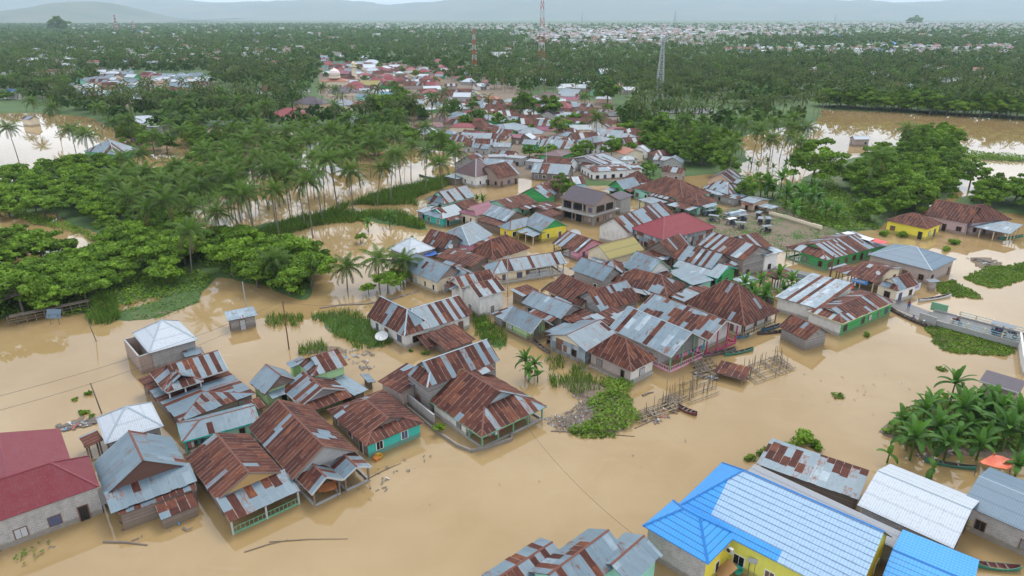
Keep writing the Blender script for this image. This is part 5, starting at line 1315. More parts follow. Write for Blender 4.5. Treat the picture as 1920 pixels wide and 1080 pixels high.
cover([[(0, 395), (60, 400), (140, 425), (240, 470), (300, 500), (400, 518), (380, 545), (250, 570), (170, 590), (-60, 600), (-60, 500), (120, 490), (220, 482), (150, 440), (60, 420)], [(200, 340), (420, 340), (470, 330), (400, 380), (330, 400), (380, 440), (470, 430), (590, 520), (570, 560), (430, 520), (250, 450)]], 7, .42, .2, 'undergrowth', M_LEAF, 'undergrowth below the trees of the left bank', seed=17, hs=.7)
cover([[(210, 600), (215, 585), (300, 560), (380, 542), (372, 568), (300, 598)], [(1195, 400), (1480, 395), (1580, 445), (1540, 468), (1440, 476), (1290, 440)], [(20, 1050), (80, 1010), (120, 1015), (40, 1070)], [(240, 935), (280, 925), (275, 940), (245, 948)]], 5, .3, .2, 'short_grass', M_REED, 'short grass on the muddy banks and the parking ground', seed=7, hs=.12, cat='grass')
# ---------------------------------------------------------------- the farther village and the plain
MID = []
def mid(f, ox, oy, lst):
    for t in lst: MID.append((ox+t[0]/f, oy+t[1]/f, t[2]/f, t[3]))
mid(4.8, 560, 80, [(195, 118, 60, 'red'), (220, 135, 100, 'z'), (255, 200, 120, 'red'), (370, 195, 110, 'green'), (400, 218, 90, 'b'), (425, 278, 110, 'pink'), (595, 300, 140, 'red'), (410, 122, 80, 'w'), (620, 135, 90, 'w'),
 (660, 185, 160, 'w'), (570, 207, 80, 'b'), (780, 228, 110, 'w'), (765, 263, 100, 'b'), (910, 272, 70, 'w'), (900, 308, 140, 'b'), (1115, 255, 130, 'z'), (1130, 302, 90, 'w'), (1270, 302, 80, 'z'), (1255, 165, 80, 'red'), (1380, 158, 70, 'red'),
 (1510, 138, 60, 'w'), (1660, 138, 50, 'red'), (1790, 125, 110, 'w'), (830, 362, 90, 'z'), (650, 378, 180, 'ochre'), (400, 445, 250, 'pur'), (590, 428, 90, 'z'), (670, 412, 120, 'b'), (580, 485, 120, 'z'), (1040, 380, 160, 'b'),
 (1160, 442, 160, 'b'), (1355, 468, 170, 'b'), (1500, 443, 110, 'b'), (1590, 463, 90, 'z'), (1370, 388, 110, 'b'), (1640, 393, 110, 'z'), (1690, 352, 60, 'red'), (1730, 500, 150, 'orange'), (1755, 548, 160, 'b'), (1900, 528, 120, 'z'),
 (890, 495, 200, 'red'), (570, 568, 220, 'red'), (410, 555, 200, 'z'), (100, 615, 110, 'slate'), (30, 668, 110, 'red'), (350, 615, 150, 'b'), (510, 685, 110, 'w'), (1060, 543, 110, 'z'), (1030, 573, 110, 'b'), (1240, 555, 80, 'z'), (1385, 548, 110, 'b'),
 (1510, 535, 110, 'b'), (1050, 625, 120, 'z'), (1130, 635, 110, 'b'), (1175, 598, 90, 'w'), (1295, 700, 210, 'maroon'), (1235, 752, 130, 'pink'), (1100, 752, 120, 'b'), (1420, 645, 90, 'z'), (1590, 605, 120, 'b'), (1710, 630, 160, 'b'), (1745, 695, 120, 'z'),
 (1690, 583, 110, 'z'), (1370, 815, 110, 'z'), (1480, 825, 110, 'b'), (1620, 828, 100, 'red'), (1660, 905, 210, 'b'), (430, 795, 150, 'z'), (1880, 620, 110, 'b'), (960, 330, 60, 'b'), (700, 330, 90, 'z'), (520, 250, 70, 'b')])
mid(4.364, 860, 160, [(590, 385, 190, 'z'), (560, 430, 130, 'w'), (470, 420, 110, 'pink'), (690, 435, 110, 'b'), (600, 475, 130, 'z'), (790, 440, 130, 'z'), (900, 410, 130, 'z'), (880, 450, 110, 'b'), (990, 355, 170, 'z'), (1040, 410, 90, 'b'), (1490, 535, 120, 'w'), (1650, 560, 170, 'b'), (1680, 605, 140, 'z'),
 (1760, 700, 140, 'b'), (1380, 600, 130, 'z'), (640, 620, 100, 'conc'), (320, 580, 140, 'conc'), (470, 600, 130, 'conc'), (400, 560, 90, 'b'), (200, 510, 110, 'z'), (240, 470, 150, 'b'), (365, 495, 80, 'z'), (170, 395, 90, 'red'), (100, 390, 100, 'b'), (280, 270, 130, 'z'), (720, 290, 110, 'b'),
 (920, 60, 160, 'z'), (740, 95, 190, 'maroon'), (900, 85, 160, 'z'), (1180, 100, 110, 'w'), (1390, 35, 110, 'w'), (1030, 20, 130, 'z'), (840, 20, 70, 'w'), (1120, 50, 80, 'w'), (60, 50, 120, 'b'), (140, 70, 90, 'ochre'), (1290, 640, 120, 'z'), (1760, 620, 90, 'z')])
mid(3., 0, 0, [(485, 415, 90, 'red'), (560, 402, 80, 'maroon'), (395, 458, 110, 'green'), (575, 448, 90, 'z'), (630, 465, 90, 'z'), (505, 490, 100, 'w'), (730, 488, 80, 'z'), (780, 478, 70, 'w'), (750, 512, 90, 'z'), (870, 492, 60, 'b'), (930, 442, 90, 'z'), (1000, 457, 70, 'w'),
 (900, 520, 80, 'z'), (1060, 492, 120, 'z'), (980, 505, 80, 'b'), (1150, 508, 70, 'z'), (1140, 452, 80, 'w'), (670, 395, 60, 'w'), (700, 388, 70, 'b'), (1060, 372, 60, 'red'), (1335, 408, 70, 'w'), (1530, 508, 130, 'b'), (1690, 502, 90, 'z'), (240, 232, 40, 'w'), (1450, 195, 110, 'grey'), (1690, 192, 90, 'w'),
 (480, 345, 50, 'w'), (350, 380, 100, 'z'), (410, 385, 80, 'w'), (620, 500, 80, 'b'), (680, 520, 80, 'z'), (560, 520, 80, 'w'), (700, 555, 90, 'b'), (800, 540, 80, 'z'), (480, 530, 90, 'z'), (1110, 262, 50, 'orange'), (560, 180, 90, 'w'), (660, 470, 90, 'w'), (820, 500, 80, 'b'), (770, 560, 70, 'w')])
mid(3., 1280, 0, [(870, 203, 90, 'blue'), (1105, 288, 50, 'red'), (1180, 283, 70, 'red'), (1290, 293, 90, 'z'), (1490, 308, 80, 'red'), (1330, 314, 60, 'red'), (1560, 300, 90, 'z'), (1600, 258, 60, 'red'), (1700, 263, 90, 'z'), (1640, 428, 120, 'z'), (1490, 463, 100, 'z'), (1400, 463, 60, 'b'), (1340, 453, 70, 'b'),
 (1280, 493, 110, 'z'), (1190, 478, 80, 'b'), (1860, 420, 100, 'pink'), (1890, 475, 80, 'z'), (650, 243, 40, 'w'), (1180, 247, 50, 'blue'), (1440, 298, 60, 'w'), (1370, 300, 60, 'z'), (1240, 300, 60, 'w'), (1530, 420, 50, 'z'), (1740, 445, 60, 'b')])
mid(3., 640, 0, [(545, 345, 60, 'red'), (620, 340, 50, 'red'), (900, 318, 110, 'z'), (1005, 343, 80, 'w'), (1090, 408, 80, 'red'), (1135, 453, 80, 'w'), (1210, 453, 70, 'w'), (1500, 410, 120, 'w'), (1365, 468, 60, 'w'), (1355, 492, 110, 'z'), (875, 457, 90, 'b'), (785, 483, 80, 'z'),
 (1310, 432, 80, 'b'), (1530, 478, 90, 'orange'), (1625, 503, 90, 'z'), (1475, 555, 80, 'w'), (1330, 400, 60, 'b'), (1270, 487, 80, 'z')])
mid(1., 0, 0, [(210, 282, 80, 'z'), (285, 228, 60, 'w'), (545, 215, 70, 'red'), (585, 193, 60, 'slate'), (420, 235, 50, 'z'), (860, 262, 50, 'b'), (800, 250, 50, 'w'), (905, 272, 60, 'b'), (1235, 255, 30, 'conc'), (1612, 260, 20, 'w'), (57, 223, 22, 'z')])
NAMEC = {'red': ('red', 'red'), 'z': (None, 'zinc'), 'w': ('white', 'white'), 'green': ('green', 'green'), 'b': (None, 'rust brown'), 'pink': ('pink', 'faded pink'), 'ochre': ('ochre', 'yellowish'), 'pur': ('slate', 'violet'), 'slate': ('slate', 'dark slate'),
         'orange': ('orange', 'orange'), 'maroon': ('tile', 'maroon brown'), 'conc': (None, 'flat concrete'), 'grey': ('grey', 'grey'), 'blue': ('blue', 'bright blue')}
def zone(px, py):
    if px < 430: return 'in the left cluster among palms' if py > 100 else 'on the far left plain'
    if px < 560: return 'between the left cluster and the mosque'
    if px > 1480: return 'beyond the right flooded field'
    if py < 118: return 'in the woods behind the village'
    if px < 720: return 'around the mosque with the minaret'
    if px < 900: return 'right of the minaret' if py < 200 else 'behind the palm grove'
    if px < 1080: return 'left half of the village centre' if py > 185 else 'between the first two lattice towers'
    return 'near the right lattice tower' if py < 215 else 'right half of the village centre'
def fillers():
    Rf = random.Random(5); hc = [(P(px, py, 2.5), wp) for (px, py, wp, c) in MID]; near = [v[0].location for v in HN.values()]
    for pp, sp_, n_, cs in (([(860, 195), (1000, 190), (1120, 215), (1190, 260), (1215, 300), (1180, 335), (1010, 345), (880, 320), (840, 260)], 10.5, 95, 'zbbzbbbr'), ([(600, 118), (880, 130), (900, 200), (800, 215), (680, 200), (600, 150)], 13.5, 95, 'bzrbwrbb'), ([(160, 138), (400, 150), (420, 195), (180, 200)], 16, 30, 'zwbzwb')):
        k = 0
        for x, y in region_pts(pp, sp_, 71, [], 400, .3):
            if k >= n_: break
            if any(math.hypot(x-h.x, (y-h.y)*.8) < max(8., wp*h.y/FPX*.5+1.5) for h, wp in hc) or any(math.hypot(x-l.x, y-l.y) < 13 for l in near): continue
            if y < 150: continue
            zc = 2.5*HS - CAMZ; px = 960 + FPX*x/(cp*y - sp*zc); py = 540 - FPX*(sp*y + cp*zc)/(cp*y - sp*zc)
            c = Rf.choice(cs); c = 'red' if c == 'r' else c; MID.append((px, py, Rf.uniform(10, 13.5)*FPX/math.hypot(y, CAMZ)/1.0, c)); hc.append((Vector((x, y, 0)), MID[-1][2])); k += 1
fillers()
bucket = {}
for i, (px, py, wp, c) in enumerate(MID): bucket.setdefault((zone(px, py), NAMEC[c][1]), []).append((px, py, i))
LAB = {}
for (zn, cn), l in bucket.items():
    l.sort(); n = len(l)
    for k, (px, py, i) in enumerate(l):
        LAB[i] = ('only %s roof %s' % (cn, zn)) if n == 1 else ('%s of the %d %s roofs %s' % (ordn(k, n) + (' from left' if 0 < k < n-1 else ''), n, cn, zn))
wl = ['plaster', 'cement', 'cream', 'wood', 'white', 'mint', 'pbrick', 'peach', 'block', 'pink', 'green']
Rm = random.Random(99)
for i, (px, py, wp, c) in enumerate(MID):
    ze = Rm.uniform(2.3, 3.0); w_ = P(px, py, ze*HS); dist = math.hypot(w_.y, CAMZ); Wd = max(7., min(30, wp*dist/FPX))*1.02
    dp = Wd*Rm.uniform(.62, .8); an = Rm.choice([-.42, -.3, -.5, .25, .1, -.15, 1.15]) if dist < 500 else Rm.uniform(-.5, .5)
    if an > 1: Wd, dp = dp, Wd
    ca, sa = math.cos(an), math.sin(an)
    def q(a, b_): return (w_.x + ca*a - sa*b_, w_.y + sa*a + ca*b_)
    A, B, D = q(-Wd/2, -dp/2), q(Wd/2, -dp/2), q(-Wd/2, dp/2)
    t = empty({'conc': 'flat_roofed_building', 'b': 'rust_roofed_dwelling', 'z': 'zinc_roofed_dwelling', 'w': 'white_roofed_dwelling'}.get(c, 'painted_roof_dwelling'), (w_.x, w_.y, 0), label=LAB[i], cat='house', group='houses of the farther village')
    pt_ = NAMEC[c][0]; hip = pt_ in ('red', 'slate', 'tile', 'orange', 'blue') or Rm.random() < .3
    wall = Rm.choice(wl)
    if c == 'conc': block(t, A, B, D, 3., shed=True, rise=.05, rust=0, tone=.1, paint='fibre', wall='cement', world=True, win=dist < 330, o=.15, trim=None)
    else: block(t, A, B, D, ze, e=('h', 'h') if hip else ('g', 'g'), rise=dp*.5*Rm.uniform(.42, .6)/HS, rust={'b': .88, 'z': .12}.get(c, 0), tone={'z': .45}.get(c, .5), style=Rm.choice(['stripe', 'patch', 'mix']),
                paint=pt_, wall=wall, world=True, win=dist < 330, o=.35, fine=dist < 330, seed=i*7, cap='zinc' if c in ('z', 'w') else 'rust', winw='white')
# big single buildings
def big(name, label, px, py, wpx, dpm, ze, c, wall, an=0., cat='building', **k):
    w_ = P(px, py, ze*HS); dist = math.hypot(w_.y, CAMZ); Wd = wpx*dist/FPX; ca, sa = math.cos(an), math.sin(an)
    def q(a, b_): return (w_.x + ca*a - sa*b_, w_.y + sa*a + ca*b_)
    t = empty(name, (w_.x, w_.y, 0), label=label, cat=cat)
    block(t, q(-Wd/2, -dpm/2), q(Wd/2, -dpm/2), q(-Wd/2, dpm/2), ze, paint=c, wall=wall, world=True, fine=False, win=k.pop('win', False), **k)
big('warehouse', 'long white roofed warehouse at the far left among dark trees', 90, 112, 88, 30, 5, 'white', 'cream', .05, rise=2.)
big('white_building', 'tall white building with pillared front in the palm belt at right', 1603, 92, 30, 18, 7, 'white', 'white', .2, e=('h', 'h'), rise=1.5)
big('white_building', 'windowed white block standing among red roofs at right', 1752, 90, 26, 14, 7, 'white', 'white', -.1, shed=True, rise=.1, win=True)
big('grey_hall', 'blue grey box shaped hall with white roof edge behind the red roofs', 730, 170, 34, 12, 4.5, 'white', 'blue', -.15, shed=True, rise=.1)
big('long_hall', 'long pale roofed hall in the distant town centre', 1122, 58, 42, 40, 6, 'white', 'white', .05, rise=2)
big('raw_building', 'tall raw concrete building without roof between palms at left', 285, 235, 48, 9, 5.5, 'fibre', 'cement', -.1, shed=True, rise=.05)
# ---- mosque with dome and minaret
def lathe(mb, c, prof, n=16):
    rg = [[Vector((c[0]+r_*math.cos(2*math.pi*k/n), c[1]+r_*math.sin(2*math.pi*k/n), c[2]+z)) for k in range(n)] for r_, z in prof]
    for i in range(len(rg)-1):
        for k in range(n): mb.poly([rg[i][k], rg[i][(k+1) % n], rg[i+1][(k+1) % n], rg[i+1][k]])
def mosque():
    w_ = P(628, 150, 5); t = empty('mosque', (w_.x, w_.y, 0), label='mosque with pale dome above a wide orange roof', cat='mosque')
    s = 50*math.hypot(w_.y, CAMZ)/FPX/2
    block(t, (w_.x-s, w_.y-s*.7), (w_.x+s, w_.y-s*.7), (w_.x-s, w_.y+s*.7), 4., e=('h', 'h'), rise=1.8, paint='orange', wall='cream', world=True, fine=False)
    m = MB(t.location); lathe(m, (w_.x, w_.y, 6.5), [(4.6, 0), (4.6, 1.4), (4.2, 1.6)]); m.build('drum', W_['cream'], t, smooth=False)
    m = MB(t.location); lathe(m, (w_.x, w_.y, 8.0), [(4.0, 0), (4.5, 1.2), (4.4, 2.6), (3.5, 4.2), (2.0, 5.3), (.5, 6.0), (.2, 6.6), (.05, 7.6)]); m.build('dome', M_TRIM['cream'] if 0 else plain('pale_dome', (.66, .56, .50), .4, .2), t, smooth=True)
    w2 = P(665, 152, 0); t2 = empty('minaret', (w2.x, w2.y, 0), label='cream minaret standing right of the mosque dome', cat='minaret'); m = MB(t2.location)
    top = zfrom(w2.x, w2.y, 116)
    lathe(m, (w2.x, w2.y, 0), [(2.6, -.5), (2.4, top*.3), (2.1, top*.32), (1.8, top*.72)]); m.build('shaft', W_['cream'], t2)
    m = MB(t2.location); lathe(m, (w2.x, w2.y, 0), [(1.8, top*.70), (3.0, top*.73), (3.0, top*.78), (1.6, top*.78), (1.5, top*.9), (2.0, top*.905), (1.6, top*.95), (.6, top*1.0), (.05, top*1.06)]); m.build('balcony', M_TRIM['cream'], t2)
mosque()
# ---- lattice towers
def tower(px, pyb, pyt, wpx, label, mats, dish=False):
    w_ = P(px, pyb); H_ = zfrom(w_.x, w_.y, pyt); bw = wpx*math.hypot(w_.y, CAMZ)/FPX
    t = empty('lattice_tower', (w_.x, w_.y, 0), label=label, cat='tower'); n = 11
    def c(k, f): a = math.pi/4 + k*math.pi/2; r = bw*.7*(1-.8*f); return Vector((w_.x + r*math.cos(a), w_.y + r*math.sin(a), H_*f))
    for i in range(n):
        m = MB(t.location); f0, f1 = i/n, (i+1)/n; th = .16 + .00035*w_.y
        for k in range(4):
            m.bar(c(k, f0), c(k, f1), th); m.bar(c(k, f0), c(k+1, f1), th*.55); m.bar(c(k+1, f0), c(k, f1), th*.55); m.bar(c(k, f1), c(k+1, f1), th*.6)
        m.build('lattice_section', mats[i % len(mats)], t)
    m = MB(t.location); m.bar(Vector((w_.x, w_.y, H_)), Vector((w_.x, w_.y, H_*1.07)), .15)
    m.build('antenna', M_STEEL, t)
    if dish:
        for k, f in enumerate((.85, .9, .95)):
            m = MB(t.location); p = c(k, f); m.tube([p+Vector((-.9, -.5, 0)), p+Vector((-1.3, -.9, 0))], [.7, .7], 10); m.build('dish_antenna', M_TRIM['white'], t)
mr = plain('red_tower_paint', (.42, .06, .04), .5, .3); mwh = M_TRIM['white']
tower(1234, 200, 70, 16, 'grey steel lattice tower standing nearest, right of the village', [M_STEEL, M_STEEL], True)
tower(1015, 140, -30, 13, 'tallest red and white lattice tower reaching out of the picture', [mr, mwh], True)
tower(890, 150, 45, 10, 'red and white lattice tower left of the tallest one', [mwh, mr], True)
tower(220, 60, 28, 5, 'distant red and white mast on the far left plain', [mr, mwh])
tower(252, 57, 39, 4, 'lower distant mast right of the far left mast', [mr, mwh])
tower(1265, 42, 20, 4, 'thin mast on the horizon above the nearest tower', [M_STEEL])
tower(1565, 41, 27, 2.5, 'thin mast on the right horizon beside a water tower', [M_STEEL])
tower(1091, 42, 22, 2, 'needle thin mast on the horizon right of the tallest tower', [M_STEEL])
# ---- forest and town of the plain: uncountable, one object each
def in_clear(X, Y):
    """True where houses stand or fields lie"""
    k = np.zeros(X.shape, bool)
    for (px, py, wp, c) in MID:
        w_ = P(px, py, 2.5); r_ = max(7, wp*math.hypot(w_.y, CAMZ)/FPX*.62)
        k |= ((X-w_.x)**2/(r_*r_) + (Y-w_.y+r_*.45)**2/(r_*r_*1.9)) < 1
    for pp in ([(1210, 235), (1300, 232), (1540, 215), (1560, 190), (1420, 200), (1280, 200)], [(395, 170), (480, 172), (520, 195), (440, 200), (390, 190)], [(870, 265), (960, 250), (1010, 335), (1330, 330), (1330, 300), (1180, 250), (1050, 225), (880, 225), (760, 200), (600, 230), (560, 200), (600, 130), (720, 120), (900, 170), (1000, 180), (1100, 185), (1200, 190), (1160, 240)],
               [(160, 205), (420, 175), (380, 140), (200, 140), (150, 180)], [(-300, 225), (120, 215), (60, 190), (-300, 190)]):
        k |= sdist(X, Y, poly_w(pp)) > 0
    return k
def lod_palm(r, nf, fl):
    V = []; g_ = []
    for i in range(nf):
        az = i*2.4; q = i/(nf-1); el = 1.2 - 1.7*q; hd = np.array([math.cos(az), math.sin(az), 0]); side = np.array([-hd[1], hd[0], 0])*.42
        p0 = np.zeros(3); p1 = p0 + (hd*math.cos(el) + np.array([0, 0, math.sin(el)]))*fl*.5; e2 = el-.9; p2 = p1 + (hd*math.cos(e2) + np.array([0, 0, math.sin(e2)]))*fl*.5
        dn = np.array([0, 0, -.35])
        V += [[p0, p1, p1+side+dn, p0+side*.3], [p1, p0, p0-side*.3, p1-side+dn], [p1, p2, p2+side*.3+dn, p1+side+dn], [p2, p1, p1-side+dn, p2-side*.3+dn]]; g_ += [.9-.7*q]*4
    return np.array(V), np.array(g_)
def lod_tree(r, n, cr, h):
    d = nrm_(r.normal(size=(n, 3))); d[:, 2] = np.abs(d[:, 2]); lump = 1+.25*np.sin(d[:, 0]*5+r.uniform(0, 6))*np.cos(d[:, 1]*6)
    p = d*np.array([cr, cr, h*.6])*(lump*(.75+.3*r.random(n)))[:, None] + np.array([0, 0, h*.4])
    V, _ = quads(p, nrm_(d+r.normal(size=(n, 3))*.5), cr*1.5/math.sqrt(n)*2.0, r); return V.reshape(-1, 4, 3), .3+.5*r.random(n)
def forest(name, y0, y1, sp_, palm_frac, det, mat_p, label, seed, shrink=1.):
    r = np.random.default_rng(seed); kx = .80
    ys = []; y = y0
    XS = []; YS = []
    while y < y1:
        s = sp_*(1+ (y-y0)/y0*.35); xs = np.arange(-y*kx, y*kx, s); XS.append(xs + r.uniform(-.45, .45, len(xs))*s); YS.append(np.full(len(xs), y) + r.uniform(-.45, .45, len(xs))*s); y += s*.95
    X = np.concatenate(XS); Y = np.concatenate(YS)
    k = ~in_clear(X, Y)
    for tp, pr_ in (([(960, 88), (1340, 88), (1500, 70), (1930, 58), (1930, 42), (640, 42), (640, 56), (1000, 60)], .72), ([(80, 60), (640, 62), (640, 45), (80, 45)], .3), ([(1360, 105), (1900, 108), (1900, 90), (1360, 90)], .6)): k &= ~((sdist(X, Y, poly_w(tp)) > 0) & (r.random(len(X)) < pr_))
    h_, _m = ground_height(X, Y); k &= h_ > -.2
    X, Y = X[k], Y[k]; n = len(X)
    dens = fnoise(X, Y, .008, 21); tone_ = fnoise(X, Y, .011, 33)*.16 + fnoise(X, Y, .035, 34)*.10
    cl = fnoise(X, Y, .013, 44) > -.62; X, Y, dens, tone_ = X[cl], Y[cl], dens[cl], tone_[cl]; n = len(X)
    isp = (r.random(n) < palm_frac + .25*dens)
    PV = [lod_palm(r, det[0], 4.6) for _ in range(3)]; TV = [lod_tree(r, det[1], 4.6, 8.5) for _ in range(4)]
    allv = []; allc = []
    sc = (.8+.45*r.random(n))*shrink*np.where(Y > 1500, 1.25, 1.0)
    for kind, prot in ((True, PV), (False, TV)):
        idx = np.where(isp == kind)[0]; pick = r.integers(0, len(prot), len(idx)); rot = r.uniform(0, 6.28, len(idx))
        for j, (V, g_) in enumerate(prot):
            ii = idx[pick == j]; ro = rot[pick == j]
            if len(ii) == 0: continue
            c_, s_ = np.cos(ro)[:, None, None], np.sin(ro)[:, None, None]; S_ = sc[ii][:, None, None]
            x = (V[None, :, :, 0]*c_ - V[None, :, :, 1]*s_)*S_ + X[ii][:, None, None]; y_ = (V[None, :, :, 0]*s_ + V[None, :, :, 1]*c_)*S_ + Y[ii][:, None, None]
            zz = V[None, :, :, 2]*S_ + ((r.uniform(10.5, 15.5, len(ii))*shrink)[:, None, None] if kind else 0.)
            allv.append(np.stack([x, y_, zz], -1).reshape(-1, 4, 3)); m_ = len(ii)
            br = (r.uniform(-.25, .25, m_) + tone_[ii] + .08)[:, None]
            gg = np.clip(g_[None, :]*(.65 if kind else .8) + br, 0, 1).reshape(-1)
            allc.append(np.stack([np.zeros(len(gg)) + (.12 if kind else 0), gg, 0*gg, 0*gg+1], -1))
            if kind and det[0] > 8:
                tv = np.array([[[-.15, 0, 0], [.15, 0, 0], [.12, 0, 1], [-.12, 0, 1]]])*np.array([1, 1, 11.]); 
                tv = np.repeat(tv, m_, 0) + np.stack([X[ii], Y[ii], 0*ii], -1)[:, None, :]; allv.append(tv); allc.append(np.tile([.8, .4, 0, 1.], (m_, 1)))
    V = np.vstack(allv); Cc = np.vstack(allc)
    np_object(name, V.reshape(-1, 3), np.arange(len(V)*4).reshape(-1, 4), mat_p, Cc, kind='stuff', label=label, cat='forest')
    return n
M_FAR = foliage('far_leaves', (.010, .030, .006), (.085, .16, .020), .2)
# nearer wood as single palms and trees, up to the limit of 300 of a kind
def wood_individuals(pp, sp_, npalm, ntree, where, seed):
    pts = region_pts(pp, sp_, seed); X, Y = pts[:, 0], pts[:, 1]; h_, _ = ground_height(X, Y); k = ~in_clear(X, Y) & (h_ > -.3); pts = pts[k]
    a = pts[:npalm]; b_ = pts[npalm:npalm+ntree]
    for x, y in a: put(PALMS, x, y, 0, sc=random.uniform(.8, 1.02), label='coconut palm in the belt ' + where, cat='palm tree', group='palms ' + where)
    for x, y in b_: put(BIG, x, y, 0, sc=random.uniform(.6, .95), label='rounded tree in the belt ' + where, cat='tree', group='trees ' + where)
wood_individuals([(-60, 215), (180, 215), (300, 245), (620, 255), (560, 225), (420, 205), (160, 215), (140, 180), (-60, 175)], 12., 42, 14, 'left of the village behind the white flooded field', 31)
wood_individuals([(1280, 200), (1540, 165), (1900, 200), (1990, 215), (1990, 165), (1600, 130), (1280, 130)], 9.5, 85, 14, 'beyond the right flooded field', 32)
NEARW = [(-200, 215), (180, 215), (300, 245), (620, 255), (560, 225), (420, 205), (160, 215), (140, 180), (-200, 175)]
forest('near_forest', 330, 760, 8.5, .55, (12, 46), M_FAR, 'belt of palms and trees behind the village', 41)
forest('middle_forest', 760, 1700, 13, .5, (7, 18), M_FAR, 'dark woods between village and town', 42)
forest('distant_forest', 1700, 5600, 30, .15, (5, 8), M_FAR, 'hazy woods near the horizon', 43)
def town():
    r = np.random.default_rng(77); V = []; Cc = []; 
    cl = [(sr(205, 212, 220, .5), .33), (sr(150, 70, 62, .6), .25), (sr(150, 165, 180, .5), .22), (sr(110, 70, 60), .17), (sr(60, 110, 170), .03)]
    spots = []
    for px0, px1, py0, py1, n in ((1000, 1300, 60, 84, 330), (1365, 1900, 92, 104, 60), (60, 640, 95, 130, 60), (0, 1920, 58, 100, 170), (1350, 1900, 88, 106, 60), (1480, 1920, 135, 165, 30), (0, 150, 130, 190, 20), (1150, 1500, 55, 72, 200), (640, 1100, 45, 58, 120), (1300, 1930, 44, 56, 260), (1500, 1930, 42, 52, 150), (100, 640, 46, 60, 40), (900, 1300, 46, 60, 180), (1480, 1930, 55, 75, 60), (960, 1010, 62, 70, 20), (1000, 1320, 66, 88, 120)):
        for _ in range(n): spots.append((r.uniform(px0, px1), r.uniform(py0, py1)))
    for px, py in spots:
        w_ = P(px, max(py, 40.5)); sz = r.uniform(6, 12)*(1+w_.y/6000); hh = r.uniform(2., 4.); dp = sz*.7; rz = r.uniform(.8, 2.2)
        c = Vector((w_.x, w_.y, hh*.0 + 7. if w_.y > 1600 else 3.)); a = r.uniform(-.6, .6); ca, sa = math.cos(a), math.sin(a)
        def q(x, y, z): return (c.x+ca*x-sa*y, c.y+sa*x+ca*y, z)
        u = r.random(); acc = 0
        for col, p_ in cl:
            acc += p_
            if u < acc: break
        x_, y_, z1 = sz/2, dp/2, c.z+hh
        wc = (.5, .47, .43, 1)
        V += [[q(-x_, -y_, z1), q(x_, -y_, z1), q(x_, 0, z1+rz), q(-x_, 0, z1+rz)], [q(x_, y_, z1), q(-x_, y_, z1), q(-x_, 0, z1+rz), q(x_, 0, z1+rz)],
              [q(-x_, -y_, 0), q(x_, -y_, 0), q(x_, -y_, z1), q(-x_, -y_, z1)], [q(x_, -y_, 0), q(x_, y_, 0), q(x_, y_, z1), q(x_, -y_, z1)], [q(-x_, y_, 0), q(-x_, -y_, 0), q(-x_, -y_, z1), q(-x_, y_, z1)]]
        Cc += [tuple(col), tuple(col), wc, wc, wc]
    m, n_, b_ = new_mat('town_paint'); g = G(n_); g.set(b_.inputs['Base Color'], g.attr().outputs['Color']); b_.inputs['Roughness'].default_value = .6
    np_object('distant_town', np.array(V).reshape(-1, 3), np.arange(len(V)*4).reshape(-1, 4), m, np.array(Cc), kind='stuff', label='countless small roofs of the distant town', cat='town')
town()
bx = 0
for pp, sp_, n_, where in (([(880, 200), (1000, 195), (1195, 215), (1195, 300), (1010, 330), (900, 290)], 13, 40, 'between the houses of the village centre'), ([(560, 120), (900, 120), (900, 200), (860, 240), (600, 200)], 17, 45, 'between the houses around the minaret'), ([(150, 130), (430, 150), (430, 205), (160, 200)], 20, 18, 'between the roofs of the left cluster')):
    pts = region_pts(pp, sp_, 55); hc = [(P(px, py, 2.5), wp) for (px, py, wp, c) in MID]
    for x, y in pts:
        if any(abs(x-h.x) < wp*h.y/FPX*.6 and -9 < y-h.y < 9 for h, wp in hc): continue
        bx += 1
        if bx > 45: break
        put(GARDEN, x, y, .2, sc=random.uniform(.6, 1.1), label='small bushy tree ' + where, cat='tree', group='small trees ' + where)
# ---------------------------------------------------------------- people, boats, vehicles, bridge, small things
M_SKIN = plain('skin', (.18, .09, .055), .6, .2); M_HAIR = plain('hair', (.01, .009, .008), .6, .2)
CLOTH = {'teal': plain('teal_shirt', (.02, .22, .24), .8, .3), 'blue': plain('blue_shirt', (.02, .09, .32), .8, .3), 'red': plain('red_shirt', (.34, .03, .04), .8, .3), 'dark': plain('dark_trousers', (.02, .025, .04), .8, .3),
         'maroon': plain('maroon_shirt', (.2, .02, .05), .8, .3), 'white': plain('white_cloth', (.6, .6, .6), .8, .3), 'pink': plain('pink_shirt', (.5, .16, .22), .8, .3)}
def skin_mesh(name, verts, edges, rad, mat, root, subd=1):
    me = bpy.data.meshes.new(name); me.from_pydata(verts, edges, []); me.update()
    o = bpy.data.objects.new(name, me); COL.objects.link(o)
    sk = o.modifiers.new('skin', 'SKIN'); 
    for i, r in enumerate(rad): me.skin_vertices[0].data[i].radius = (r, r)
    me.skin_vertices[0].data[0].use_root = True
    sb = o.modifiers.new('sub', 'SUBSURF'); sb.levels = subd; sb.render_levels = subd
    me.materials.append(mat); o.parent = root; return o
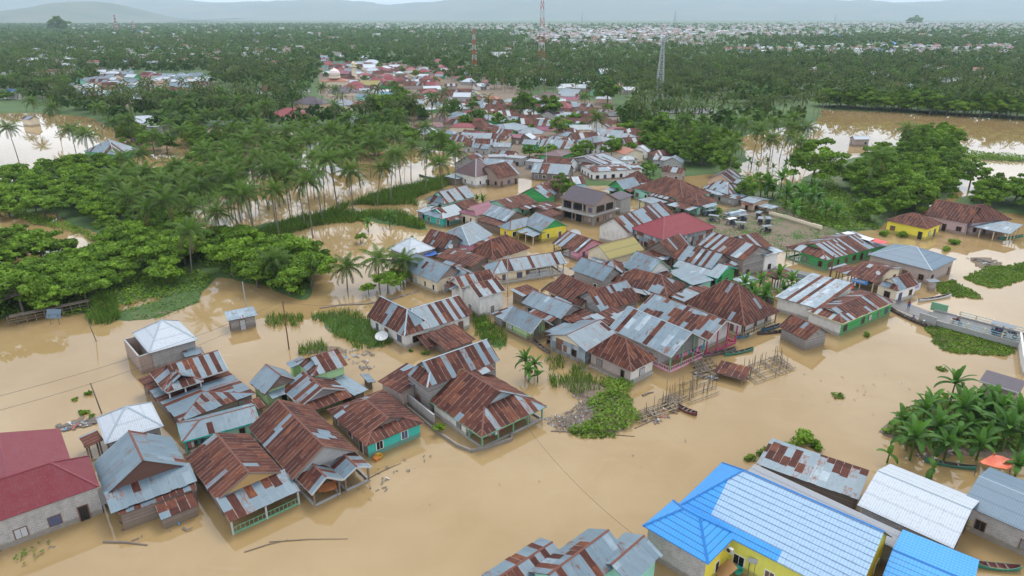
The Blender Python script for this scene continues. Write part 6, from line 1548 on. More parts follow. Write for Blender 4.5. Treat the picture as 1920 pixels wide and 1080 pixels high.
def person(x, y, z, rz, pose, shirt, label, legs='dark', hat=None, group=None):
    t = empty('person', (x, y, z), rz, label=label, cat='person', group=group)
    sit = pose in ('sit', 'ride', 'paddle')
    hz = .45 if sit else .92
    if pose == 'paddle': hz = .18
    J = {'pel': (0, 0, hz), 'che': (0, .03+.06*sit, hz+.32), 'nec': (0, .04+.06*sit, hz+.52), 'hea': (0, .06+.06*sit, hz+.66), 'top': (0, .05+.06*sit, hz+.80)}
    V = [J['pel'], J['che'], J['nec'], J['hea'], J['top']]; E = [(0, 1), (1, 2), (2, 3), (3, 4)]; R_ = [.14, .16, .055, .10, .07]
    for s in (-1, 1):
        i = len(V)
        if sit: V += [(s*.10, .02, hz), (s*.13, .42, hz+.03 if pose != 'paddle' else hz+.12), (s*.13, .50, max(.02, hz-.38)), (s*.13, .64, max(.0, hz-.42))]
        else: V += [(s*.10, 0, hz-.05), (s*.11, .03, .48), (s*.12, -.02, .07), (s*.13, .14, .03)]
        E += [(0, i), (i, i+1), (i+1, i+2), (i+2, i+3)]; R_ += [.10, .075, .05, .04]
        j = len(V); sh = hz+.46
        if pose in ('ride', 'paddle'): V += [(s*.20, .05, sh), (s*.25, .24, sh-.22), (s*.17, .46, sh-.20), (s*.16, .54, sh-.20)]
        else: V += [(s*.20, .03, sh), (s*.26, .03, sh-.28), (s*.24, .12, sh-.50), (s*.23, .15, sh-.58)]
        E += [(1, j), (j, j+1), (j+1, j+2), (j+2, j+3)]; R_ += [.065, .05, .035, .03]
        # five fingers
        hx, hy, hzz = V[-1]
        for q, (dx, dy, dz) in enumerate(((-.03, .05, -.05), (-.012, .07, -.05), (.008, .075, -.05), (.026, .06, -.05), (-.045*s, .03, -.01))):
            k = len(V); V += [(hx+dx*.6, hy+dy*.5, hzz+dz*.6), (hx+dx, hy+dy, hzz+dz*1.2)]; E += [(j+3, k), (k, k+1)]; R_ += [.010, .008]
    skin_mesh('body', V, E, R_, M_SKIN, t)
    skin_mesh('shirt', [J['pel'], (0, .02, hz+.15), J['che'], (0, .04, hz+.46), (-.20, .04, hz+.45), (-.25, .10, hz+.27), (.20, .04, hz+.45), (.25, .10, hz+.27)], [(0, 1), (1, 2), (2, 3), (3, 4), (4, 5), (3, 6), (6, 7)], [.16, .165, .185, .12, .085, .07, .085, .07], CLOTH[shirt], t)
    if sit: skin_mesh('trousers', [(0, 0, hz), (-.1, .02, hz), (-.13, .42, hz+.03), (-.13, .48, hz-.2), (.1, .02, hz), (.13, .42, hz+.03), (.13, .48, hz-.2)], [(0, 1), (1, 2), (2, 3), (0, 4), (4, 5), (5, 6)], [.155, .12, .095, .08, .12, .095, .08], CLOTH[legs], t)
    else: skin_mesh('trousers', [(0, 0, hz), (-.1, 0, hz-.08), (-.11, .03, .48), (-.12, -.01, .15), (.1, 0, hz-.08), (.11, .03, .48), (.12, -.01, .15)], [(0, 1), (1, 2), (2, 3), (0, 4), (4, 5), (5, 6)], [.155, .12, .095, .075, .12, .095, .075], CLOTH[legs], t)
    m = MB((0, 0, 0)); hc = J['top']; m2 = MB((0, 0, 0))
    lathe(m2, (hc[0], hc[1]-.015, hc[2]-.12), [(.115, 0), (.122, .07), (.105, .15), (.06, .195), (.01, .205)], 10)
    if hat: lathe(m2, (hc[0], hc[1], hc[2]+.02), [(.2, 0), (.13, .03), (.1, .1), (.01, .12)], 10)
    m2.build('hair' if not hat else 'hat', M_HAIR if not hat else CLOTH[hat], t, smooth=True)
    fb = MB((0, 0, 0))
    for s in (-1, 1): fb.quad_box((s*.035-.012, hc[1]+.095, hc[2]-.125), (.024, 0, 0), (0, .012, 0), (0, 0, .014))
    fb2 = MB((0, 0, 0)); fb2.quad_box((-.014, hc[1]+.09, hc[2]-.175), (.028, 0, 0), (0, .03, 0), (0, 0, .035)); fb2.build('nose', M_SKIN, t)
    e1 = MB((0, 0, 0)); e1.quad_box((-.047, hc[1]+.095, hc[2]-.125), (.024, 0, 0), (0, .012, 0), (0, 0, .014)); e1.build('eye', M_HAIR, t)
    e2 = MB((0, 0, 0)); e2.quad_box((.023, hc[1]+.095, hc[2]-.125), (.024, 0, 0), (0, .012, 0), (0, 0, .014)); e2.build('eye', M_HAIR, t)
    e3 = MB((0, 0, 0)); e3.quad_box((-.028, hc[1]+.09, hc[2]-.205), (.056, 0, 0), (0, .014, 0), (0, 0, .01)); e3.build('mouth', CLOTH['maroon'], t)
    return t
def ang(a, b_): d = b_-a; return math.atan2(d.y, d.x)
HULLM = {'grey': plain('grey_hull_wood', (.17, .145, .125), .9, .6), 'green': plain('green_hull_paint', (.04, .20, .13), .6, .5), 'dark': plain('dark_hull_wood', (.075, .055, .05), .9, .5), 'red': plain('dark_red_hull', (.16, .045, .045), .7, .4), 'blue': plain('blue_hull_paint', (.03, .16, .26), .6, .4), 'white': plain('white_hull_paint', (.55, .55, .54), .5, .3)}
def canoe(p0, p1, wid, c, label, cin='dark', z=.0, thw=3, group=None):
    a, b_ = P(*p0), P(*p1); Ln = (b_-a).length; t = empty('canoe', ((a+b_)/2), ang(a, b_), label=label, cat='canoe', group=group)
    n = 16; sec = []
    def section(f, sc_, dz):
        q = math.sin(math.pi*min(1, max(0, f*.94+.03)))**.55; w_ = wid*.5*q*sc_; h_ = .38 + .35*abs(f-.5)**2.2*4; x = (f-.5)*Ln*(1 if sc_ > .9 else .97)
        return [Vector((x, w_*math.sin(u), dz + h_ - (h_+.12)*math.cos(u)*(1 if sc_ > .9 else .86))) for u in np.linspace(-math.pi/2, math.pi/2, 9)]
    ho = MB(); hi = MB()
    for mbx, sc_, dz, fl in ((ho, 1, z, 1), (hi, .86, z+.0, -1)):
        S_ = [section(i/n, sc_, dz) for i in range(n+1)]
        for i in range(n):
            for k in range(8):
                q = [S_[i][k], S_[i+1][k], S_[i+1][k+1], S_[i][k+1]]; mbx.poly(q if fl < 0 else q[::-1])
    A_ = [section(i/n, 1, z) for i in range(n+1)]; B_ = [section(i/n, .86, z) for i in range(n+1)]
    for i in range(n):
        for k in (0, 8): ho.poly([A_[i][k]+Vector((0, 0, .005)), A_[i+1][k]+Vector((0, 0, .005)), B_[i+1][k]+Vector((0, 0, .005)), B_[i][k]+Vector((0, 0, .005))])
    ho.build('hull', HULLM[c], t, smooth=True); hi.build('inner_hull', HULLM[cin], t, smooth=True)
    for k in range(thw):
        f = .2 + .6*(k+.5)/thw; m = MB(); sct = section(f, .92, z)
        m.bar(sct[0]-Vector((0, 0, .05)), sct[8]-Vector((0, 0, .05)), .16, .04); m.build('thwart', M_WOOD, t)
    return t
canoe((1662, 578), (1736, 614), 1.1, 'dark', 'long dark dugout canoe with two seated people below the bridge end', z=.02)
canoe((1722, 566), (1782, 556), .9, 'white', 'white edged dugout canoe moored behind the green railing panel')
canoe((1000, 641), (1031, 665), .8, 'grey', 'grey dugout canoe drifting in front of the green cottage'); canoe((1026, 645), (1035, 630), .7, 'red', 'small pinkish canoe beside the corner of the sheet metal house')
canoe((1312, 671), (1379, 657), 1.0, 'grey', 'weathered canoe tied beside the pink railing porch'); canoe((1358, 668), (1412, 657), .8, 'green', 'green edged canoe right of the weathered one by the pink porch')
canoe((1271, 765), (1306, 780), 1.0, 'red', 'dark red canoe moored at the pile of sticks in the river'); canoe((1428, 622), (1462, 612), .9, 'blue', 'blue canoe in front of the low verandah of the great hip roof'); canoe((1420, 628), (1474, 622), .6, 'dark', 'narrow dark canoe between the blue canoe and the plank hut')
canoe((1380, 635), (1404, 631), .7, 'blue', 'blue canoe half hidden at the corner of the great hip roof house')
canoe((786, 330), (818, 337), .9, 'green', 'green canoe floating below the palms left of the tile roofed house')
canoe((1826, 1062), (1912, 1070), 1.0, 'green', 'green canoe with dark red inside at the lower right corner', 'red'); canoe((1733, 866), (1830, 882), .8, 'green', 'half sunken green canoe between the banana plants', thw=2)
canoe((1063, 525), (1080, 518), .7, 'dark', 'dark canoe with a paddler left of the grey plank house'); canoe((1872, 449), (1918, 444), .9, 'green', 'green boat lying under the zinc carport at right', thw=2)
def pz(px, py, z=.0): return P(px, py, z)
w_ = pz(1711, 598, .3); person(w_.x, w_.y, .12, ang(P(1662, 578), P(1736, 614))-1.57, 'paddle', 'blue', 'person in blue shirt sitting in the middle of the long dark canoe')
w_ = pz(1730, 608, .3); person(w_.x, w_.y, .12, ang(P(1662, 578), P(1736, 614))-1.57, 'paddle', 'teal', 'person in teal shirt with white hat at the near end of the long dark canoe', hat='white')
w_ = pz(1066, 523, .3); person(w_.x, w_.y, .1, -.8, 'paddle', 'blue', 'person in blue paddling the dark canoe left of the grey plank house')
w_ = P(1383, 462, .3); person(w_.x, w_.y, .2, .5, 'stand', 'dark', 'person in dark clothes standing in water below the parking ground')
w_ = P(1411, 393, .4); person(w_.x, w_.y, .3, 2.5, 'stand', 'pink', 'person in pink shirt standing before the zinc shack')
w_ = P(1421, 396, .4); person(w_.x, w_.y, .3, 3.5, 'stand', 'blue', 'person in blue shirt beside the low zinc shelter')
# bridge and road
def road_strip(name, pts, wid, z, mat, **k):
    mb = MB(); L_ = []
    for i, p in enumerate(pts):
        d = (pts[min(i+1, len(pts)-1)] - pts[max(i-1, 0)]).normalized(); n_ = Vector((-d.y, d.x, 0)); L_.append((p - n_*wid/2, p + n_*wid/2))
    for i in range(len(pts)-1):
        (a, b_), (c, d) = L_[i], L_[i+1]
        q = [Vector((v.x, v.y, z)) for v in (a, c, d, b_)]
        mb.poly(q if (q[1]-q[0]).cross(q[2]-q[0]).z > 0 else q[::-1])
        for s_ in ((a, c), (b_, d)):
            mb.poly([Vector((s_[0].x, s_[0].y, -1)), Vector((s_[1].x, s_[1].y, -1)), Vector((s_[1].x, s_[1].y, z)), Vector((s_[0].x, s_[0].y, z))])
    return mb.build(name, mat, **k)
M_ROAD = plain('wet_asphalt', (.13, .125, .12), .45, .5, scale=1.2)
BR0, BR1 = P(1745, 583, 1.6), P(1990, 648, 1.6)
road_strip('road', [P(1450, 505, .25), P(1530, 523, .25), P(1600, 545, .3), P(1680, 569, .5), BR0], 4.2, .55, M_ROAD, kind='structure')
road_strip('village_street', [P(1020, 296), P(1025, 312), P(1045, 330), P(1075, 345), P(1110, 362), P(1170, 385)], 4.5, .30, M_ROAD, kind='structure')
def bridge():
    d = (BR1-BR0); Ln = d.length; dn = d.normalized(); nn = Vector((-dn.y, dn.x, 0)); wd = 5.2; z = .95
    a = Vector((BR0.x, BR0.y, z)); t = empty('bridge', (a.x, a.y, 0), label='concrete road bridge with cream posts and blue rails at the right edge', cat='bridge')
    m = MB(t.location); m.quad_box(a - nn*wd/2 + Vector((0, 0, -.55)), dn*Ln, nn*wd, Vector((0, 0, .55))); m.build('deck', M_ROAD, t)
    for s in (-1, 1):
        m = MB(t.location); m.quad_box(a + nn*(s*wd/2-.15) + Vector((0, 0, -.75)), dn*Ln, nn*.3, Vector((0, 0, .98))); m.build('kerb_beam', M_CONC, t)
        for zz in (.55, 1.0):
            m = MB(t.location); m.bar(a + nn*s*wd/2 + dn*4 + Vector((0, 0, zz)), a + nn*s*wd/2 + dn*Ln + Vector((0, 0, zz)), .09); m.build('rail', M_TRIM['blue'] if 0 else plain('pale_blue_rail%d' % (s+zz*2), (.22, .36, .40), .5), t)
        k = 4
        while k < Ln:
            m = MB(t.location); m.quad_box(a + nn*(s*wd/2-.1) + dn*k, dn*.22, nn*.22, Vector((0, 0, 1.15))); m.build('post', M_TRIM['cream'], t); k += 2.6
    for k in (3, 13, 23):
        m = MB(t.location); m.quad_box(a - nn*wd/2 + dn*k + Vector((0, 0, -3)), dn*.8, nn*wd, Vector((0, 0, 2.3))); m.build('pier', M_CONC, t)
    return a, dn, nn, wd
ba, bd, bn, bw = bridge()
def panel(name, label, p0, p1, z0, z1, th, mat, cat):
    a, b_ = P(*p0, z0), P(*p1, z0); t = MB(((a+b_)/2)); t.bar(a+Vector((0, 0, (z1-z0)/2)), b_+Vector((0, 0, (z1-z0)/2)), th, z1-z0); return t.build(name, mat, label=label, cat=cat)
panel('green_parapet', 'solid green parapet panel on the far side at the bridge head', (1744, 580), (1775, 588), .8, 2.4, .25, M_TRIM['green'], 'parapet')
panel('grey_parapet', 'solid grey green parapet wall on the near side at the bridge head', (1722, 602), (1753, 612), .3, 2.0, .25, W_['cement'], 'parapet')
M_TYRE = plain('black_rubber', (.015, .015, .015), .7); M_BLUEB = plain('dark_blue_cab_paint', (.02, .06, .12), .4, .3); M_CANOPY = plain('grey_blue_canopy', (.16, .19, .22), .6, .4)
def wheel(mb, c, ax, r=.3, w_=.1):
    ax = ax.normalized(); up = Vector((0, 0, 1)); x = up.cross(ax).normalized(); n = 12
    for k in range(n):
        a0, a1 = 2*math.pi*k/n, 2*math.pi*(k+1)/n
        for ri, ro in ((r*.75, r),):
            q = [c+(x*math.cos(a)+up*math.sin(a))*rr for a, rr in ((a0, ri), (a0, ro), (a1, ro), (a1, ri))]
            f = [p+ax*w_/2 for p in q]; g_ = [p-ax*w_/2 for p in q]
            mb.poly(f); mb.poly(g_[::-1]); mb.poly([f[1], g_[1], g_[2], f[2]]); mb.poly([f[3], g_[3], g_[0], f[0]])
        mb.bar(c, c+(x*math.cos(a0)+up*math.sin(a0))*r*.8, .02)
def motorcycle_parts(t, ox=0., col=None):
    Y_ = Vector((0, 1, 0))
    for x in (ox-.62, ox+.62):
        m = MB(); wheel(m, Vector((x, 0, .3)), Y_); m.build('wheel', M_TYRE, t)
    m = MB(); m.tube([(ox+.62, 0, .3), (ox+.45, 0, .85), (ox+.38, 0, 1.0)], .035, 5); m.tube([(ox-.62, 0, .3), (ox-.1, 0, .4), (ox+.42, 0, .8)], .05, 5); m.bar((ox+.36, -.33, 1.02), (ox+.36, .33, 1.02), .035); m.build('frame', M_STEEL, t)
    m = MB(); m.tube([(ox-.75, 0, .72), (ox-.3, 0, .72), (ox+.05, 0, .72), (ox+.35, 0, .84)], [.06, .13, .15, .06], 8); m.build('tank', col or M_BLUEB, t)
    m = MB(); m.tube([(ox-.72, 0, .82), (ox-.4, 0, .84), (ox-.02, 0, .82)], [.06, .11, .08], 6); m.build('saddle', M_TYRE, t)
def rickshaw_proto(cab, canopy):
    """motorcycle behind with a two seat cab in front under a canopy"""
    t = empty('motor_rickshaw', (0, 0, 0)); motorcycle_parts(t, -.9)
    for s in (-1, 1):
        m = MB(); wheel(m, Vector((.75, s*.62, .3)), Vector((0, 1, 0))); m.build('wheel', M_TYRE, t)
    m = MB(); m.quad_box((.0, -.55, .35), (1.25, 0, 0), (0, 1.1, 0), (0, 0, .08)); m.quad_box((0., -.58, .43), (.12, 0, 0), (0, 1.16, 0), (0, 0, .75))
    for s in (-1, 1): m.quad_box((0.1, s*.56-.03, .43), (.9, 0, 0), (0, .06, 0), (0, 0, .35))
    m.quad_box((1.2, -.5, .40), (.06, 0, 0), (0, 1., 0), (0, 0, .32)); m.build('cab', cab, t)
    m = MB(); m.quad_box((.14, -.5, .45), (.5, 0, 0), (0, 1., 0), (0, 0, .22)); m.build('seat', CLOTH['maroon'], t)
    m = MB()
    for x in (-1.0, .05, 1.15):
        for s in (-1, 1): m.bar((x, s*.55, .5), (x, s*.55, 1.62), .035)
    m.build('canopy_pole', M_STEEL, t)
    m = MB()
    xs = [-1.35, -.7, 0, .7, 1.4]
    for i in range(4):
        for j in range(4):
            f = lambda i_, j_: Vector((xs[i_], -.72+.36*j_, 1.62 + .12*(1-((j_-2)/2)**2) - .04*(abs(i_-2)/2)**2))
            m.poly([f(i, j), f(i+1, j), f(i+1, j+1), f(i, j+1)]); q = [p-Vector((0, 0, .04)) for p in (f(i, j), f(i, j+1), f(i+1, j+1), f(i+1, j))]; m.poly(q)
    m.build('canopy', canopy, t); return t
RICK = [rickshaw_proto(M_BLUEB, M_CANOPY), rickshaw_proto(plain('black_cab_paint', (.02, .022, .028), .4), M_CANOPY), rickshaw_proto(M_BLUEB, CLOTH['white'])]
def rick(p, x, y, z, rz, label, sc=1.):
    o = copy_tree(RICK[p]) if ('r%d' % p) in used else RICK[p]; used['r%d' % p] = 1
    o.location = (x, y, z); o.rotation_euler = (0, 0, rz); o.scale = (sc, sc, sc); tag(o, label, 'rickshaw', 'motor rickshaws'); return o
for k, f, lb in ((0, 11.5, 'motor rickshaw with dark canopy driving on the bridge, left of the other one'), (1, 18, 'motor rickshaw driving on the bridge close to the right edge')):
    p = ba + bd*f - bn*.9; rick(k, p.x, p.y, .955, math.atan2(bd.y, bd.x) + (math.pi if k == 0 else 0), lb, 1.25)
p = ba + bd*4.6 - bn*1.2; mt = empty('motorbike', (p.x, p.y, .955), math.atan2(bd.y, bd.x), label='motorbike ridden at the left end of the bridge', cat='motorbike'); motorcycle_parts(mt, 0., CLOTH['red'])
person(p.x, p.y, 1.32, math.atan2(bd.y, bd.x)-math.pi/2, 'ride', 'maroon', 'rider in dark red with white helmet on the bridge motorbike', hat='white')
w_ = P(1703, 578, .6); person(w_.x, w_.y, .56, 2.5, 'stand', 'maroon', 'person in dark red standing on the road at the bridge head', legs='blue')
w_ = P(1049, 322, .3); mt = empty('motorbike', (w_.x, w_.y, .31), 1.7, label='motorbike coming up the wet village street', cat='motorbike'); motorcycle_parts(mt, 0., CLOTH['red'])
person(w_.x, w_.y, .68, .1, 'ride', 'red', 'rider in red on the wet village street')
for k, px, py, rz, lb in ((0, 1328, 404, .3, 'leftmost motor rickshaw of the parking ground'), (1, 1341, 402, 1.8, 'motor rickshaw with green load right of the leftmost one'), (0, 1338, 414, 2.6, 'motor rickshaw nearest the crimson roof corner'), (1, 1366, 410, .2, 'motor rickshaw at the tail of the covered truck'),
    (2, 1370, 420, .5, 'motor rickshaw with white canopy'), (0, 1391, 413, .4, 'motor rickshaw just below the middle of the covered truck'), (0, 1387, 427, -.3, 'blue motor rickshaw nearest the rust roofs'), (1, 1425, 419, 1.2, 'left one of the pair of motor rickshaws on the grass'),
    (0, 1440, 419, 1.4, 'right one of the pair of motor rickshaws on the grass'), (1, 1436, 434, .3, 'motor rickshaw parked lowest on the grass'), (1, 1421, 408, .9, 'motor rickshaw farthest back on the grass')):
    w_ = P(px, py, .4); rick(k, w_.x, w_.y, .32, rz, lb, 1.02)
def truck():
    w_ = P(1380, 408, .4); t = empty('covered_truck', (w_.x, w_.y, .3), .55, label='white truck with load covered by grey blue tarpaulin at the parking ground', cat='truck')
    for x in (-1.9, 1.9):
        for s in (-1, 1): m = MB(); wheel(m, Vector((x, s*.85, .4)), Vector((0, 1, 0)), .42, .22); m.build('wheel', M_TYRE, t)
    m = MB(); m.quad_box((-3.1, -.9, .5), (4.6, 0, 0), (0, 1.8, 0), (0, 0, .7)); m.build('cargo_bed', W_['cream'], t)
    m = MB(); n = 8; r_ = random.Random(3); gr = [[Vector((-3.2+4.8*i/n, -1.0+2.0*j/5, 1.25 + (.75*math.sin(math.pi*j/5)**.5)*(1+.15*r_.uniform(-1, 1)) if 0 < j < 5 else .95)) for j in range(6)] for i in range(n+1)]
    for i in range(n):
        for j in range(5): m.poly([gr[i][j], gr[i+1][j], gr[i+1][j+1], gr[i][j+1]])
    m.poly([g_ for g_ in gr[0]]); m.poly([g_ for g_ in gr[-1]][::-1]); m.build('tarpaulin', plain('blue_grey_tarpaulin', (.26, .34, .38), .5, .5), t)
    m = MB(); m.quad_box((1.65, -.88, .5), (1.5, 0, 0), (0, 1.76, 0), (0, 0, .8)); m.quad_box((1.7, -.85, 1.3), (1.1, 0, 0), (0, 1.7, 0), (0, 0, .65)); m.build('cabin', M_TRIM['white'], t)
    m = MB(); m.quad_box((2.805, -.75, 1.35), (.02, 0, 0), (0, 1.5, 0), (0, 0, .5)); m.build('windscreen', M_DARK, t)
    for s in (-1, 1): m = MB(); m.quad_box((3.16, s*.6-.12, .75), (.03, 0, 0), (0, .24, 0), (0, 0, .16)); m.build('headlight', M_CONC, t)
truck()
def unfinished():
    bk = HN['U14'][1][0]; pt, hx, hy, ex, ey, root = bk['pt'], bk['hx'], bk['hy'], bk['ex'], bk['ey'], bk['root']; ze = bk['ze']; off = root.location
    m = MB(off); m.quad_box(pt(-hx-.3, -hy-1.2, 2.7), ex*(2*hx+.9), ey*(2*hy+1.9), Vector((0, 0, .3))); m.build('floor_slab', M_CONC, root)
    for i in range(4):
        m = MB(off); x = -hx+.45+(2*hx-1.1)*i/3; m.quad_box(pt(x, -hy+.2, -1), ex*.3, ey*.3, Vector((0, 0, ze+.95))); m.build('column', M_CONC, root)
    for i in range(3):
        m = MB(off); y = -hy+.3+(2*hy-1)*i/2; m.quad_box(pt(-hx+.28, y, -1), ex*.3, ey*.3, Vector((0, 0, ze+.95))); m.build('column', M_CONC, root)
    for x0, x1, z0, z1 in ((.28, .62, 3.2, ze-.5), (.70, .92, 3.2, ze-.5), (.35, .55, .1, 2.3), (.62, .9, .4, 2.2)):  # solid near-black panels on the wall, painted shade of the rooms behind
        m = MB(off); m.quad_box(pt(-hx+2*hx*x0, -hy+.36, z0), ex*2*hx*(x1-x0), ey*.06, Vector((0, 0, z1-z0))); m.build('opening_shade', M_DARK, root)
    for y0, y1, z0, z1 in ((.15, .45, 3.3, ze-.5), (.55, .85, 3.3, ze-.5)):  # same dark panels on the end wall, no hole is cut
        m = MB(off); m.quad_box(pt(-hx+.36, -hy+2*hy*y0, z0), ex*.06, ey*2*hy*(y1-y0), Vector((0, 0, z1-z0))); m.build('opening_shade', M_DARK, root)
    for k in range(5):
        m = MB(off); m.bar(pt(-hx+1+k*1.1, -hy-1.0, 3.0), pt(-hx+2+k*1.0, -hy-.9, 4.4-.2*k), .09); m.build('scaffold_pole', M_BAMBOO, root)
unfinished()
# long beige wall and other walls
def wall_line(name, label, pts, h, th, mat, cat='wall', z0=-1., jag=0.):
    ps = [P(*p, 0) for p in pts]; c = sum(ps, Vector())/len(ps); m = MB(c); r_ = random.Random(len(pts))
    for a, b_ in zip(ps[:-1], ps[1:]):
        n = max(1, int((b_-a).length/2.2)) if jag else 1
        for i in range(n):
            p, q = a.lerp(b_, i/n), a.lerp(b_, (i+1)/n); hh = h + jag*r_.uniform(-1, 1)
            d = (q-p).normalized(); s = Vector((-d.y, d.x, 0)); m.quad_box(p - s*th/2 + Vector((0, 0, z0)), q-p+d*.0, s*th, Vector((0, 0, hh-z0)))
    return m.build(name, mat, label=label, cat=cat)
wall_line('beige_wall', 'long low beige wall with jagged top at the edge of the parking ground', [(1441, 405), (1470, 412), (1505, 423), (1540, 434)], 1.5, .3, W_['cream'], jag=.2)
wall_line('flood_wall', 'low dark concrete wall framing the water before the green post verandah', [(753, 757), (820, 812), (858, 838), (884, 848), (912, 842), (960, 826), (958, 815)], .45, .25, W_['cement'])
wall_line('yard_wall', 'high grey yard wall between turquoise fronted house and two storey timber house', [(752, 748), (790, 780), (815, 800)], 1.9, .25, W_['cement'])
wall_line('garden_wall', 'dark garden wall behind the great brown hip roof', [(1398, 553), (1425, 560), (1450, 572)], 1.6, .2, W_['cement'])
wall_line('sheet_fence', 'rusty sheet metal fence along the flooded street', [(1493, 528), (1510, 533), (1530, 541)], 1.9, .06, W_['sheet'], 'fence')
wall_line('white_gate_wall', 'red and white pillared fence wall before the small green mosque', [(1035, 303), (1050, 310), (1072, 318)], 1.8, .25, W_['pink'])
wall_line('river_wall', 'pale concrete wall corner at the right edge below the bridge', [(1908, 645), (1914, 690), (1918, 704)], 2.2, .3, W_['plaster'])
wall_line('stone_bank', 'rough stone bank between the green house and the bridge', [(1672, 577), (1700, 592), (1745, 612)], .5, 1.6, W_['cement'])
wall_line('mud_fence', 'dark net fence curving through the water left of the grey plank house', [(1014, 548), (1030, 535), (1050, 528), (1070, 523)], .6, .1, M_WOOD, 'fence')
wall_line('floating_boom', 'line of floating sticks below the leafy trees', [(600, 578), (640, 572), (690, 570), (740, 560), (785, 545)], .12, .5, M_WOOD, 'driftwood', jag=.06)
def roofless():
    ps = [P(240, 668), P(268, 702), P(302, 690), P(275, 660)]; c = sum(ps, Vector())/4; t = empty('roofless_room', c, label='roofless brick room attached to the white hip roofed house', cat='room')
    for i in range(4):
        a, b_ = ps[i], ps[(i+1) % 4]; d = (b_-a).normalized(); s = Vector((-d.y, d.x, 0)); m = MB(c); m.quad_box(a+Vector((0, 0, -1))-s*.1, b_-a, s*.2, Vector((0, 0, 4.0))); m.build('brick_wall', W_['brick'], t)
        m = MB(c); m.quad_box(a+Vector((0, 0, 3.0))-s*.13, b_-a, s*.26, Vector((0, 0, .16))); m.build('wall_cap', M_CONC, t)
roofless()
H('N0', 'plank_hut', 'tiny plank hut with pale zinc roof alone in the flood left of the reeds',
  b((427, 602), (483, 591), (420, 588), 2.1, shed=True, rise=.3, rust=.05, tone=.75, wall='greywood', doorp=1), cat='hut')
# poles and wires
def pole(px, py, pyt, label, mat=M_WOOD, r=.12, arm=True, lean=(0, 0)):
    w_ = P(px, py); h = zfrom(w_.x, w_.y, pyt); t = empty('utility_pole', (w_.x, w_.y, 0), label=label, cat='pole'); m = MB(t.location)
    top = Vector((w_.x+lean[0], w_.y+lean[1], h)); m.tube([(w_.x, w_.y, -1), top], [r*1.2, r*.8], 7); m.build('shaft', mat, t)
    if arm: m = MB(t.location); m.bar(top+Vector((-.8, .3, -.5)), top+Vector((.8, -.3, -.5)), .1); m.build('crossarm', mat, t)
    return top
M_RP = plain('rusty_pole', (.14, .06, .04), .8)
T1 = pole(542, 655, 565, 'rusty pole standing in water left of the grass islet', M_RP, .1, False); T2 = pole(462, 576, 528, 'grey pole at the water edge behind the tiny hut', M_STEEL, .1, False)
T3 = pole(182, 640, 595, 'lower leaning post in the water at left', M_WOOD, .08, False, (-.8, 0)); T4 = pole(192, 775, 718, 'thin pole behind the white pyramid roof', M_WOOD, .09, False, (-.6, 0))
T5 = pole(1555, 528, 478, 'tall brown pole on the flooded street before the shop', M_RP, .13); T6 = pole(1024, 325, 270, 'double grey pole at the village crossroads', M_STEEL, .13)
T7 = pole(952, 555, 478, 'pole rising before the open front shop', M_STEEL, .1); T8 = pole(1281, 400, 352, 'rusty pole above the crimson roof', M_RP, .1); T9 = pole(1388, 377, 330, 'thin steel pole beside the wooden shack', M_STEEL, .08)
T10 = pole(1173, 345, 295, 'pole before the white awnings', M_STEEL, .1); pole(945, 235, 215, 'pole at the violet walled house', M_STEEL, .1); pole(1058, 700, 640, 'bare dead trunk beside the banana islet', M_WOOD, .14, False) if 0 else None
def wire(a, b_, label, sag=1.2, r=.022):
    c = (a+b_)/2; m = MB((c.x, c.y, c.z)); n = 14
    m.tube([a.lerp(b_, i/n) - Vector((0, 0, sag*4*(i/n)*(1-i/n))) for i in range(n+1)], r, 3, cap=False); m.build('wire', M_TYRE, label=label, cat='wire')
wire(Pd(-60, 758, T4.y-25), T1, 'upper electric wire crossing the flood at left', 1.); wire(Pd(-60, 785, T4.y-25), T1-Vector((0, 0, .8)), 'lower electric wire crossing the flood at left', 1.4); wire(T1, P(700, 560, 7), 'wire from the rusty pole toward the village', 1.)
wire(T5, Pd(1960, 590, T5.y+4), 'electric wire running from the street pole over the bridge', 2.); wire(Pd(988, 800, 66), Pd(1185, 1000, 44), 'thin wire crossing the open water in front', .8, .015); wire(T2, T1, 'wire between the two poles by the tiny hut', .8)
wire(T6, T7, 'wire along the flooded street in the village', 1.5); wire(Pd(-20, 1400/3+720-465, 55), Pd(140, 852, 57), 'wire over the maroon roof', .3, .018) if 0 else None
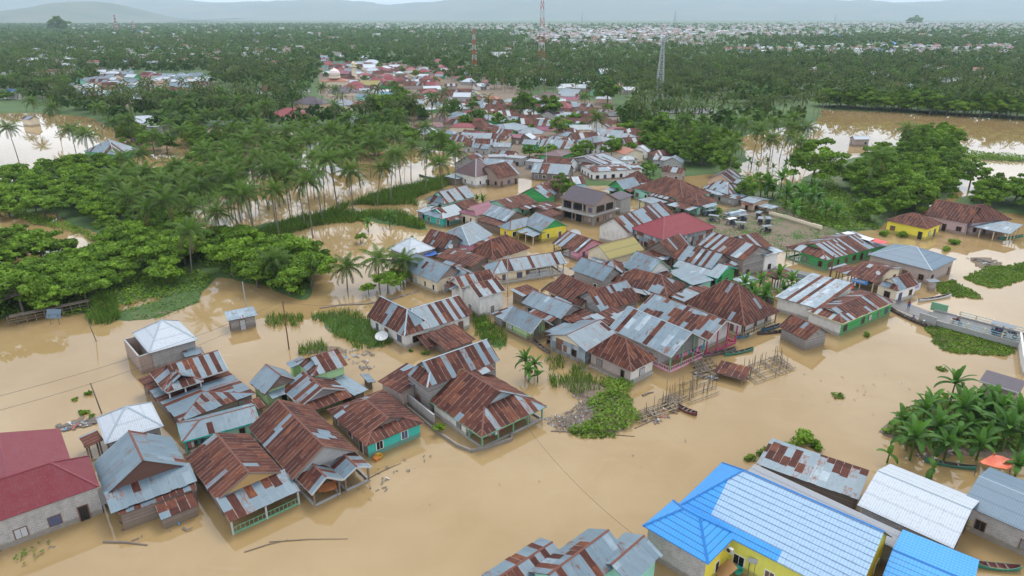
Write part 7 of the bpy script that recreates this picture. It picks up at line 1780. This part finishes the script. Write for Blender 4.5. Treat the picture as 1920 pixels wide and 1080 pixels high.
# fence on the left bank with a hanging sheet
def plank_fence():
    a, b_ = P(18, 612, 0), P(168, 582, 0); c = (a+b_)/2; t = empty('plank_walkway', c, label='old raised plank walkway on posts along the left bank', cat='walkway'); n = 9
    for i in range(n+1):
        p = a.lerp(b_, i/n); m = MB(c); m.bar(p-Vector((0, 0, 1)), p+Vector((0, .0, 1.9)), .14); m.build('post', M_WOOD, t)
    m = MB(c); m.bar(a+Vector((0, .5, 1.7)), b_+Vector((0, .5, 1.9)), 1.3, .12); m.build('walk_deck', M_WOOD, t)
    for z in (.7, 1.2): m = MB(c); m.bar(a+Vector((0, 0, z)), b_+Vector((0, 0, z)), .08, .1); m.build('rail', M_WOOD, t)
plank_fence()
def sheet_sign(px, py, w_, h, z, mat, label, name='metal_sheet', cat='sheet', tilt=.5, rz=0., post=True, lines=0):
    p = P(px, py, z); t = empty(name, (p.x, p.y, 0), rz, label=label, cat=cat); m = MB(); m.quad_box((-w_/2, 0, z-h/2), (w_, 0, 0), (0, .05, 0), (0, h*tilt, h)); m.build('board', mat, t)
    if post:
        for s in (-1, 1): m = MB(); m.bar((s*w_*.3, .1, -1), (s*w_*.3, .1, z), .08); m.build('post', M_WOOD, t)
    if lines:
        r_ = random.Random(5); m = MB()
        for k in range(lines):
            y = z + h*.32 - k*h*.66/max(1, lines-1); x = -w_*.38
            while x < w_*.34:
                q = r_.uniform(.05, .16)*w_; f = (y-(z-h/2))/h
                m.quad_box((x, h*tilt*f-.012, y-.02*h/.5), (q, 0, 0), (0, .01, 0), (0, .0, .05*h)); x += q + .04*w_
        m.build('lettering', M_TRIM['white'], t)
    return t
sheet_sign(98, 590, 2.6, 1.5, 2.0, M_PAINT['grey'], 'pale blue metal sheet hanging on the plank walkway'); 
sheet_sign(1412, 1052, .95, .6, 2.2, M_STEEL, 'small grey sign board on posts at the yellow wall', 'sign_board', 'sign', .0, -.35, lines=4)
# rattan cupboards, tarpaulins, washing, dishes, banners, tubs
def slab(name, label, pts, zs, th, mat, cat):
    q = [P(px, py, z) for (px, py), z in zip(pts, zs)]; c = sum(q, Vector())/len(q); m = MB(c); n_ = (q[1]-q[0]).cross(q[2]-q[0]).normalized()
    if n_.z < 0: n_ = -n_
    top = [p + n_*th for p in q]
    cw = (q[1]-q[0]).cross(q[2]-q[0]).dot(n_) > 0
    m.poly(top if cw else top[::-1]); m.poly(q[::-1] if cw else q)
    for i in range(len(q)):
        j = (i+1) % len(q); f = [q[i], q[j], top[j], top[i]]; m.poly(f if cw else f[::-1])
    return m.build(name, mat, label=label, cat=cat)
slab('rattan_panel', 'brown rattan panel leaning in the yard of the yellow house', [(1340, 1068), (1369, 1048), (1384, 1066), (1352, 1092)], [.6, 1.9, 1.9, .6], .08, plain('rattan', (.40, .22, .09), .7, .6, scale=9), 'panel')
slab('white_tarp', 'white tarpaulin strip stretched beside the red one behind the green porch house', [(1578, 437), (1590, 434), (1640, 448), (1630, 452)], [3.9]*4, .05, CLOTH['white'], 'tarpaulin')
slab('red_tarp', 'bright red tarpaulin behind the green porch house', [(1632, 452), (1642, 447), (1666, 454), (1655, 458)], [3.6]*4, .05, plain('red_tarp', (.55, .03, .03), .5), 'tarpaulin')
def cloth_tarp(label, pts, z, mat, sag=.6, name='tarpaulin', cat='tarpaulin'):
    q = [P(px, py, z) for px, py in pts]; c = sum(q, Vector())/4; m = MB(c); n = 8
    def f(i, j):
        u, v = i/n, j/n; p = q[0].lerp(q[1], u).lerp(q[3].lerp(q[2], u), v); s = math.sin(math.pi*u)*math.sin(math.pi*v)
        return p + Vector((0, 0, -sag*s + .05*math.sin(u*9+v*4) + .35*(u*(1-u) < .02)*(v*(1-v) < .02)))
    for i in range(n):
        for j in range(n):
            a = [f(i, j), f(i+1, j), f(i+1, j+1), f(i, j+1)]; m.poly(a); m.poly([p-Vector((0, 0, .03)) for p in a[::-1]])
    t = empty(name, c, label=label, cat=cat); o = m.build('sheet', mat, t, smooth=True)
    for p in q: m = MB(c); m.bar(Vector((p.x, p.y, -.8)), p, .07); m.build('pole', M_WOOD, t)
M_ORT = plain('orange_tarpaulin', (.72, .17, .09), .5, .25, scale=1.)
cloth_tarp('orange tarpaulin stretched between the banana plants at the right edge', [(1834, 868), (1895, 882), (1900, 862), (1863, 851)], 1.8, M_ORT)
cloth_tarp('orange cloth hanging in the porch of the two gabled dark rust roof', [(594, 925), (632, 917), (629, 900), (602, 908)], 1.3, plain('orange_cloth', (.60, .22, .08), .8), .1, 'cloth', 'cloth')
cloth_tarp('blue tarpaulin roof beside the raw concrete building among palms', [(244, 264), (268, 258), (276, 251), (258, 255)], 3.5, plain('blue_tarpaulin', (.02, .22, .60), .5), .4)
cloth_tarp('red and blue striped awning at the white hip roofed house', [(798, 482), (822, 476), (815, 470), (795, 475)], 2.3, CLOTH['blue'], .1, 'awning', 'awning')
cloth_tarp('small blue tarpaulin at the end of the houses at left', [(449, 236), (457, 235), (456, 231), (449, 232)], 3.5, CLOTH['blue'], .2)
def dish(px, py, z, r, label, tilt=.5, rz=0.):
    p = P(px, py, z); t = empty('satellite_dish', (p.x, p.y, z), rz, label=label, cat='satellite dish'); t.rotation_euler = (tilt, 0, rz); m = MB()
    lathe(m, (0, 0, 0), [(.02, 0), (r*.4, r*.04), (r*.75, r*.15), (r, r*.28), (r*.97, r*.30), (r*.7, r*.17), (.02, r*.03)], 18); m.build('reflector', plain('dish_mesh', (.42, .43, .43), .5), t, smooth=True)
    m = MB()
    for k in range(3): a = k*2.09; m.bar((math.cos(a)*r*.9, math.sin(a)*r*.9, r*.27), (0, 0, r*.8), .03)
    m.build('feed_arm', M_STEEL, t); m = MB(); m.bar((0, 0, 0), (0, -.3, -1.2), .08); m.build('mast', M_STEEL, t)
dish(716, 632, 1.1, 1.15, 'grey satellite dish in the grass beside the white block house', .35); dish(1078, 440, 3.4, 1.4, 'large mesh satellite dish above the market stalls', .5); dish(845, 462, 3.2, .55, 'small white satellite dish left of the pink house', .9)
dish(1646, 512, 5.2, .45, 'small round dish on the rust roof of the shop', .8)
def washing(p0, p1, z, n, label, seed=1):
    a, b_ = P(*p0, z), P(*p1, z); c = (a+b_)/2; t = empty('washing_line', c, label=label, cat='washing line'); m = MB(c); m.bar(a, b_, .03); m.build('line', M_TYRE, t); r_ = random.Random(seed)
    cs = [CLOTH[k] for k in ('teal', 'blue', 'red', 'dark', 'maroon', 'white', 'pink')]
    for i in range(n):
        f = (i+.5)/n; p = a.lerp(b_, f); d = (b_-a).normalized(); w_ = (b_-a).length/n*r_.uniform(.55, .9); h = r_.uniform(.5, .9); m = MB(c)
        o_ = p - d*w_/2; nn = Vector((-d.y, d.x, 0))*.03
        m.quad_box(o_ - Vector((0, 0, h)), d*w_, nn, Vector((0, 0, h))); m.build('garment', r_.choice(cs), t)
washing((1266, 668), (1298, 655), 2.5, 9, 'washing hung between the green posts, left bay of the pale zinc house', 3); washing((1298, 655), (1322, 645), 2.5, 6, 'washing hung in the right bay of the pale zinc house', 4)
washing((351, 830), (400, 818), 1.9, 8, 'washing hung under the turquoise porch at lower left', 5); washing((905, 815), (945, 800), 1.9, 7, 'dark washing hung in the green post verandah', 6); washing((1076, 500), (1085, 512), 2.2, 4, 'washing at the grey plank house by the canoe', 8)
washing((1098, 1088), (1075, 1060), 1., 2, 'spare', 9) if 0 else None
def banner(p0, p1, z0, z1, mat, label, mt=None):
    a, b_ = P(*p0, z0), P(*p1, z0); c = (a+b_)/2; t = empty('banner', c, label=label, cat='banner'); d = (b_-a).normalized(); nn = Vector((-d.y, d.x, 0))
    if nn.y > 0: nn = -nn
    m = MB(c); m.quad_box(a, b_-a, nn*.04, Vector((0, 0, z1-z0))); m.build('sheet', mat, t); Ln = (b_-a).length; r_ = random.Random(int(p0[0])); m = MB(c); x = Ln*.08
    while x < Ln*.9:
        w_ = r_.uniform(.12, .3); 
        if x + w_ > Ln*.92: break
        m.quad_box(a + d*x + nn*.045 + Vector((0, 0, (z1-z0)*.45)), d*w_, nn*.01, Vector((0, 0, (z1-z0)*.3))); x += w_+.08
    m.build('lettering', mt or M_TRIM['white'], t)
banner((1597, 528), (1626, 535), 1.9, 2.7, plain('banner_blue', (.05, .22, .50), .5), 'blue banner with white lettering on the rust roofed shop'); banner((1013, 604), (1032, 597), .6, 1.9, plain('banner_dark_blue', (.02, .03, .30), .5), 'dark blue cloth with white lettering in the porch of the green cottage')
banner((1688, 556), (1724, 543), .5, 2.0, plain('banner_white', (.60, .60, .66), .5), 'long white banner with faint violet lettering on the shop side', plain('violet_print', (.25, .2, .42), .6))
def tub(px, py, r, c, label, z=.0, cat='tub'):
    p = P(px, py, z); m = MB(p); lathe(m, (p.x, p.y, z-.1), [(r*.7, 0), (r, .45), (r*1.05, .47), (r*.93, .47), (r*.65, .12), (.01, .12)], 14); m.build('tub', c, label=label, cat=cat, smooth=False)
tub(710, 858, .55, plain('yellow_plastic', (.62, .36, .03), .4), 'round yellow tub before the turquoise and cream front'); m_ = plain('orange_plastic', (.50, .17, .03), .5)
slab('orange_crate', 'orange crate floating beside the round yellow tub', [(698, 862), (706, 867), (713, 861), (705, 856)], [.0]*4, .4, m_, 'crate')
tub(1456, 1032, .5, plain('green_basket', (.02, .35, .26), .5), 'spare') if 0 else None
p = P(1590, 540, .6); m = MB(p); lathe(m, (p.x, p.y, -.1), [(.1, 0), (.8, .3), (1.05, .9), (.8, 1.5), (.1, 1.8)], 14); m.build('orange_float', plain('orange_float', (.75, .13, .02), .4), label='big round orange float before the rust roofed shop', cat='float', smooth=True)
tub(1383, 1072, .5, plain('green_plastic', (.02, .34, .25), .4), 'green basin in the yard of the yellow house', .5)
def yellow_cage():
    p = P(1815, 985, .3); t = empty('bird_cage', (p.x, p.y, .3), label='yellow wire cage between the white corrugated roof and the right grey house', cat='cage'); 
    for k in range(12):
        a = k*math.pi/6; m = MB(); m.tube([(math.cos(a)*.6, math.sin(a)*.6, 0), (math.cos(a)*.65, math.sin(a)*.65, 1.0), (math.cos(a)*.35, math.sin(a)*.35, 1.5), (0, 0, 1.7)], .035, 4); m.build('bar', plain('yellow_cage_paint', (.6, .42, .02), .5) if k == 0 else bpy.data.materials['yellow_cage_paint'], t)
    m = MB(); 
    for z in (.05, .55, 1.0): m.tube([(math.cos(a)*.63, math.sin(a)*.63, z) for a in np.linspace(0, 2*math.pi, 17)], .035, 4, cap=False)
    m.build('hoop', bpy.data.materials['yellow_cage_paint'], t)
yellow_cage()
def ac_unit():
    p = P(1366, 1032, 3.0); t = empty('air_conditioner', p, -.9, label='white air conditioner box under the blue eave', cat='air conditioner'); m = MB(); m.quad_box((-.4, 0, -.28), (.8, 0, 0), (0, .3, 0), (0, 0, .55)); m.build('casing', M_TRIM['white'], t)
    m = MB(); lathe(m, (0, 0, 0), [(.2, 0), (.22, .02), (.02, .03)], 12); o = m.build('fan_grille', M_DARK, t); o.rotation_euler = (math.pi/2, 0, 0); o.location = (0, -.01, 0)
ac_unit()
# sticks, rafts and debris
def raft(name, label, c0, ux, uy, n, stakes, seed, hgt=2.8, deckf=.7):
    """platform of poles with upright stakes; c0, ux, uy photo pixels of a corner and its neighbours"""
    o, a, b_ = P(*c0, .3), P(*ux, .3), P(*uy, .3); t = empty(name, o, label=label, cat='raft'); r_ = random.Random(seed)
    m = MB(o)
    for i in range(n):
        f = i/(n-1); p, q = o.lerp(a, f), b_ + (a-o)*f
        if r_.random() < deckf: m.bar(p+Vector((r_.uniform(-.3, .3), 0, r_.uniform(0, .15))), q+Vector((r_.uniform(-.4, .4), r_.uniform(-.3, .3), r_.uniform(0, .15))), r_.uniform(.10, .22), .07)
    m.build('deck_planks', M_WOOD, t)
    m = MB(o)
    for f in (0, .33, .66, 1): m.bar(o.lerp(b_, f)-(a-o)*.06, a + (b_-o)*f + (a-o)*.06, .12)
    m.build('beam', M_BAMBOO, t)
    for i in range(stakes):
        u, v = r_.uniform(-.05, 1.05), r_.uniform(-.05, 1.05); p = o + (a-o)*u + (b_-o)*v; h = r_.uniform(.5, 1)*hgt; m = MB(o)
        m.tube([(p.x, p.y, -1.), (p.x+r_.uniform(-.15, .15), p.y+r_.uniform(-.15, .15), h)], [.055, .035], 5); m.build('stake', M_WOOD, t)
    for i in range(stakes//3):
        u, v = r_.random(), r_.random(); p = o + (a-o)*u + (b_-o)*v; a_ = r_.uniform(0, 3.14); L_ = r_.uniform(1, 2.6); z = r_.uniform(.4, 1.6); m = MB(o)
        m.tube([(p.x-L_*math.cos(a_)/2, p.y-L_*math.sin(a_)/2, z), (p.x+L_*math.cos(a_)/2, p.y+L_*math.sin(a_)/2, z+r_.uniform(-.3, .3))], .03, 4); m.build('cross_stick', M_BAMBOO, t)
raft('stake_raft', 'broken bamboo raft with upright stakes at the debris island', (1200, 790), (1270, 765), (1192, 772), 14, 12, 1, 2.0)
raft('plank_raft', 'tilted grey plank platform behind the broken bamboo raft', (1255, 762), (1292, 745), (1238, 748), 12, 12, 2, 3.)
raft('stick_cluster', 'cluster of thin upright stakes standing in the river', (1290, 755), (1345, 735), (1275, 720), 3, 26, 3, 3.2, .15)
raft('pole_frame', 'wrecked wooden frame of stakes and planks in the river right of the shack roof', (1420, 715), (1488, 690), (1390, 690), 14, 34, 4, 2.4)
raft('wreck_platform', 'littered plank platform between the pink porch and the shack roof', (1310, 700), (1345, 690), (1295, 680), 10, 8, 5, 1.2)
H('X1', 'collapsed_shack', 'collapsed low rust roof lying on posts in the river right of the pink porch',
  b((1396, 712), (1338, 697), (1412, 692), 1.0, shed=True, rise=.15, rust=.85, style='patch', tone=.5, wall=None, posts='wood'), cat='shack')
def logx(p0, p1, r, label, z=.05, cat='log'):
    a, b_ = P(*p0, z), P(*p1, z); m = MB((a+b_)/2); mid_ = a.lerp(b_, .5)+Vector((0, .15, .03)); m.tube([a, a.lerp(mid_, .6), mid_, b_], [r, r*.95, r*.8, r*.5], 7); m.build('driftwood_log', M_WOOD, label=label, cat=cat)
logx((194, 1016), (276, 1022), .16, 'floating log in front of the blue grey timber house'); logx((458, 1035), (540, 1012), .06, 'thin branch floating at the bottom left of centre'); logx((505, 1016), (652, 1010), .05, 'long thin bamboo floating above the bottom edge')
logx((688, 898), (752, 868), .06, 'bamboo pole floating right of the white trimmed porch gables'); logx((640, 925), (695, 900), .08, 'dark branch before the two porch gables'); logx((1033, 808), (1190, 818), .09, 'long pale bamboo along the lower edge of the debris island'); logx((1205, 742), (1225, 735), .2, 'short dark plank stub behind the island raft')
logx((850, 352), (905, 372), .14, 'spare') if 0 else None
logx((1190, 803), (1275, 768), .07, 'bamboo rail leaning along the near side of the island raft'); logx((1655, 575), (1690, 596), .07, 'spare2') if 0 else None
def litter():
    r_ = np.random.default_rng(9); V = []; Cc = []
    for pp, n, sz in (([(1016, 786), (1067, 772), (1087, 752), (1060, 740), (1100, 745), (1130, 760), (1120, 795), (1050, 812)], 800, .13), ([(1200, 790), (1230, 760), (1290, 745), (1300, 760), (1230, 795)], 60, .35), ([(1295, 705), (1310, 680), (1350, 690), (1345, 715)], 110, .45), ([(1740, 620), (1900, 650), (1880, 668), (1760, 655)], 40, .25),
        ([(630, 660), (690, 650), (720, 700), (650, 690)], 60, .3), ([(105, 800), (175, 785), (180, 795), (120, 808)], 120, .4), ([(1690, 800), (1840, 800), (1840, 850), (1720, 860)], 120, .5), ([(600, 590), (790, 545), (780, 552), (620, 600)], 90, .25), ([(1810, 484), (1880, 494), (1850, 500)], 60, .4), ([(960, 560), (1060, 480), (1200, 560), (1040, 640)], 60, .25), ([(780, 560), (860, 500), (900, 560), (830, 640)], 30, .25), ([(280, 880), (360, 1000), (200, 1030)], 26, .25), ([(600, 920), (720, 870), (820, 850), (700, 940)], 36, .2), ([(1000, 640), (1120, 690), (1200, 720), (1080, 700)], 40, .25), ([(400, 1000), (1200, 900), (1300, 820), (700, 960)], 26, .16), ([(1400, 700), (1800, 700), (1600, 800)], 22, .16), ([(1460, 560), (1500, 560), (1480, 575)], 10, .3)):
        pg = poly_w(pp); x0, y0 = pg.min(0); x1, y1 = pg.max(0); X = r_.uniform(x0, x1, n*3); Y = r_.uniform(y0, y1, n*3); k = sdist(X, Y, pg) > 0; X, Y = X[k][:n], Y[k][:n]
        h_, _ = ground_height(X, Y)
        for x, y, h in zip(X, Y, h_):
            a = r_.uniform(0, 3.14); L_ = sz*r_.uniform(.3, 1.6); w_ = sz*r_.uniform(.15, .5); z = max(.02, h+.02) + r_.random()*.12; ca, sa = math.cos(a), math.sin(a)
            V.append([(x-ca*L_-sa*-w_, y-sa*L_-ca*w_, z), (x+ca*L_+sa*w_, y+sa*L_-ca*w_, z+r_.uniform(0, .15)), (x+ca*L_-sa*w_, y+sa*L_+ca*w_, z+r_.uniform(0, .2)), (x-ca*L_-sa*w_, y-sa*L_+ca*w_, z+.03)])
            u = r_.random(); Cc.append((.10, .08, .065, 1) if u < .80 else ((.36, .36, .36, 1) if u < .87 else ((.2, .17, .14, 1) if u < .93 else ((.3, .05, .04, 1) if u < .96 else (.05, .2, .35, 1)))))
    np_object('litter', np.array(V).reshape(-1, 3), np.arange(len(V)*4).reshape(-1, 4), bpy.data.materials['town_paint'], np.array(Cc), kind='stuff', label='driftwood bits and plastic litter on the banks and the water', cat='litter')
litter()
# dark vegetable beds beyond the village
for k, (pp, lb) in enumerate((([(1085, 213), (1185, 208), (1190, 216), (1090, 222)], 'left long dark plastic covered vegetable bed beyond the village'), ([(1215, 206), (1330, 204), (1350, 214), (1250, 213)], 'right long dark plastic covered vegetable bed beyond the village'))):
    slab('vegetable_bed', lb, pp, [.75]*4, .25, plain('dark_mulch%d' % k, (.05, .05, .052), .6), 'vegetable bed')
for pf in list(PALMS) + THICK + LOWP + SHORTP + GARDEN + BIG + BANANA + YOUNGB + BUSH + RICK:
    if pf.name not in used and not pf.get('label'):
        for ch in list(pf.children_recursive): bpy.data.objects.remove(ch)
        bpy.data.objects.remove(pf)
# ---------------------------------------------------------------- haze
def haze():
    m = bpy.data.materials.new('haze_air'); m.use_nodes = True; n = m.node_tree; n.nodes.clear()
    o = n.nodes.new('ShaderNodeOutputMaterial'); v = n.nodes.new('ShaderNodeVolumePrincipled')
    v.inputs['Color'].default_value = (.72, .89, 1.0, 1); v.inputs['Density'].default_value = .000064; v.inputs['Anisotropy'].default_value = 0.
    n.links.new(v.outputs[0], o.inputs['Volume'])
    mb = MB(); mb.quad_box((-43000, -200, -4), (86000, 0, 0), (0, 40400, 0), (0, 0, 720))
    mb.build('haze', m, kind='stuff', label='pale bluish haze lying over the whole plain', cat='haze')
haze()
